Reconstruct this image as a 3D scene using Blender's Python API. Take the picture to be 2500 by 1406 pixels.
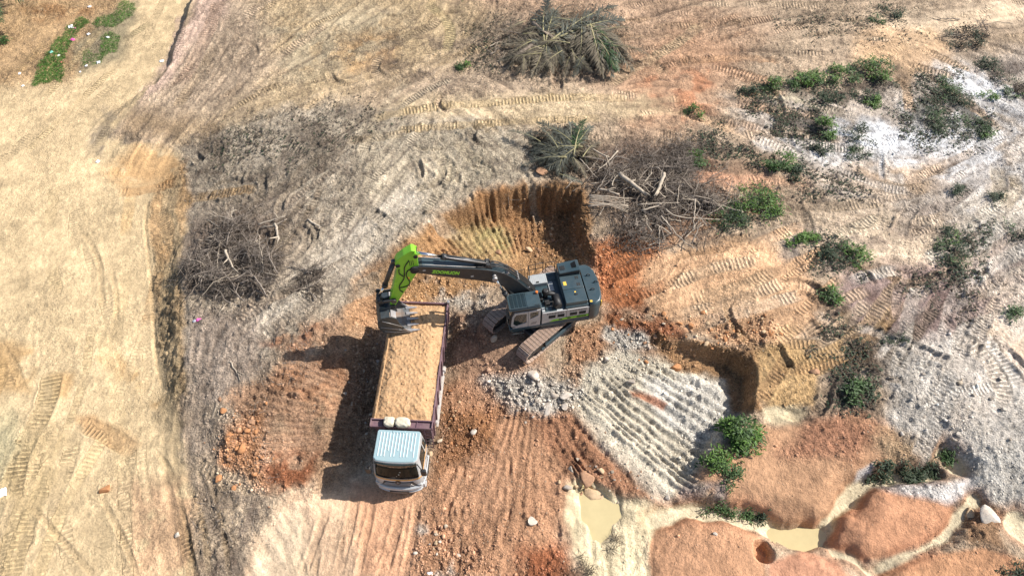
import bpy, bmesh, math, random
import numpy as np
from mathutils import Vector, Matrix

for _o in list(bpy.data.objects):
    bpy.data.objects.remove(_o, do_unlink=True)
scene = bpy.context.scene
COL = scene.collection
PI = math.pi
rng = np.random.default_rng(7)
random.seed(7)

# ------------------------------------------------------------------ camera
CAM_H, CAM_TILT, FPX = 32.0, math.radians(53.5), 1668.0
cam_data = bpy.data.cameras.new('camera')
cam_data.lens = 24.0
cam_data.sensor_width = 36.0
cam_data.clip_start = 0.5
cam_data.clip_end = 3000.0
cam = bpy.data.objects.new('camera', cam_data)
cam.location = (0, 0, CAM_H)
cam.rotation_euler = (PI / 2 - CAM_TILT, 0, 0)
COL.objects.link(cam)
scene.camera = cam

# ------------------------------------------------------------------ sky, sun, exposure
SUN_EL, SUN_AZ = math.radians(44), math.radians(11.5)     # azimuth from +X towards +Y
world = bpy.data.worlds.new('World')
scene.world = world
world.use_nodes = True
wn = world.node_tree
sky = wn.nodes.new('ShaderNodeTexSky')
sky.sky_type = 'NISHITA'
sky.sun_disc = False
sky.sun_elevation = SUN_EL
sky.sun_rotation = PI / 2 - SUN_AZ
sky.dust_density = 1.5
bg = wn.nodes['Background']
bg.inputs['Strength'].default_value = 0.095
wn.links.new(sky.outputs[0], bg.inputs[0])

sun_data = bpy.data.lights.new('sun', 'SUN')
sun_data.energy = 5.0
sun_data.angle = math.radians(0.6)
sun_data.color = (1.0, 0.96, 0.90)
sun = bpy.data.objects.new('sun', sun_data)
sdir = Vector((math.cos(SUN_EL) * math.cos(SUN_AZ), math.cos(SUN_EL) * math.sin(SUN_AZ), math.sin(SUN_EL)))
sun.rotation_euler = sdir.to_track_quat('Z', 'Y').to_euler()
sun.location = sdir * 80
COL.objects.link(sun)

vs = scene.view_settings
vs.view_transform = 'Standard'
vs.look = 'None'
vs.gamma = 1.0
vs.exposure = 0.56
vs.use_curve_mapping = False

# ------------------------------------------------------------------ survey helpers
_CT, _ST = math.cos(CAM_TILT), math.sin(CAM_TILT)


def g(u, v, z=0.0):
    """Ground point under a spot of the drone photograph, for ground at height z."""
    a = (u - 1250.0) / FPX
    b = (v - 703.0) / FPX
    dx, dy, dz = a, _CT - b * _ST, -_ST - b * _CT
    s = (z - CAM_H) / dz
    return dx * s, dy * s


def survey(x, y, z):
    """Inverse of g for arrays."""
    q = z - CAM_H
    k = y * _CT - q * _ST
    up = y * _ST + q * _CT
    k = np.maximum(k, 0.5)
    return 1250.0 + FPX * x / k, 703.0 - FPX * up / k


# ------------------------------------------------------------------ numpy noise
def _hash(ix, iy, seed):
    h = (ix.astype(np.int64) * 374761393 + iy.astype(np.int64) * 668265263 + seed * 974634541) & 0xFFFFFFFF
    h = ((h ^ (h >> 13)) * 1274126177) & 0xFFFFFFFF
    h = (h ^ (h >> 16)) & 0xFFFFFFFF
    return h.astype(np.float32) / np.float32(4294967295.0)


def vnoise(x, y, seed=0):
    ix = np.floor(x); iy = np.floor(y)
    fx = (x - ix).astype(np.float32); fy = (y - iy).astype(np.float32)
    fx = fx * fx * (3 - 2 * fx); fy = fy * fy * (3 - 2 * fy)
    a = _hash(ix, iy, seed); b = _hash(ix + 1, iy, seed)
    c = _hash(ix, iy + 1, seed); d = _hash(ix + 1, iy + 1, seed)
    return (a + (b - a) * fx) * (1 - fy) + (c + (d - c) * fx) * fy      # 0..1


def fbm(x, y, scale, octaves=4, seed=0, gain=0.5):
    tot = 0.0; amp = 1.0; nrm = 0.0; f = 1.0 / scale
    for o in range(octaves):
        tot = tot + amp * vnoise(x * f + 17.3 * o, y * f - 9.1 * o, seed + o * 31)
        nrm += amp; amp *= gain; f *= 2.03
    return tot / nrm * 2 - 1                                           # -1..1


def sstep(a, b, x):
    t = np.clip((x - a) / (b - a), 0, 1)
    return t * t * (3 - 2 * t)


def poly_sd(px, py, X, Y, closed=True, vals=None):
    """Signed distance (positive inside) to a polygon, and the nearest edge's interpolated value."""
    n = len(px)
    best = np.full(X.shape, 1e18); ins = np.zeros(X.shape, bool)
    bv = np.zeros(X.shape) if vals is not None else None
    for i in range(n if closed else n - 1):
        j = (i + 1) % n
        ax, ay, bx, by = px[i], py[i], px[j], py[j]
        ex, ey = bx - ax, by - ay
        L2 = ex * ex + ey * ey + 1e-12
        t = np.clip(((X - ax) * ex + (Y - ay) * ey) / L2, 0, 1)
        dx = X - ax - t * ex; dy = Y - ay - t * ey
        d = dx * dx + dy * dy
        m = d < best
        best = np.where(m, d, best)
        if vals is not None:
            bv = np.where(m, vals[i] + (vals[j] - vals[i]) * t, bv)
        if closed:
            c = ((ay > Y) != (by > Y))
            with np.errstate(divide='ignore', invalid='ignore'):
                xi = ex * (Y - ay) / (ey if ey != 0 else 1e-12) + ax
            ins ^= (c & (X < xi))
    d = np.sqrt(best)
    if closed:
        d = np.where(ins, d, -d)
    return (d, bv) if vals is not None else d


def lin(c):
    c = np.asarray(c, float) / 255.0
    return np.where(c <= 0.04045, c / 12.92, ((c + 0.055) / 1.055) ** 2.4)


# ------------------------------------------------------------------ materials
def mat(name, color, rough=0.6, metal=0.0, var=0.15, scale=6.0, dust=0.0, dust_col=(0.42, 0.30, 0.19), bump=0.0,
        bscale=40.0, coat=0.0, spec=0.5):
    m = bpy.data.materials.new(name)
    m.use_nodes = True
    nt = m.node_tree; N = nt.nodes; L = nt.links
    b = N['Principled BSDF']
    tc = N.new('ShaderNodeTexCoord')
    nz = N.new('ShaderNodeTexNoise'); nz.inputs['Scale'].default_value = scale
    nz.inputs['Detail'].default_value = 6; nz.inputs['Roughness'].default_value = 0.65
    L.new(tc.outputs['Object'], nz.inputs['Vector'])
    mr = N.new('ShaderNodeMapRange')
    mr.inputs['From Min'].default_value = 0.3; mr.inputs['From Max'].default_value = 0.7
    mr.inputs['To Min'].default_value = 1 - var; mr.inputs['To Max'].default_value = 1 + var
    L.new(nz.outputs['Fac'], mr.inputs['Value'])
    mul = N.new('ShaderNodeVectorMath'); mul.operation = 'SCALE'
    mul.inputs[0].default_value = tuple(color[:3])
    L.new(mr.outputs[0], mul.inputs['Scale'])
    out = mul.outputs[0]
    b.inputs['Roughness'].default_value = rough
    b.inputs['Metallic'].default_value = metal
    b.inputs['Specular IOR Level'].default_value = spec
    b.inputs['Coat Weight'].default_value = coat
    if dust > 0:
        n2 = N.new('ShaderNodeTexNoise'); n2.inputs['Scale'].default_value = scale * 0.45
        n2.inputs['Detail'].default_value = 9; n2.inputs['Roughness'].default_value = 0.72
        L.new(tc.outputs['Object'], n2.inputs['Vector'])
        r2 = N.new('ShaderNodeMapRange')
        r2.inputs['From Min'].default_value = 0.42; r2.inputs['From Max'].default_value = 0.72
        r2.inputs['To Min'].default_value = dust * 0.12; r2.inputs['To Max'].default_value = dust
        L.new(n2.outputs['Fac'], r2.inputs['Value'])
        mx = N.new('ShaderNodeMix'); mx.data_type = 'RGBA'
        L.new(r2.outputs[0], mx.inputs['Factor']); L.new(out, mx.inputs['A'])
        mx.inputs['B'].default_value = (*dust_col, 1)
        out = mx.outputs['Result']
        r3 = N.new('ShaderNodeMapRange')
        r3.inputs['To Min'].default_value = rough; r3.inputs['To Max'].default_value = 0.95
        L.new(r2.outputs[0], r3.inputs['Value']); L.new(r3.outputs[0], b.inputs['Roughness'])
    L.new(out, b.inputs['Base Color'])
    if bump > 0:
        n3 = N.new('ShaderNodeTexNoise'); n3.inputs['Scale'].default_value = bscale
        n3.inputs['Detail'].default_value = 5
        L.new(tc.outputs['Object'], n3.inputs['Vector'])
        bp = N.new('ShaderNodeBump'); bp.inputs['Strength'].default_value = bump
        bp.inputs['Distance'].default_value = 0.02
        L.new(n3.outputs['Fac'], bp.inputs['Height']); L.new(bp.outputs[0], b.inputs['Normal'])
    return m


# ------------------------------------------------------------------ object helpers
def tag(o, label=None, cat=None, group=None, kind=None):
    if label: o['label'] = label
    if cat: o['category'] = cat
    if group: o['group'] = group
    if kind: o['kind'] = kind
    return o


def empty(name, loc, rz=0.0, label=None, cat=None, group=None):
    o = bpy.data.objects.new(name, None)
    o.empty_display_size = 0.2
    o.location = loc
    o.rotation_euler = (0, 0, rz)
    COL.objects.link(o)
    return tag(o, label, cat, group)


def link(name, me, m=None, parent=None):
    if m is not None and not me.materials:
        me.materials.append(m)
    o = bpy.data.objects.new(name, me)
    COL.objects.link(o)
    if parent is not None:
        o.parent = parent
    return o


def np_mesh(name, verts, faces, smooth=False):
    """verts (n,3); faces list of (k,4) or (k,3) integer arrays."""
    me = bpy.data.meshes.new(name)
    verts = np.asarray(verts, np.float32)
    if not isinstance(faces, (list, tuple)):
        faces = [faces]
    faces = [np.asarray(f, np.int32) for f in faces if len(f)]
    loops = np.concatenate([f.ravel() for f in faces])
    tot = np.concatenate([np.full(len(f), f.shape[1], np.int32) for f in faces])
    start = np.concatenate([[0], np.cumsum(tot)[:-1]]).astype(np.int32)
    me.vertices.add(len(verts)); me.vertices.foreach_set('co', verts.ravel())
    me.loops.add(len(loops)); me.loops.foreach_set('vertex_index', loops)
    me.polygons.add(len(tot)); me.polygons.foreach_set('loop_start', start)
    me.polygons.foreach_set('loop_total', tot)
    me.update(calc_edges=True)
    if smooth:
        me.polygons.foreach_set('use_smooth', np.ones(len(tot), bool))
    return me


class MB:
    """Collects shapes into one bmesh; build() links them as one mesh object."""

    def __init__(self):
        self.bm = bmesh.new()

    def _xf(self, vs_, M):
        if M is not None:
            bmesh.ops.transform(self.bm, matrix=M, verts=vs_)

    def box(self, x0, x1, y0, y1, z0, z1, bev=0.0, M=None, seg=1):
        r = bmesh.ops.create_cube(self.bm, size=1.0)
        v = r['verts']
        bmesh.ops.scale(self.bm, vec=(abs(x1 - x0), abs(y1 - y0), abs(z1 - z0)), verts=v)
        bmesh.ops.translate(self.bm, vec=((x0 + x1) / 2, (y0 + y1) / 2, (z0 + z1) / 2), verts=v)
        if bev > 0:
            e = list({e for q in v for e in q.link_edges})
            rr = bmesh.ops.bevel(self.bm, geom=e, offset=bev, segments=seg, affect='EDGES', profile=0.5)
            v = list({q for f in rr['faces'] for q in f.verts} | {q for q in v if q.is_valid})
        self._xf(v, M)
        return self

    def prism(self, prof, a, b, axis='y', bev=0.0, M=None):
        """Extrude a 2-D profile. axis 'y': prof=(x,z) from y=a..b; 'x': (y,z); 'z': (x,y)."""
        def P(p, t):
            if axis == 'y': return (p[0], t, p[1])
            if axis == 'x': return (t, p[0], p[1])
            return (p[0], p[1], t)
        va = [self.bm.verts.new(P(p, a)) for p in prof]
        vb = [self.bm.verts.new(P(p, b)) for p in prof]
        n = len(prof); fs = []
        fs.append(self.bm.faces.new(va)); fs.append(self.bm.faces.new(vb[::-1]))
        for i in range(n):
            j = (i + 1) % n
            fs.append(self.bm.faces.new((va[j], va[i], vb[i], vb[j])))
        bmesh.ops.recalc_face_normals(self.bm, faces=fs)
        vv = va + vb
        if bev > 0:
            e = list({e for q in vv for e in q.link_edges})
            rr = bmesh.ops.bevel(self.bm, geom=e, offset=bev, segments=1, affect='EDGES', profile=0.5)
            vv = list({q for f in rr['faces'] for q in f.verts} | {q for q in vv if q.is_valid})
        self._xf(vv, M)
        return self

    def cyl(self, p, q, r, r2=None, n=12, M=None, cap=True):
        p = Vector(p); q = Vector(q); r2 = r if r2 is None else r2
        d = (q - p)
        if d.length < 1e-6: return self
        d.normalize()
        up = Vector((0, 0, 1)) if abs(d.z) < 0.9 else Vector((1, 0, 0))
        a = d.cross(up).normalized(); b = d.cross(a)
        va = []; vb = []
        for i in range(n):
            t = 2 * PI * i / n
            o = a * math.cos(t) + b * math.sin(t)
            va.append(self.bm.verts.new(p + o * r)); vb.append(self.bm.verts.new(q + o * r2))
        fs = []
        for i in range(n):
            j = (i + 1) % n
            fs.append(self.bm.faces.new((va[i], va[j], vb[j], vb[i])))
        if cap:
            fs.append(self.bm.faces.new(va[::-1])); fs.append(self.bm.faces.new(vb))
        bmesh.ops.recalc_face_normals(self.bm, faces=fs)
        for f in fs[:n]: f.smooth = n > 6
        self._xf(va + vb, M)
        return self

    def tube(self, pts, r, n=6, r_end=None, M=None):
        pts = [Vector(p) for p in pts]; k = len(pts)
        rings = []; a = None
        for i, p in enumerate(pts):
            d = (pts[min(i + 1, k - 1)] - pts[max(i - 1, 0)]).normalized()
            if a is None:
                up = Vector((0, 0, 1)) if abs(d.z) < 0.9 else Vector((1, 0, 0))
                a = d.cross(up).normalized()
            else:
                a = (a - d * a.dot(d))
                a = a.normalized() if a.length > 1e-6 else d.orthogonal().normalized()
            b = d.cross(a)
            rr = r if r_end is None else r + (r_end - r) * i / max(1, k - 1)
            rings.append([self.bm.verts.new(p + (a * math.cos(2 * PI * j / n) + b * math.sin(2 * PI * j / n)) * rr)
                          for j in range(n)])
        for i in range(k - 1):
            for j in range(n):
                f = self.bm.faces.new((rings[i][j], rings[i][(j + 1) % n], rings[i + 1][(j + 1) % n], rings[i + 1][j]))
                f.smooth = True
        self.bm.faces.new(rings[0][::-1]); self.bm.faces.new(rings[-1])
        self._xf([v for q in rings for v in q], M)
        return self

    def quad(self, *ps):
        self.bm.faces.new([self.bm.verts.new(p) for p in ps])
        return self

    def build(self, name, m, parent=None, M=None):
        if M is not None:
            bmesh.ops.transform(self.bm, matrix=M, verts=self.bm.verts[:])
        me = bpy.data.meshes.new(name)
        self.bm.to_mesh(me); self.bm.free()
        return link(name, me, m, parent)


def smooth_pts(pts, n=8):
    """Catmull-Rom through 3-D points."""
    P = [Vector(p) for p in pts]
    P = [P[0] * 2 - P[1]] + P + [P[-1] * 2 - P[-2]]
    out = []
    for i in range(1, len(P) - 2):
        for k in range(n):
            t = k / n
            out.append(0.5 * ((2 * P[i]) + (P[i + 1] - P[i - 1]) * t +
                              (2 * P[i - 1] - 5 * P[i] + 4 * P[i + 1] - P[i + 2]) * t * t +
                              (3 * P[i] - P[i - 1] - 3 * P[i + 1] + P[i + 2]) * t ** 3))
    out.append(P[-2])
    return out
# ================================================================== TERRAIN
# adaptive grid: dense where the drone flew, growing coarse towards the horizon
def _grow(a, end, f=1.35):
    out = []; step = a[1]; x = a[0]
    while abs(x - a[0]) < abs(end - a[0]):
        x += step; step *= f; out.append(x)
    return out


_vv = np.arange(1540, -130, -2.75)
_ys = np.array([g(1250, v)[1] for v in _vv])
_near = _grow((_ys[0], -(_ys[1] - _ys[0])), -120)
_far = _grow((_ys[-1], _ys[-1] - _ys[-2]), 900)
YS = np.concatenate([np.array(_near)[::-1], _ys, np.array(_far)])
_ts = np.arange(-1.16, 1.1601, 0.00224)
_o = np.array(_grow((1.16, 0.00224), 16, 1.3))
TS = np.concatenate([-_o[::-1], _ts, _o])


def half_width(y):
    return np.maximum((y * _CT + CAM_H * _ST) * 1250.0 / FPX, 14.0)


HW = half_width(YS)
NR, NC = len(YS), len(TS)
GX = HW[:, None] * TS[None, :]
GY = np.repeat(YS[:, None], NC, 1)


def rbf(pts, X, Y, eps=0.6):
    P = np.array([(*g(u, v, z), z) for u, v, z in pts])
    D = np.sqrt((P[:, None, 0] - P[None, :, 0]) ** 2 + (P[:, None, 1] - P[None, :, 1]) ** 2 + eps)
    n = len(P)
    A = np.zeros((n + 1, n + 1)); A[:n, :n] = D; A[:n, n] = 1; A[n, :n] = 1
    w = np.linalg.solve(A, np.concatenate([P[:, 2], [0]]))
    Z = np.full(X.shape, w[n])
    Xc = np.clip(X, -60, 60); Yc = np.clip(Y, -6, 75)
    for i in range(n):
        Z = Z + w[i] * np.sqrt((Xc - P[i, 0]) ** 2 + (Yc - P[i, 1]) ** 2 + eps)
    return Z


UPPER = [  # the higher bench: grey slab, the ground beyond it, the right-hand side
    (500, 350, .6), (480, 480, .45), (480, 640, .9), (480, 780, 1.3), (470, 880, 1.1), (470, 960, .8), (480, 1060, .55),
    (510, 1150, .3), (520, 1240, .1), (620, 1320, .05), (480, 1400, 0), (760, 1300, 0), (900, 1400, 0), (1150, 1400, .05),
    (700, 450, 1.9), (700, 620, 2.0), (640, 760, 1.8), (600, 880, 1.5), (560, 980, 1.1), (520, 1060, .7),
    (820, 550, 2.2), (900, 600, 2.1), (870, 700, 1.9), (800, 800, 1.6), (760, 860, 1.4), (950, 450, 2.3), (1150, 430, 2.4),
    (1320, 420, 2.5), (1420, 440, 2.5), (1000, 300, 2.3), (800, 250, 2.1), (600, 250, 1.5), (480, 150, .9), (420, 260, .6),
    (1500, 600, 1.9), (1480, 720, 1.4), (1520, 560, 2.2), (1560, 760, 1.5), (1600, 680, 1.6), (1900, 700, 1.8),
    (1700, 790, 1.6), (1880, 890, 1.5), (1860, 980, 1.2), (1900, 1030, .9), (2000, 1100, 1.0), (1800, 1160, .7),
    (1760, 1300, .55), (1700, 1390, .5), (2150, 1280, .8), (2320, 1370, .8), (1950, 1390, .6), (2100, 900, 1.6),
    (2300, 900, 1.7), (2450, 1100, 1.4), (2300, 1100, 1.3), (2450, 800, 1.9), (2200, 700, 2.0), (2450, 600, 2.3),
    (2200, 450, 2.4), (2450, 300, 2.8), (2000, 300, 2.7), (1700, 250, 2.6), (1500, 200, 2.6), (1720, 450, 2.3),
    (1400, 100, 2.7), (2000, 50, 3.1), (2450, 50, 3.3), (1100, 100, 2.5), (800, 100, 2.1), (620, 50, 1.6), (1500, 1390, -.2),
    (1400, 1330, -.15), (1600, 1300, -.1), (1250, 1380, .0)]
LOWER = [  # dig floor, truck lane, the mound the excavator stands on
    (960, 900, 0), (980, 1100, 0), (950, 1300, 0), (900, 780, .1), (1050, 740, .25), (860, 860, .35), (850, 1000, .1),
    (820, 1150, 0), (1100, 1000, .1), (1110, 850, .25), (1120, 780, .5), (1330, 790, 1.3), (1250, 880, 1.25), (1180, 800, 1.1),
    (1400, 840, 1.3), (1290, 860, 1.3), (1480, 720, 1.4), (1220, 720, 1.15), (1330, 700, 1.2), (1420, 680, 1.3), (1160, 760, .75),
    (1150, 900, .4), (1200, 1000, .35), (1200, 1100, .2), (1150, 1250, .1), (1200, 1380, 0), (1350, 1100, .15),
    (1300, 950, .95), (1350, 1250, -.1), (1500, 1020, .4), (1650, 1110, -.05), (1750, 1010, -.05), (1780, 930, .05),
    (1560, 1200, -.15), (1460, 920, .95), (1560, 880, .8), (1650, 900, .4), (1300, 610, .25), (1200, 600, .35), (1100, 610, .6),
    (1380, 610, .35), (1000, 660, .9), (920, 740, .9), (1430, 640, .9), (1480, 640, 1.4), (600, 950, 1.0), (700, 1000, .75),
    (560, 1080, .8), (620, 1150, .5), (700, 1190, .3), (800, 950, .6), (760, 880, .95), (1560, 760, 1.4), (1700, 830, .5),
    (1440, 1260, -.6), (1000, 1400, 0)]
U = rbf(UPPER, GX, GY)
L = rbf(LOWER, GX, GY)

# rim of the excavation: (u, v, z, wall width in metres)
RIM = [(1418, 462, 2.5, .7), (1330, 446, 2.5, .7), (1250, 452, 2.5, .7), (1180, 470, 2.4, .8), (1120, 495, 2.35, .9),
       (1060, 522, 2.3, 1.0), (1000, 562, 2.2, 1.2), (955, 602, 2.1, 1.3), (915, 645, 2.0, 1.3), (880, 690, 1.9, 1.4),
       (850, 745, 1.8, 1.8), (830, 800, 1.6, 2.0), (760, 850, 1.4, 2.0), (640, 890, 1.3, 1.6), (560, 950, 1.1, 1.2),
       (530, 1030, .8, 1.0), (530, 1110, .6, 1.0), (600, 1180, .4, 1.0), (690, 1205, .25, 1.2), (760, 1245, .05, 2.0),
       (760, 1450, 0, 3), (1370, 1450, 0, 2), (1378, 1330, -.05, .5), (1372, 1240, 0, .5), (1372, 1190, .1, .5),
       (1420, 1150, .0, .8), (1640, 1235, .0, 1.0), (1720, 1180, .4, 1.2), (1795, 1030, 1.1, .7), (1835, 1003, 1.2, .55),
       (1850, 930, 1.4, .55), (1846, 882, 1.5, .55), (1800, 852, 1.5, .6), (1720, 832, 1.55, .7), (1640, 812, 1.55, .9),
       (1580, 790, 1.5, 1.2), (1540, 740, 1.5, 3), (1500, 680, 1.6, 2.5), (1470, 630, 1.8, 1.2), (1440, 575, 2.1, .9),
       (1425, 515, 2.4, .7)]
_rx = [g(u, v, z)[0] for u, v, z, w in RIM]
_ry = [g(u, v, z)[1] for u, v, z, w in RIM]
EXC = (1.5, 20.7)                                            # swing centre of the excavator
ANG = np.arctan2(GY - EXC[1], GX - EXC[0])
RAD = np.hypot(GX - EXC[0], GY - EXC[1])
_core = slice(len(_near), len(_near) + len(_ys))
near_exc = RAD < 30
sd_rim, w_rim = poly_sd(_rx, _ry, GX, GY, True, [w for *_, w in RIM])
tooth = np.abs(((ANG * 20.5 + 0.5 * fbm(GX, GY, 3.0, 2, 5)) % 1.0) - 0.5) * 2       # 0 at groove edge .. 1
sd_w = sd_rim + 0.30 * fbm(GX, GY, 1.3, 4, 3) + np.where(w_rim < 1.5, 0.15 * (tooth - 0.5) * sstep(-.5, .5, fbm(GX, GY, 2.2, 2, 6)), 0)
t_in = sstep(-0.12, 1.0, sd_w / np.maximum(w_rim, .3))
Zb = U + (np.minimum(L, U + .3) - U) * t_in

# haul road on the left, below the slab's bank
ROAD_E = [(520, -140, .3, .9), (478, 0, .6, .7), (452, 70, .7, .7), (415, 150, .7, .8), (372, 205, .6, .8), (330, 255, .4, 1.4),
          (300, 300, .3, 4), (330, 340, .4, 4), (435, 375, .3, 2.8), (452, 450, .38, 1.6), (456, 540, .5, 1.7), (448, 620, .85, 2.0),
          (440, 690, 1.35, 1.8), (450, 745, 1.35, 1.8), (452, 800, 1.25, 1.7), (440, 860, 1.1, 1.6), (446, 930, .8, 1.6), (445, 985, .5, 1.8),
          (452, 1040, .5, 2), (430, 1120, .2, 3), (480, 1250, 0, 4), (500, 1450, 0, 4), (520, 1700, 0, 4)]
_bx = [g(u, v, z)[0] for u, v, z, w in ROAD_E]; _by = [g(u, v, z)[1] for u, v, z, w in ROAD_E]
_bx = [_bx[0] - 3] + _bx + [_bx[-1], -900, -900]; _by = [400] + _by + [-200, -200, 400]
_bw = [2] + [w for *_, w in ROAD_E] + [4, 4, 4]
sd_road, w_road = poly_sd(_bx, _by, GX, GY, True, _bw)
sd_r2 = sd_road + np.where(w_road < 2.5, .75, .25) * fbm(GX, GY, 2.6, 3, 11) + 0.22 * fbm(GX, GY, .7, 3, 12)
t_road = sstep(-.05, 1.0, sd_r2 / w_road)
Z_road = 0.06 * fbm(GX, GY, 9, 2, 21) + np.where(GY > 40, 0.012 * (GY - 40), 0)
Zb = Zb + (Z_road - Zb) * t_road

# gullies and pools washed out between the red mounds
GUL = [([(1600, 1262), (1680, 1240), (1770, 1254), (1850, 1272), (1905, 1300), (1960, 1312)], .34, .85),
       ([(1905, 1300), (1960, 1312), (2015, 1300), (2040, 1255), (2075, 1212), (2115, 1180), (2190, 1168), (2275, 1165)], .30, .95),
       ([(2010, 1318), (2035, 1345), (2085, 1372), (2135, 1412), (2160, 1500)], .16, .7),
       ([(2145, 1392), (2185, 1368), (2250, 1345), (2295, 1318), (2325, 1275), (2360, 1235)], .16, .6),
       ([(2470, 1300), (2520, 1330), (2600, 1380)], .7, .6), ([(2285, 1120), (2320, 1150)], .4, .8)]
gul_d = np.full(GX.shape, 99.0)
for pts, hw, dep in GUL:
    P = [g(u, v, 0) for u, v in pts]
    d = poly_sd([p[0] for p in P], [p[1] for p in P], GX, GY, False)
    d = d + .22 * fbm(GX, GY, .9, 3, 33)
    gul_d = np.minimum(gul_d, d - hw)
    Zb = Zb - np.minimum(np.maximum(Zb + .62 - .25 * (dep < .8), 0), dep * 1.15) * (.55 * (1 - sstep(hw * .5, hw + .35, d)) + .45 * (1 - sstep(hw * .5, hw + 1.2, d))) * min(1, dep / .85)
POOL = g(1965, 1312, -.4)
Zb -= .55 * (1 - sstep(.3, 1.25, np.hypot((GX - POOL[0]) * .8, (GY - POOL[1]) * 1.5) + .2 * fbm(GX, GY, .8, 3, 19)))
HOLE = g(1862, 1350, .2)
dh = np.hypot(GX - HOLE[0], (GY - HOLE[1]) * .8)
Zb -= .85 * (1 - sstep(.28, .52, dh + .08 * fbm(GX, GY, .4, 2, 8)))
POND = [(1402, 1188), (1425, 1172), (1470, 1200), (1512, 1225), (1530, 1262), (1505, 1290), (1492, 1318), (1470, 1345), (1440, 1320),
        (1415, 1270), (1405, 1230)]
P = [g(u, v, -.35) for u, v in POND]
sd_pond = poly_sd([p[0] for p in P], [p[1] for p in P], GX, GY)
FLAT = [(1385, 1170), (1430, 1160), (1530, 1220), (1610, 1240), (1640, 1252), (1600, 1300), (1590, 1360), (1610, 1450), (1440, 1450), (1400, 1330), (1380, 1250)]
P = [g(u, v, -.2) for u, v in FLAT]
sd_flat = poly_sd([p[0] for p in P], [p[1] for p in P], GX, GY) + .25 * fbm(GX, GY, .8, 3, 41)
Zb = Zb + (np.minimum(Zb, -.22 + .08 * fbm(GX, GY, 1.2, 3, 9)) - Zb) * sstep(-.25, .5, sd_flat)
Zb -= .4 * sstep(-.15, .55, sd_pond + .16 * fbm(GX, GY, .7, 3, 42))
Zb += 0.012 * np.maximum(GY - 55, 0)                                   # the land climbs gently beyond

SU, SV = survey(GX, GY, Zb)                                            # survey coordinates of every ground vertex

# ------------------------------------------------------------------ soil colours, traced on the survey
Kalb = 0.73


def soil(r, g_, b):
    c = lin((r, g_, b)); l = c @ np.array((.3, .55, .15))
    return (l + (c - l) * .90) * Kalb


TAN, TAN2 = soil(224, 194, 146), soil(205, 165, 110)
GREY, GREYD, GREYB = soil(196, 178, 152), soil(132, 116, 98), soil(205, 190, 168)
ORANGE, RUST, OCHRE = soil(206, 142, 92), soil(186, 106, 58), soil(196, 148, 84)
PINK, PEACH = soil(226, 190, 166), soil(232, 194, 150)
WHITE, CHALK = soil(240, 234, 226), soil(222, 214, 198)
DARK, PLUM = soil(104, 88, 78), soil(158, 132, 120)
RED, REDD = soil(210, 160, 118), soil(178, 110, 74)
CREAM, BROWN = soil(236, 214, 170), soil(178, 132, 96)

CX = np.empty(GX.shape + (3,)); CX[:] = soil(206, 178, 146)
ROUGH = np.full(GX.shape, .45)          # clod relief
STRAW = np.full(GX.shape, .35)          # dead root and twig litter in the soil
_n1 = fbm(GX, GY, 5.0, 4, 101); _n2 = fbm(GX, GY, 1.6, 4, 102); _n3 = fbm(GX, GY, .55, 3, 103)
_wx = 26 * _n2 + 12 * _n3 + 18 * _n1
_wy = 20 * fbm(GX, GY, 1.5, 4, 104) + 10 * fbm(GX, GY, .5, 3, 105)


def zone(poly, color, soft=22, op=1.0, warp=1.0, patch=None, rough=None, straw=None, pseed=0, pscale=1.3):
    us = [p[0] for p in poly]; vs_ = [p[1] for p in poly]
    pad = soft + 60
    # block of rows that can be touched
    m = (SU > min(us) - pad) & (SU < max(us) + pad) & (SV > min(vs_) - pad) & (SV < max(vs_) + pad)
    rows = np.where(m.any(1))[0]; cols = np.where(m.any(0))[0]
    if len(rows) == 0: return
    s = (slice(rows[0], rows[-1] + 1), slice(cols[0], cols[-1] + 1))
    d = poly_sd(us, vs_, SU[s] + _wx[s] * warp, SV[s] + _wy[s] * warp)
    a = sstep(-soft, soft, d) * op
    if patch is not None:
        pn = fbm(GX[s], GY[s], pscale, 4, 500 + pseed) * .5 + .5
        a = a * sstep(patch - .09, patch + .09, pn)
    CX[s] = CX[s] + (color - CX[s]) * a[..., None]
    if rough is not None: ROUGH[s] += (rough - ROUGH[s]) * a
    if straw is not None: STRAW[s] += (straw - STRAW[s]) * a


BIG = [(-4000, -4000), (6000, -4000), (6000, 6000), (-4000, 6000)]
# broad ground
zone([(440, -200), (2600, -200), (2600, 300), (1650, 300), (1000, 260), (440, 360), (330, 250)], soil(208, 180, 148), 40, rough=.4, straw=.7)
zone([(600, -60), (1000, -80), (1250, 20), (1150, 130), (850, 240), (560, 330), (420, 350), (700, 180)], soil(205, 176, 130), 60, .8)
zone([(640, 60), (900, 0), (1000, 60), (880, 140), (700, 200)], soil(202, 184, 150), 40, .6, patch=.45, pseed=1)
zone([(1080, -40), (1700, -40), (1900, 60), (1800, 200), (1560, 300), (1450, 200), (1230, 40)], soil(206, 168, 134), 60, .9)
zone([(830, 90), (960, 90), (960, 160), (860, 190)], soil(214, 168, 112), 30, .8, patch=.45, pseed=2)
zone([(960, 60), (1130, 100), (1180, 180), (1000, 215), (880, 195)], DARK, 40, .55, patch=.5, pseed=3, straw=1)
zone([(1130, 60), (1290, 20), (1240, 180), (1160, 150)], GREYD, 40, .7, straw=1)
zone([(1540, 130), (1700, 60), (1800, 120), (1740, 260), (1600, 330), (1540, 320), (1520, 240)], soil(214, 164, 124), 50, .7)
zone([(1560, 170), (1760, 160), (1740, 290), (1600, 300)], soil(206, 130, 84), 30, .6, patch=.52, pseed=4)
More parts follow.
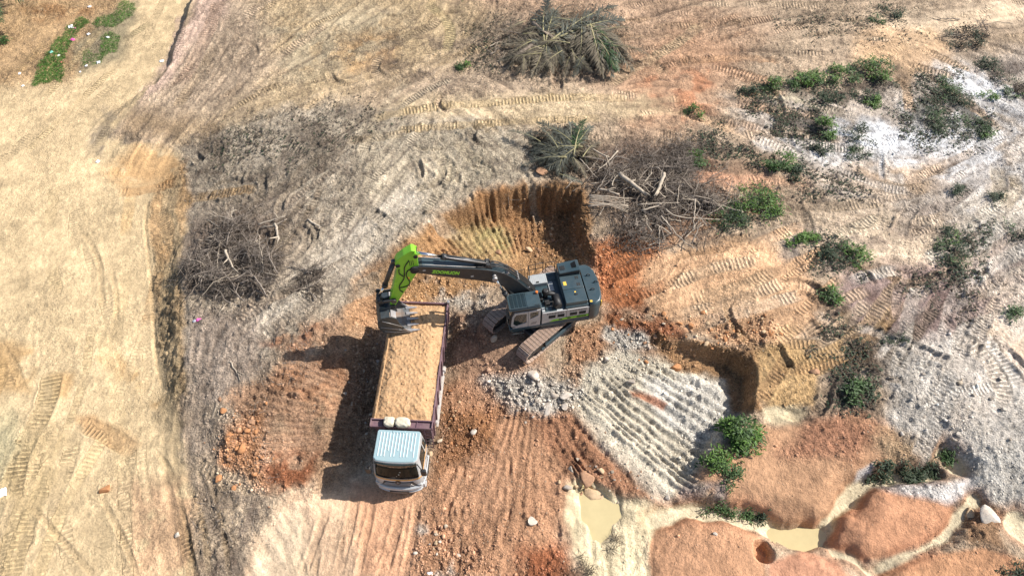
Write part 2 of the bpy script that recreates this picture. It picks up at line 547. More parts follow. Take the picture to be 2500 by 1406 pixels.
# pale track corridor
zone([(880, 265), (1100, 230), (1380, 225), (1560, 240), (1600, 275), (1380, 300), (1100, 300), (900, 310)], soil(224, 196, 152), 25, .85, rough=.2, straw=.3)
zone([(440, -20), (560, -20), (520, 60), (470, 120), (380, 230), (330, 250), (400, 150)], PINK, 20, .85, rough=.35, straw=.2)
# grey slab
zone([(440, 360), (560, 300), (820, 240), (1000, 290), (1290, 300), (1330, 440), (1180, 465), (1050, 520), (880, 680), (840, 780), (640, 880),
      (540, 960), (460, 1000), (450, 860), (460, 740), (430, 640), (455, 500)], GREY, 25, 1, rough=.55, straw=.85)
zone([(460, 330), (900, 250), (1000, 310), (880, 400), (600, 440), (460, 420)], GREYD, 40, .75, patch=.47, pseed=5, straw=1)
zone([(850, 300), (1250, 310), (1290, 430), (1050, 500), (900, 480)], soil(204, 186, 156), 35, .8, straw=.6)
zone([(1150, 330), (1250, 330), (1260, 400), (1180, 400)], soil(96, 82, 74), 25, .6, patch=.55, pseed=6)
zone([(480, 470), (700, 440), (780, 540), (680, 760), (480, 740)], soil(172, 152, 128), 40, .7, straw=1)
zone([(1010, 440), (1060, 500), (900, 640), (780, 700), (640, 860), (560, 860), (760, 640), (920, 520)], GREYB, 30, .8, rough=.3, straw=.6)
zone([(470, 760), (640, 780), (640, 900), (520, 1000), (455, 980)], soil(178, 156, 136), 25, .8, straw=.9)
zone([(650, 800), (860, 760), (870, 860), (700, 900)], soil(206, 160, 122), 30, .8, patch=.4, pseed=7, rough=.9)
zone([(640, 830), (780, 800), (740, 870), (650, 880)], RUST, 20, .6, patch=.5, pseed=8)
zone([(1430, 360), (1560, 330), (1740, 380), (1780, 480), (1700, 590), (1540, 580), (1440, 500)], soil(120, 98, 84), 30, .85, straw=1)
zone([(450, 540), (560, 520), (690, 530), (680, 620), (560, 720), (460, 700)], soil(122, 104, 90), 25, .8, straw=1)
# haul road
zone([(-4000, -4000), (420, -4000), (490, -30), (440, 90), (330, 255), (260, 330), (440, 370), (455, 560), (400, 640), (380, 740), (395, 850), (410, 950),
      (440, 1060), (470, 1200), (480, 6000), (-4000, 6000)], TAN, 14, 1, warp=.35, rough=.12, straw=.12)
zone([(370, 470), (450, 400), (458, 500), (440, 640), (380, 640), (362, 560)], soil(210, 168, 116), 10, .9, warp=.5, rough=.7, straw=.2)
zone([(330, 350), (440, 370), (445, 450), (300, 460), (260, 420)], soil(214, 162, 100), 25, .7, patch=.35, pseed=9, warp=.6)
zone([(385, 640), (440, 640), (455, 760), (452, 960), (420, 980), (395, 850), (385, 740)], soil(200, 166, 118), 10, .9, warp=.5, rough=.8, straw=.3)
zone([(-300, -300), (330, -300), (290, 60), (180, 190), (60, 210), (-300, 240)], soil(206, 168, 120), 25, 1, warp=.6, rough=.6, straw=.5)
zone([(60, 20), (250, 0), (220, 40), (110, 60)], soil(176, 128, 80), 25, .8, patch=.45, pseed=10)
zone([(230, 60), (330, 0), (330, 40), (290, 150), (200, 185), (170, 120)], soil(158, 144, 112), 20, .9, warp=.6, straw=.7)
zone([(250, 270), (420, 280), (470, 330), (400, 360), (240, 380)], soil(120, 110, 100), 30, .75, patch=.5, pseed=11, warp=1.2)
zone([(290, 260), (440, 270), (520, 310), (430, 345), (300, 330)], soil(176, 146, 108), 30, .8, straw=.8)
zone([(-200, 780), (90, 850), (70, 960), (-200, 960)], TAN2, 18, .9, warp=.5, patch=.42, pseed=12)
zone([(120, 910), (180, 905), (170, 970), (130, 970)], TAN2, 10, .9, warp=.4)
zone([(245, 870), (290, 860), (380, 950), (420, 960), (380, 1000), (300, 950)], TAN2, 12, .8, warp=.5, patch=.4, pseed=13)
zone([(180, 1020), (230, 1010), (340, 1080), (330, 1115), (250, 1090)], soil(204, 160, 108), 10, .8, warp=.5)
zone([(300, 1180), (480, 1180), (500, 1420), (330, 1420)], soil(218, 172, 130), 45, .75, patch=.42, pseed=14)
zone([(20, 1140), (120, 1020), (160, 1060), (90, 1250), (20, 1260)], soil(214, 184, 132), 20, .8, warp=.6)
zone([(-100, 1060), (30, 1000), (60, 1100), (0, 1180), (-100, 1160)], soil(200, 192, 148), 40, .6)
# grey apron by the lower left of the dig
zone([(430, 1100), (530, 1120), (640, 1215), (700, 1240), (640, 1320), (600, 1420), (480, 1420), (480, 1230)], soil(196, 172, 142), 25, 1, rough=.5, straw=.7)
zone([(480, 1160), (640, 1230), (600, 1330), (490, 1290)], soil(122, 106, 96), 30, .8, patch=.5, pseed=15, straw=1)
zone([(490, 1350), (590, 1340), (600, 1420), (490, 1420)], soil(110, 96, 86), 25, .8, patch=.5, pseed=16, straw=1)
zone([(450, 980), (540, 960), (560, 1100), (520, 1180), (450, 1130)], soil(186, 164, 140), 20, .9, rough=.7, straw=.7)
# orange dig on the left
zone([(560, 960), (680, 900), (860, 860), (900, 1000), (820, 1140), (720, 1210), (620, 1195), (530, 1100)], soil(204, 160, 124), 20, 1, rough=.8, straw=.2)
zone([(540, 1020), (620, 1000), (640, 1180), (540, 1140)], soil(206, 146, 96), 20, .8, rough=1.0)
zone([(640, 1120), (760, 1110), (760, 1190), (650, 1200)], RUST, 20, .8, patch=.35, pseed=17, rough=1)
zone([(600, 900), (860, 880), (840, 1000), (640, 990)], soil(200, 142, 98), 25, .6, patch=.5, pseed=18)
zone([(720, 960), (840, 960), (820, 1060), (640, 1060)], soil(178, 150, 118), 25, .7, patch=.45, pseed=19)
zone([(840, 760), (960, 740), (940, 900), (900, 1100), (800, 1220), (760, 1150), (860, 950)], soil(192, 152, 114), 25, .9, rough=.8, straw=.1)
zone([(860, 680), (960, 620), (1000, 700), (920, 800), (850, 800)], soil(200, 152, 108), 25, .9, rough=.9, straw=.2)
# track out at the bottom
zone([(720, 1210), (900, 1180), (1060, 1150), (1030, 1420), (600, 1420), (640, 1320)], soil(224, 186, 148), 25, 1, rough=.15, straw=.15)
zone([(860, 1180), (1050, 1180), (1030, 1420), (880, 1420)], soil(218, 160, 118), 30, .8, rough=.15)
zone([(660, 1280), (760, 1240), (760, 1420), (620, 1420)], soil(222, 198, 164), 30, .7)
zone([(1040, 930), (1200, 900), (1300, 1010), (1420, 1120), (1380, 1180), (1370, 1420), (1010, 1420), (1050, 1160)], soil(204, 152, 112), 25, 1, rough=.7, straw=.12)
zone([(1060, 1000), (1220, 1010), (1180, 1100), (1080, 1150)], soil(186, 128, 78), 25, .8, rough=.9)
zone([(1090, 1120), (1240, 1110), (1230, 1250), (1110, 1260)], soil(212, 160, 120), 35, .7, rough=.4)
zone([(1020, 1290), (1110, 1300), (1100, 1400), (1020, 1420)], CHALK, 20, .8, patch=.5, pseed=20)
zone([(1250, 1330), (1400, 1340), (1400, 1420), (1250, 1420)], soil(176, 104, 62), 25, .9, rough=.9)
# dig floor and mound
zone([(900, 690), (980, 600), (1120, 520), (1180, 470), (1420, 455), (1450, 640), (1300, 690), (1180, 700), (1000, 760)], soil(202, 154, 102), 14, 1, warp=.5, rough=.7, straw=.08)
zone([(1290, 440), (1425, 450), (1440, 590), (1330, 640), (1250, 600), (1210, 470)], soil(186, 138, 90), 14, .95, warp=.5)
zone([(1170, 470), (1240, 455), (1260, 540), (1180, 540)], soil(176, 124, 74), 14, .8, warp=.4)
zone([(1080, 540), (1240, 530), (1260, 640), (1100, 640)], soil(206, 176, 120), 18, .8, patch=.44, pseed=21)
zone([(1150, 560), (1230, 550), (1240, 620), (1170, 630)], soil(204, 190, 120), 14, .5, patch=.45, pseed=22)
zone([(1040, 690), (1180, 680), (1200, 760), (1100, 740)], CHALK, 25, .85, patch=.42, pseed=23, rough=.8)
zone([(1100, 760), (1240, 740), (1330, 880), (1300, 1010), (1160, 960), (1080, 900)], soil(198, 154, 120), 22, .9, rough=.7)
zone([(1120, 750), (1200, 730), (1220, 780), (1120, 800)], soil(206, 190, 166), 20, .7, patch=.4, pseed=24)
zone([(1390, 810), (1520, 770), (1640, 800), (1580, 880), (1480, 960), (1380, 940)], soil(206, 152, 108), 20, .9, rough=.9)
zone([(1440, 590), (1540, 570), (1640, 640), (1560, 760), (1470, 740)], soil(206, 128, 74), 18, .95, rough=.5, straw=.05)
zone([(1480, 760), (1620, 760), (1700, 800), (1650, 850), (1520, 840)], soil(186, 110, 62), 18, .8, patch=.35, pseed=25, rough=1)
# white fan
zone([(1410, 900), (1500, 850), (1640, 880), (1780, 920), (1810, 1020), (1740, 1120), (1640, 1230), (1520, 1150), (1400, 1000)], soil(226, 212, 186), 18, 1, warp=.6, rough=.5, straw=.05)
zone([(1560, 920), (1760, 930), (1790, 1030), (1700, 1090), (1600, 1020)], soil(238, 230, 216), 20, .8, warp=.6)
zone([(1180, 930), (1310, 900), (1420, 960), (1380, 1010), (1240, 1000)], soil(216, 206, 190), 18, .9, rough=.9)
zone([(1530, 950), (1570, 960), (1630, 985), (1620, 1000), (1540, 970)], RUST, 6, .8, warp=.3)
zone([(1280, 1010), (1400, 1010), (1560, 1180), (1620, 1240), (1500, 1200), (1380, 1150)], soil(190, 134, 96), 18, .95, warp=.5, rough=.8)
zone([(1400, 1010), (1450, 1030), (1640, 1220), (1600, 1230)], soil(206, 188, 164), 14, .8, warp=.4)
zone([(1560, 820), (1660, 840), (1860, 850), (1860, 1000), (1790, 1010), (1770, 930), (1650, 900)], soil(188, 142, 94), 10, .95, warp=.4, rough=.8)
zone([(1480, 800), (1570, 810), (1600, 850), (1520, 860), (1470, 830)], CHALK, 12, .9, warp=.4)
# right of the excavator
zone([(1560, 640), (1800, 580), (1900, 600), (2000, 700), (2010, 780), (1920, 840), (1840, 850), (1680, 810), (1580, 760)], soil(236, 186, 138), 18, 1, warp=.6, rough=.35, straw=.1)
zone([(1640, 770), (1860, 780), (1900, 840), (1760, 840)], soil(228, 176, 128), 20, .8, rough=1)
zone([(1840, 850), (1960, 830), (2000, 930), (1980, 1000), (1880, 1000), (1850, 960)], soil(218, 176, 118), 14, 1, warp=.6, rough=.5)
zone([(1860, 995), (1900, 990), (1980, 1010), (1940, 1040), (1870, 1030)], CREAM, 8, 1, warp=.4, rough=.05)
# upper right: white, grey and dark topsoil patches
zone([(1780, 250), (2100, 230), (2250, 150), (2600, 120), (2600, 560), (2350, 600), (2100, 520), (1900, 420)], soil(224, 206, 186), 40, 1, rough=.4, straw=.8)
zone([(1790, 300), (2000, 360), (2200, 330), (2300, 350), (2230, 400), (2000, 390), (1850, 350)], WHITE, 22, .95, patch=.34, pseed=26)
zone([(2030, 290), (2120, 290), (2240, 340), (2200, 380), (2080, 370), (2040, 330)], soil(250, 249, 248), 18, 1, patch=.28, pseed=27)
zone([(2260, 160), (2340, 170), (2480, 230), (2420, 260), (2330, 230)], soil(250, 249, 248), 18, 1, patch=.28, pseed=28)
zone([(2200, 260), (2500, 240), (2520, 400), (2300, 460), (2200, 400)], soil(236, 232, 228), 35, .85, patch=.4, pseed=29)
zone([(2380, 400), (2560, 380), (2560, 520), (2280, 560)], WHITE, 30, .8, patch=.42, pseed=30)
zone([(1800, 230), (1900, 225), (1900, 250), (1810, 250)], soil(226, 174, 110), 12, .8)
zone([(1840, 240), (1990, 235), (2010, 285), (1900, 280)], soil(232, 216, 178), 14, .8, patch=.4, pseed=31)
zone([(2080, 80), (2260, 50), (2320, 120), (2200, 200), (2090, 150)], soil(234, 192, 146), 25, .9, rough=.15, straw=.2)
zone([(2100, 40), (2560, 0), (2560, 40), (2260, 80)], soil(236, 208, 172), 18, .9, rough=.15, straw=.2)
zone([(1690, 400), (1860, 410), (1900, 470), (1740, 440)], soil(226, 164, 124), 22, .8)
zone([(1680, 340), (1960, 400), (1940, 440), (1700, 380)], soil(224, 190, 152), 30, .7)
zone([(1900, 560), (2100, 480), (2330, 560), (2300, 660), (2080, 640)], soil(236, 208, 174), 40, .95, rough=.35, straw=.45)
zone([(2060, 540), (2220, 520), (2240, 590), (2100, 600)], soil(168, 144, 126), 30, .8, patch=.45, pseed=32)
zone([(2200, 470), (2380, 440), (2340, 560), (2230, 560)], soil(172, 152, 136), 30, .7, patch=.45, pseed=33)
zone([(2320, 500), (2560, 420), (2560, 700), (2380, 680)], soil(232, 214, 190), 35, .8, patch=.35, pseed=34)
zone([(1960, 560), (2090, 580), (2060, 660), (1960, 660), (1920, 620)], soil(150, 136, 124), 25, .8, patch=.4, pseed=35)
zone([(2060, 660), (2300, 640), (2420, 740), (2350, 840), (2120, 850), (2040, 740)], soil(178, 150, 138), 30, 1, rough=.5, straw=.4)
zone([(2220, 670), (2390, 700), (2400, 780), (2330, 760)], soil(112, 88, 82), 22, .85, patch=.42, pseed=36)
zone([(2100, 700), (2160, 720), (2260, 830), (2200, 830), (2110, 760)], soil(104, 78, 70), 18, .8, patch=.45, pseed=37)
zone([(1990, 700), (2060, 740), (2160, 920), (2140, 1010), (2030, 1000), (2000, 860)], soil(92, 80, 74), 25, .85, patch=.4, pseed=38, rough=.8, straw=1)
zone([(1990, 760), (2050, 800), (2060, 900), (2010, 880)], soil(208, 196, 176), 20, .7, patch=.5, pseed=39)
zone([(2140, 830), (2400, 820), (2560, 900), (2560, 1150), (2330, 1150), (2160, 1060)], soil(230, 218, 202), 30, 1, rough=.5, straw=.2)
zone([(2280, 860), (2420, 860), (2440, 1000), (2300, 1060)], soil(212, 196, 178), 25, .6, rough=.6)
zone([(2380, 800), (2560, 820), (2560, 1060), (2460, 980)], soil(236, 208, 180), 25, .8, patch=.4, pseed=40)
zone([(2400, 660), (2560, 660), (2560, 840), (2440, 800)], soil(234, 216, 196), 30, .8)
zone([(2380, 560), (2600, 560), (2600, 660), (2440, 650)], soil(216, 208, 196), 30, .7)
zone([(1790, 240), (1880, 215), (2060, 190), (2190, 150), (2200, 215), (2080, 250), (1900, 240)], soil(96, 86, 74), 18, .8, patch=.40, pseed=51, straw=1)
zone([(1830, 262), (2010, 280), (2040, 340), (1990, 370), (1900, 310)], soil(92, 84, 76), 18, .85, patch=.36, pseed=52, straw=1)
zone([(1690, 300), (1790, 330), (1890, 390), (1800, 390), (1690, 350)], soil(110, 98, 88), 18, .8, patch=.42, pseed=53, straw=1)
zone([(2200, 260), (2320, 190), (2420, 290), (2400, 370), (2270, 360)], soil(98, 96, 84), 22, .8, patch=.42, pseed=54, straw=1)
zone([(2380, 140), (2560, 170), (2560, 250), (2440, 250)], soil(96, 82, 76), 20, .8, patch=.42, pseed=55, straw=1)
zone([(1960, 390), (2100, 420), (2120, 470), (1980, 450)], soil(100, 88, 78), 18, .75, patch=.45, pseed=56, straw=1)
zone([(2290, 560), (2420, 530), (2400, 690), (2310, 660)], soil(112, 108, 92), 20, .75, patch=.42, pseed=57, straw=1)
zone([(2080, 400), (2300, 400), (2260, 470), (2120, 460)], soil(226, 190, 152), 25, .8, patch=.4, pseed=58)
# red mounds
zone([(1700, 1160), (1850, 1040), (2000, 1030), (2080, 1000), (2170, 1040), (2230, 1110), (2100, 1190), (2040, 1260), (1990, 1290), (1860, 1270), (1760, 1230)], RED, 14, 1, warp=.5, rough=.14, straw=0)
zone([(1960, 1030), (2060, 1000), (2150, 1040), (2080, 1120), (1900, 1110)], soil(188, 128, 96), 30, .7, rough=.6)
zone([(2120, 1060), (2300, 1060), (2310, 1140), (2180, 1160)], soil(206, 172, 132), 25, .9, rough=.7)
zone([(1600, 1260), (1680, 1252), (1790, 1270), (1870, 1310), (1880, 1450), (1600, 1450), (1580, 1330)], soil(212, 158, 116), 10, 1, warp=.35, rough=.12, straw=0)
zone([(1880, 1370), (1960, 1340), (2040, 1370), (2130, 1450), (1880, 1450)], soil(214, 154, 118), 10, 1, warp=.35, rough=.1, straw=0)
zone([(2020, 1340), (2050, 1260), (2120, 1190), (2330, 1210), (2330, 1290), (2230, 1345), (2110, 1375)], soil(214, 154, 112), 10, 1, warp=.35, rough=.1, straw=0)
zone([(2140, 1400), (2260, 1355), (2400, 1330), (2500, 1370), (2500, 1450), (2140, 1450)], soil(208, 152, 108), 10, 1, warp=.35, rough=.12, straw=0)
zone([(2110, 1180), (2300, 1180), (2420, 1160), (2340, 1230), (2200, 1205)], WHITE, 12, .9, warp=.5, rough=.6)
zone([(2330, 1120), (2560, 1080), (2560, 1260), (2420, 1240)], soil(230, 222, 208), 25, .9, rough=.7)
zone([(2330, 1250), (2380, 1210), (2460, 1270), (2440, 1340), (2360, 1310)], soil(176, 134, 96), 18, .9, rough=.8)
zone([(2090, 1150), (2130, 1130), (2110, 1200), (2060, 1230)], WHITE, 8, .9, warp=.4)
zone([(2440, 1340), (2560, 1300), (2560, 1420), (2480, 1420)], soil(150, 92, 66), 20, .7, patch=.4, pseed=41)
zone([(1690, 1170), (1780, 1180), (1760, 1230), (1670, 1220)], soil(150, 140, 134), 14, .8, patch=.4, pseed=42)
# washed cream silt
zone([(1385, 1180), (1430, 1165), (1530, 1220), (1620, 1235), (1690, 1235), (1600, 1270), (1580, 1340), (1600, 1450), (1450, 1450), (1400, 1330), (1378, 1260)], CREAM, 10, 1, warp=.4, rough=.12, straw=.03)
gw = 1 - sstep(-.12, .12, gul_d)
CX += (soil(226, 208, 170) - CX) * gw[..., None]
ROUGH -= (ROUGH - .08) * gw
gw2 = sstep(-.05, .1, gul_d) * (1 - sstep(.1, .75, gul_d)) * (t_in < .5)                  # darker rims of the mounds
CX += (soil(176, 116, 82) - CX) * (gw2 * .45 * sstep(-.2, .3, _n2))[..., None]
bank = sstep(0, .15, t_road) * (1 - sstep(.85, 1, t_road)) * (w_road < 2)
CX += (soil(204, 176, 132) - CX) * (.75 * bank)[..., None]
wallm = sstep(.03, .2, t_in) * (1 - sstep(.75, .98, t_in)) * (w_rim < 1.1) * sstep(1.0, 1.4, U)
CX += (soil(184, 138, 92) - CX) * (.7 * wallm)[..., None]

# ------------------------------------------------------------------ tyre and crawler strips
TRKP = np.zeros(GX.shape); TRKM = np.zeros(GX.shape); DZ = np.zeros(GX.shape)


def strip(P, width, tint=None, op=.5, cleat=1.0, depth=.03, pitch=.24):
    """Stamp one machine track along world polyline P."""
    P = np.asarray(P, float)
    if len(P) < 2: return
    lo = P.min(0) - width; hi = P.max(0) + width
    r0, r1 = np.searchsorted(YS, [lo[1], hi[1]])
    if r1 <= r0: return
    hwm = HW[r0:r1]
    tmin = (lo[0] / np.where(lo[0] < 0, hwm.min(), hwm.max())); tmax = (hi[0] / np.where(hi[0] > 0, hwm.min(), hwm.max()))
    c0, c1 = np.searchsorted(TS, [tmin, tmax])
    if c1 <= c0: return
    s = (slice(r0, r1), slice(c0, c1))
    X = GX[s]; Y = GY[s]
    best = np.full(X.shape, 1e9); along = np.zeros(X.shape); side = np.zeros(X.shape)
    acc = 0.0
    for i in range(len(P) - 1):
        ex, ey = P[i + 1] - P[i]; Ls = math.hypot(ex, ey)
        if Ls < 1e-5: continue
        t = np.clip(((X - P[i, 0]) * ex + (Y - P[i, 1]) * ey) / (Ls * Ls), 0, 1)
        dx = X - P[i, 0] - t * ex; dy = Y - P[i, 1] - t * ey
        d = np.hypot(dx, dy); m = d < best
        best = np.where(m, d, best); along = np.where(m, acc + t * Ls, along)
        acc += Ls
    wn_ = width * .5 * (1 + .18 * _n3[s])
    a = 1 - sstep(wn_ * .8, wn_ * 1.08, best)
    fade = sstep(0, .9, along) * (1 - sstep(acc - .9, acc, along))
    worn = sstep(-.30, .30, _n2[s] + .7 * _n3[s])
    a = a * fade
    if cleat > 0:
        k = a * worn * cleat
        m = k > .12
        TRKP[s] = np.where(m, along * (2 * PI / pitch), TRKP[s])
        TRKM[s] = np.where(m, k, TRKM[s] * (1 - a))
    DZ[s] += -depth * a + depth * 1.3 * np.exp(-((best - wn_ * 1.15) / .09) ** 2) * fade * (.5 + .5 * worn)
    if tint is not None:
        CX[s] += (tint - CX[s]) * (a * op * (.55 + .45 * worn))[..., None]


def P_(pts, z=0.0, n=6):
    W = [(*g(u, v, z), 0) for u, v in pts]
    return np.array([(p.x, p.y) for p in smooth_pts(W, n)])


# flow of the machines over the ground, in survey directions
FLOW = [(700, 150, 100, -60), (900, 100, 100, -70), (1000, 200, 100, -40), (550, 200, 65, -80), (480, 80, 50, -90), (1700, 100, 100, -25), (1900, 60, 100, -12),
        (1500, 250, 100, -4), (800, 270, 100, -15), (700, 380, 100, -6), (600, 480, 100, 12), (650, 620, 60, -60), (850, 560, 60, -65), (750, 720, 80, -55),
        (1000, 400, 60, -70), (1150, 370, 70, 60), (1850, 340, 100, 38), (1750, 420, 100, 34), (2000, 500, 100, 25), (1750, 680, 100, -22), (1900, 720, 100, -26),
        (2300, 560, 80, -48), (2450, 500, 90, -45), (2250, 880, -30, 100), (2450, 900, 35, -100), (200, 700, 2, 100), (100, 500, 0, 100), (330, 800, 4, 100), (150, 1100, -35, 100),
        (60, 300, 60, -60), (250, 330, 60, -60), (330, 1250, 15, 100), (900, 1320, -22, 100), (1150, 1300, -3, 100), (600, 1300, 30, 80), (2350, 60, 100, -18),
        (2300, 300, 80, 50), (1550, 640, 80, -40), (2100, 640, 100, 20), (1100, 60, 20, -100)]
FX = []; FD = []
for u, v, du, dv in FLOW:
    a_ = g(u, v); b_ = g(u + du * .2, v + dv * .2)
    d_ = np.array([b_[0] - a_[0], b_[1] - a_[1]]); d_ /= np.linalg.norm(d_)
    FX.append(a_); FD.append((d_[0] ** 2 - d_[1] ** 2, 2 * d_[0] * d_[1]))
FX = np.array(FX); FD = np.array(FD)


def flow_at(x, y):
    w = 1.0 / (((FX[:, 0] - x) ** 2 + (FX[:, 1] - y) ** 2) ** 1.5 + .5)
    c = (FD * w[:, None]).sum(0)
    a = .5 * math.atan2(c[1], c[0])
    return math.cos(a), math.sin(a)


def flow_line(x, y, length, step=.6, wob=0.0):
    pts = [(x, y)]; px_, py_ = None, None
    k = wob
    for i in range(int(length / step)):
        dx, dy = flow_at(*pts[-1])
        c, s_ = math.cos(k), math.sin(k)
        dx, dy = dx * c - dy * s_, dx * s_ + dy * c
        if px_ is not None and dx * px_ + dy * py_ < 0: dx, dy = -dx, -dy
        px_, py_ = dx, dy
        pts.append((pts[-1][0] + dx * step, pts[-1][1] + dy * step))
    return np.array(pts)


_r = random.Random(21)
_KEEP = lambda u, v: not ((880 < u < 1860 and 640 < v < 1250) or (1000 < u < 1450 and 450 < v < 660) or (1580 < u < 2500 and v > 1010)
                          or (520 < u < 900 and 840 < v < 1220) or (1370 < u < 1640 and v > 1150))
for _i in range(330):
    u, v = _r.uniform(-100, 2600), _r.uniform(-60, 1440)
    if not _KEEP(u, v): continue
    zz = 2.0 if (u > 460 and v < 900) else .2
    x, y = g(u, v, zz)
    onroad = u < 430
    ln = _r.uniform(2.5, 9) if not onroad else _r.uniform(3, 12)
    Pl = flow_line(x, y, ln, wob=_r.gauss(0, .18))
    e = Pl[-1]
    su_, sv_ = survey(np.array(e[0]), np.array(e[1]), np.array(zz))
    if not _KEEP(float(su_), float(sv_)): continue
    if (float(su_) < 440) != onroad: continue
    r_, c_ = np.searchsorted(YS, y), np.searchsorted(TS, x / float(half_width(np.array(y))))
    base = CX[min(r_, NR - 1), min(c_, NC - 1)].copy()
    kk = _r.choice([.82, .9, 1.08, 1.14, 1.2]) if not onroad else _r.choice([.9, .95, 1.04, 1.07])
    tint = np.clip(base * kk + (np.array((.012, .004, -.01)) if _r.random() < .4 else 0), .02, .85)
    strip(Pl, _r.uniform(.45, .95), tint, .7, _r.choice([0, .55, .9, 1.0, 1.0]) * (.65 if onroad else 1), _r.uniform(.01, .035) * (.3 if onroad else 1), _r.uniform(.19, .25))

for _i in range(190):
    u, v = _r.uniform(1440, 2580), _r.uniform(-30, 1000)
    if not _KEEP(u, v): continue
    x, y = g(u, v, 2.1)
    Pl = flow_line(x, y, _r.uniform(2, 6), wob=_r.gauss(0, .35))
    r_, c_ = np.searchsorted(YS, y), np.searchsorted(TS, x / float(half_width(np.array(y))))
    base = CX[min(r_, NR - 1), min(c_, NC - 1)].copy()
    if base.mean() < .2: continue
    strip(Pl, _r.uniform(.5, .9), np.clip(base * _r.choice([.92, 1.12, 1.2, 1.28]), .02, .85), .75, 1.0, _r.uniform(.015, .04), _r.uniform(.19, .24))

# strips that can be picked out one by one: points, ground height, width, tint, cleat, depth
for pts, z, w, tint, cl, dp in [
        ([(440, 10), (425, 90), (400, 160)], 1.0, 1.3, PINK, 1, .02), ([(540, 0), (500, 90), (430, 200)], 1.2, 1.2, soil(214, 176, 146), 1, .03),
        ([(900, 288), (1000, 272), (1100, 262), (1250, 255), (1400, 246), (1540, 250)], 2.3, .8, soil(226, 194, 140), 1, .04),
        ([(960, 318), (1080, 312), (1200, 308), (1330, 302), (1480, 296)], 2.3, .75, soil(222, 190, 138), 1, .04),
        ([(840, 345), (900, 340), (1000, 328)], 2.2, .8, soil(206, 180, 140), 1, .03),
        ([(1480, 206), (1560, 160), (1650, 110), (1720, 60)], 2.7, .9, soil(228, 196, 152), 1, .04),
        ([(1660, 6), (1800, 10), (1950, 16), (2080, 22)], 3.0, .9, soil(226, 196, 160), 1, .03),
        ([(1040, 0), (1096, 60), (1090, 130)], 2.6, .8, soil(206, 182, 130), 1, .04),
        ([(270, 455), (340, 448), (440, 430)], .6, .8, soil(212, 158, 98), 1, .04),
        ([(640, 150), (720, 110), (800, 60)], 2.0, .9, soil(216, 186, 150), 1, .03),
        ([(20, 1240), (30, 1180), (60, 1090), (110, 990), (130, 900)], 0, 1.0, soil(208, 178, 126), 1, .05),
        ([(190, 1030), (260, 1060), (335, 1108)], 0, .85, soil(206, 164, 112), 1, .05),
        ([(440, 1115), (500, 1150), (580, 1180), (640, 1195)], .3, .8, soil(222, 194, 158), 1, .04),
        ([(480, 1000), (540, 1010), (600, 1040)], .8, .8, soil(206, 184, 156), 1, .03),
        ([(130, 1220), (165, 1130), (180, 1060)], 0, .8, soil(218, 188, 138), .9, .03),
        ([(1480, 760), (1540, 730), (1640, 690)], 1.5, .7, soil(200, 124, 74), 1, .05), ([(1500, 660), (1560, 620), (1600, 640)], 1.6, .7, soil(206, 132, 80), 1, .05),
        ([(1470, 690), (1540, 660), (1600, 640)], 1.5, .7, soil(196, 120, 70), 1, .05),
        ([(1620, 700), (1740, 660), (1860, 640)], 1.7, .8, soil(240, 204, 162), 1, .04), ([(1640, 770), (1780, 740), (1920, 690)], 1.7, .8, soil(240, 206, 166), 1, .04),
        ([(1680, 730), (1800, 705), (1900, 660)], 1.7, .8, soil(238, 198, 152), 1, .04), ([(1700, 790), (1850, 750), (1960, 720)], 1.7, .8, soil(242, 214, 180), 1, .04),
        ([(2020, 590), (2080, 560), (2160, 530)], 2.1, .8, soil(236, 214, 180), 1, .04), ([(2260, 640), (2360, 560), (2450, 500)], 2.3, .9, soil(238, 226, 204), 1, .05),
        ([(2350, 620), (2440, 560), (2520, 520)], 2.4, .9, soil(238, 228, 210), 1, .05), ([(2360, 700), (2420, 650), (2520, 600)], 2.3, .9, soil(240, 230, 214), 1, .05),
        ([(2070, 690), (2130, 670), (2200, 660)], 2.0, .8, soil(240, 228, 210), 1, .05), ([(2330, 820), (2380, 850), (2440, 920), (2470, 1000)], 1.8, .9, soil(238, 218, 194), 1, .05),
        ([(2260, 1120), (2300, 1000), (2340, 900)], 1.7, 1.0, soil(230, 220, 206), .9, .03), ([(2430, 400), (2440, 450), (2440, 500)], 2.5, .9, soil(236, 214, 176), 1, .05),
        ([(2470, 420), (2480, 460), (2450, 510)], 2.5, .8, soil(232, 206, 162), 1, .05), ([(1780, 360), (1860, 390), (1940, 430)], 2.5, .8, soil(230, 196, 156), 1, .04),
        ([(1830, 330), (1920, 360), (1990, 400)], 2.6, .8, soil(236, 222, 204), .8, .04), ([(1700, 320), (1780, 350), (1860, 400)], 2.5, .7, soil(214, 190, 160), .9, .05),
        ([(1010, 500), (930, 570), (850, 640), (760, 690)], 2.1, .9, soil(212, 194, 168), .8, .03), ([(880, 640), (800, 700), (700, 780), (620, 830)], 1.9, .9, soil(210, 190, 164), .9, .03),
        ([(1060, 370), (1100, 420), (1110, 460)], 2.3, .9, soil(206, 186, 152), .6, .08), ([(1120, 380), (1190, 420), (1200, 450)], 2.4, .8, soil(210, 192, 160), .3, .08),
        ([(980, 380), (1040, 430), (1090, 480)], 2.3, .8, soil(200, 182, 154), .2, .09), ([(2200, 110), (2330, 60), (2500, 30)], 3.1, 1.6, soil(240, 208, 168), 0, .05),
        ([(2110, 150), (2200, 110), (2300, 80)], 3.0, 1.4, soil(238, 196, 148), .3, .04)]:
    strip(P_(pts, z), w, tint, .75, cl, dp * .7, .23)
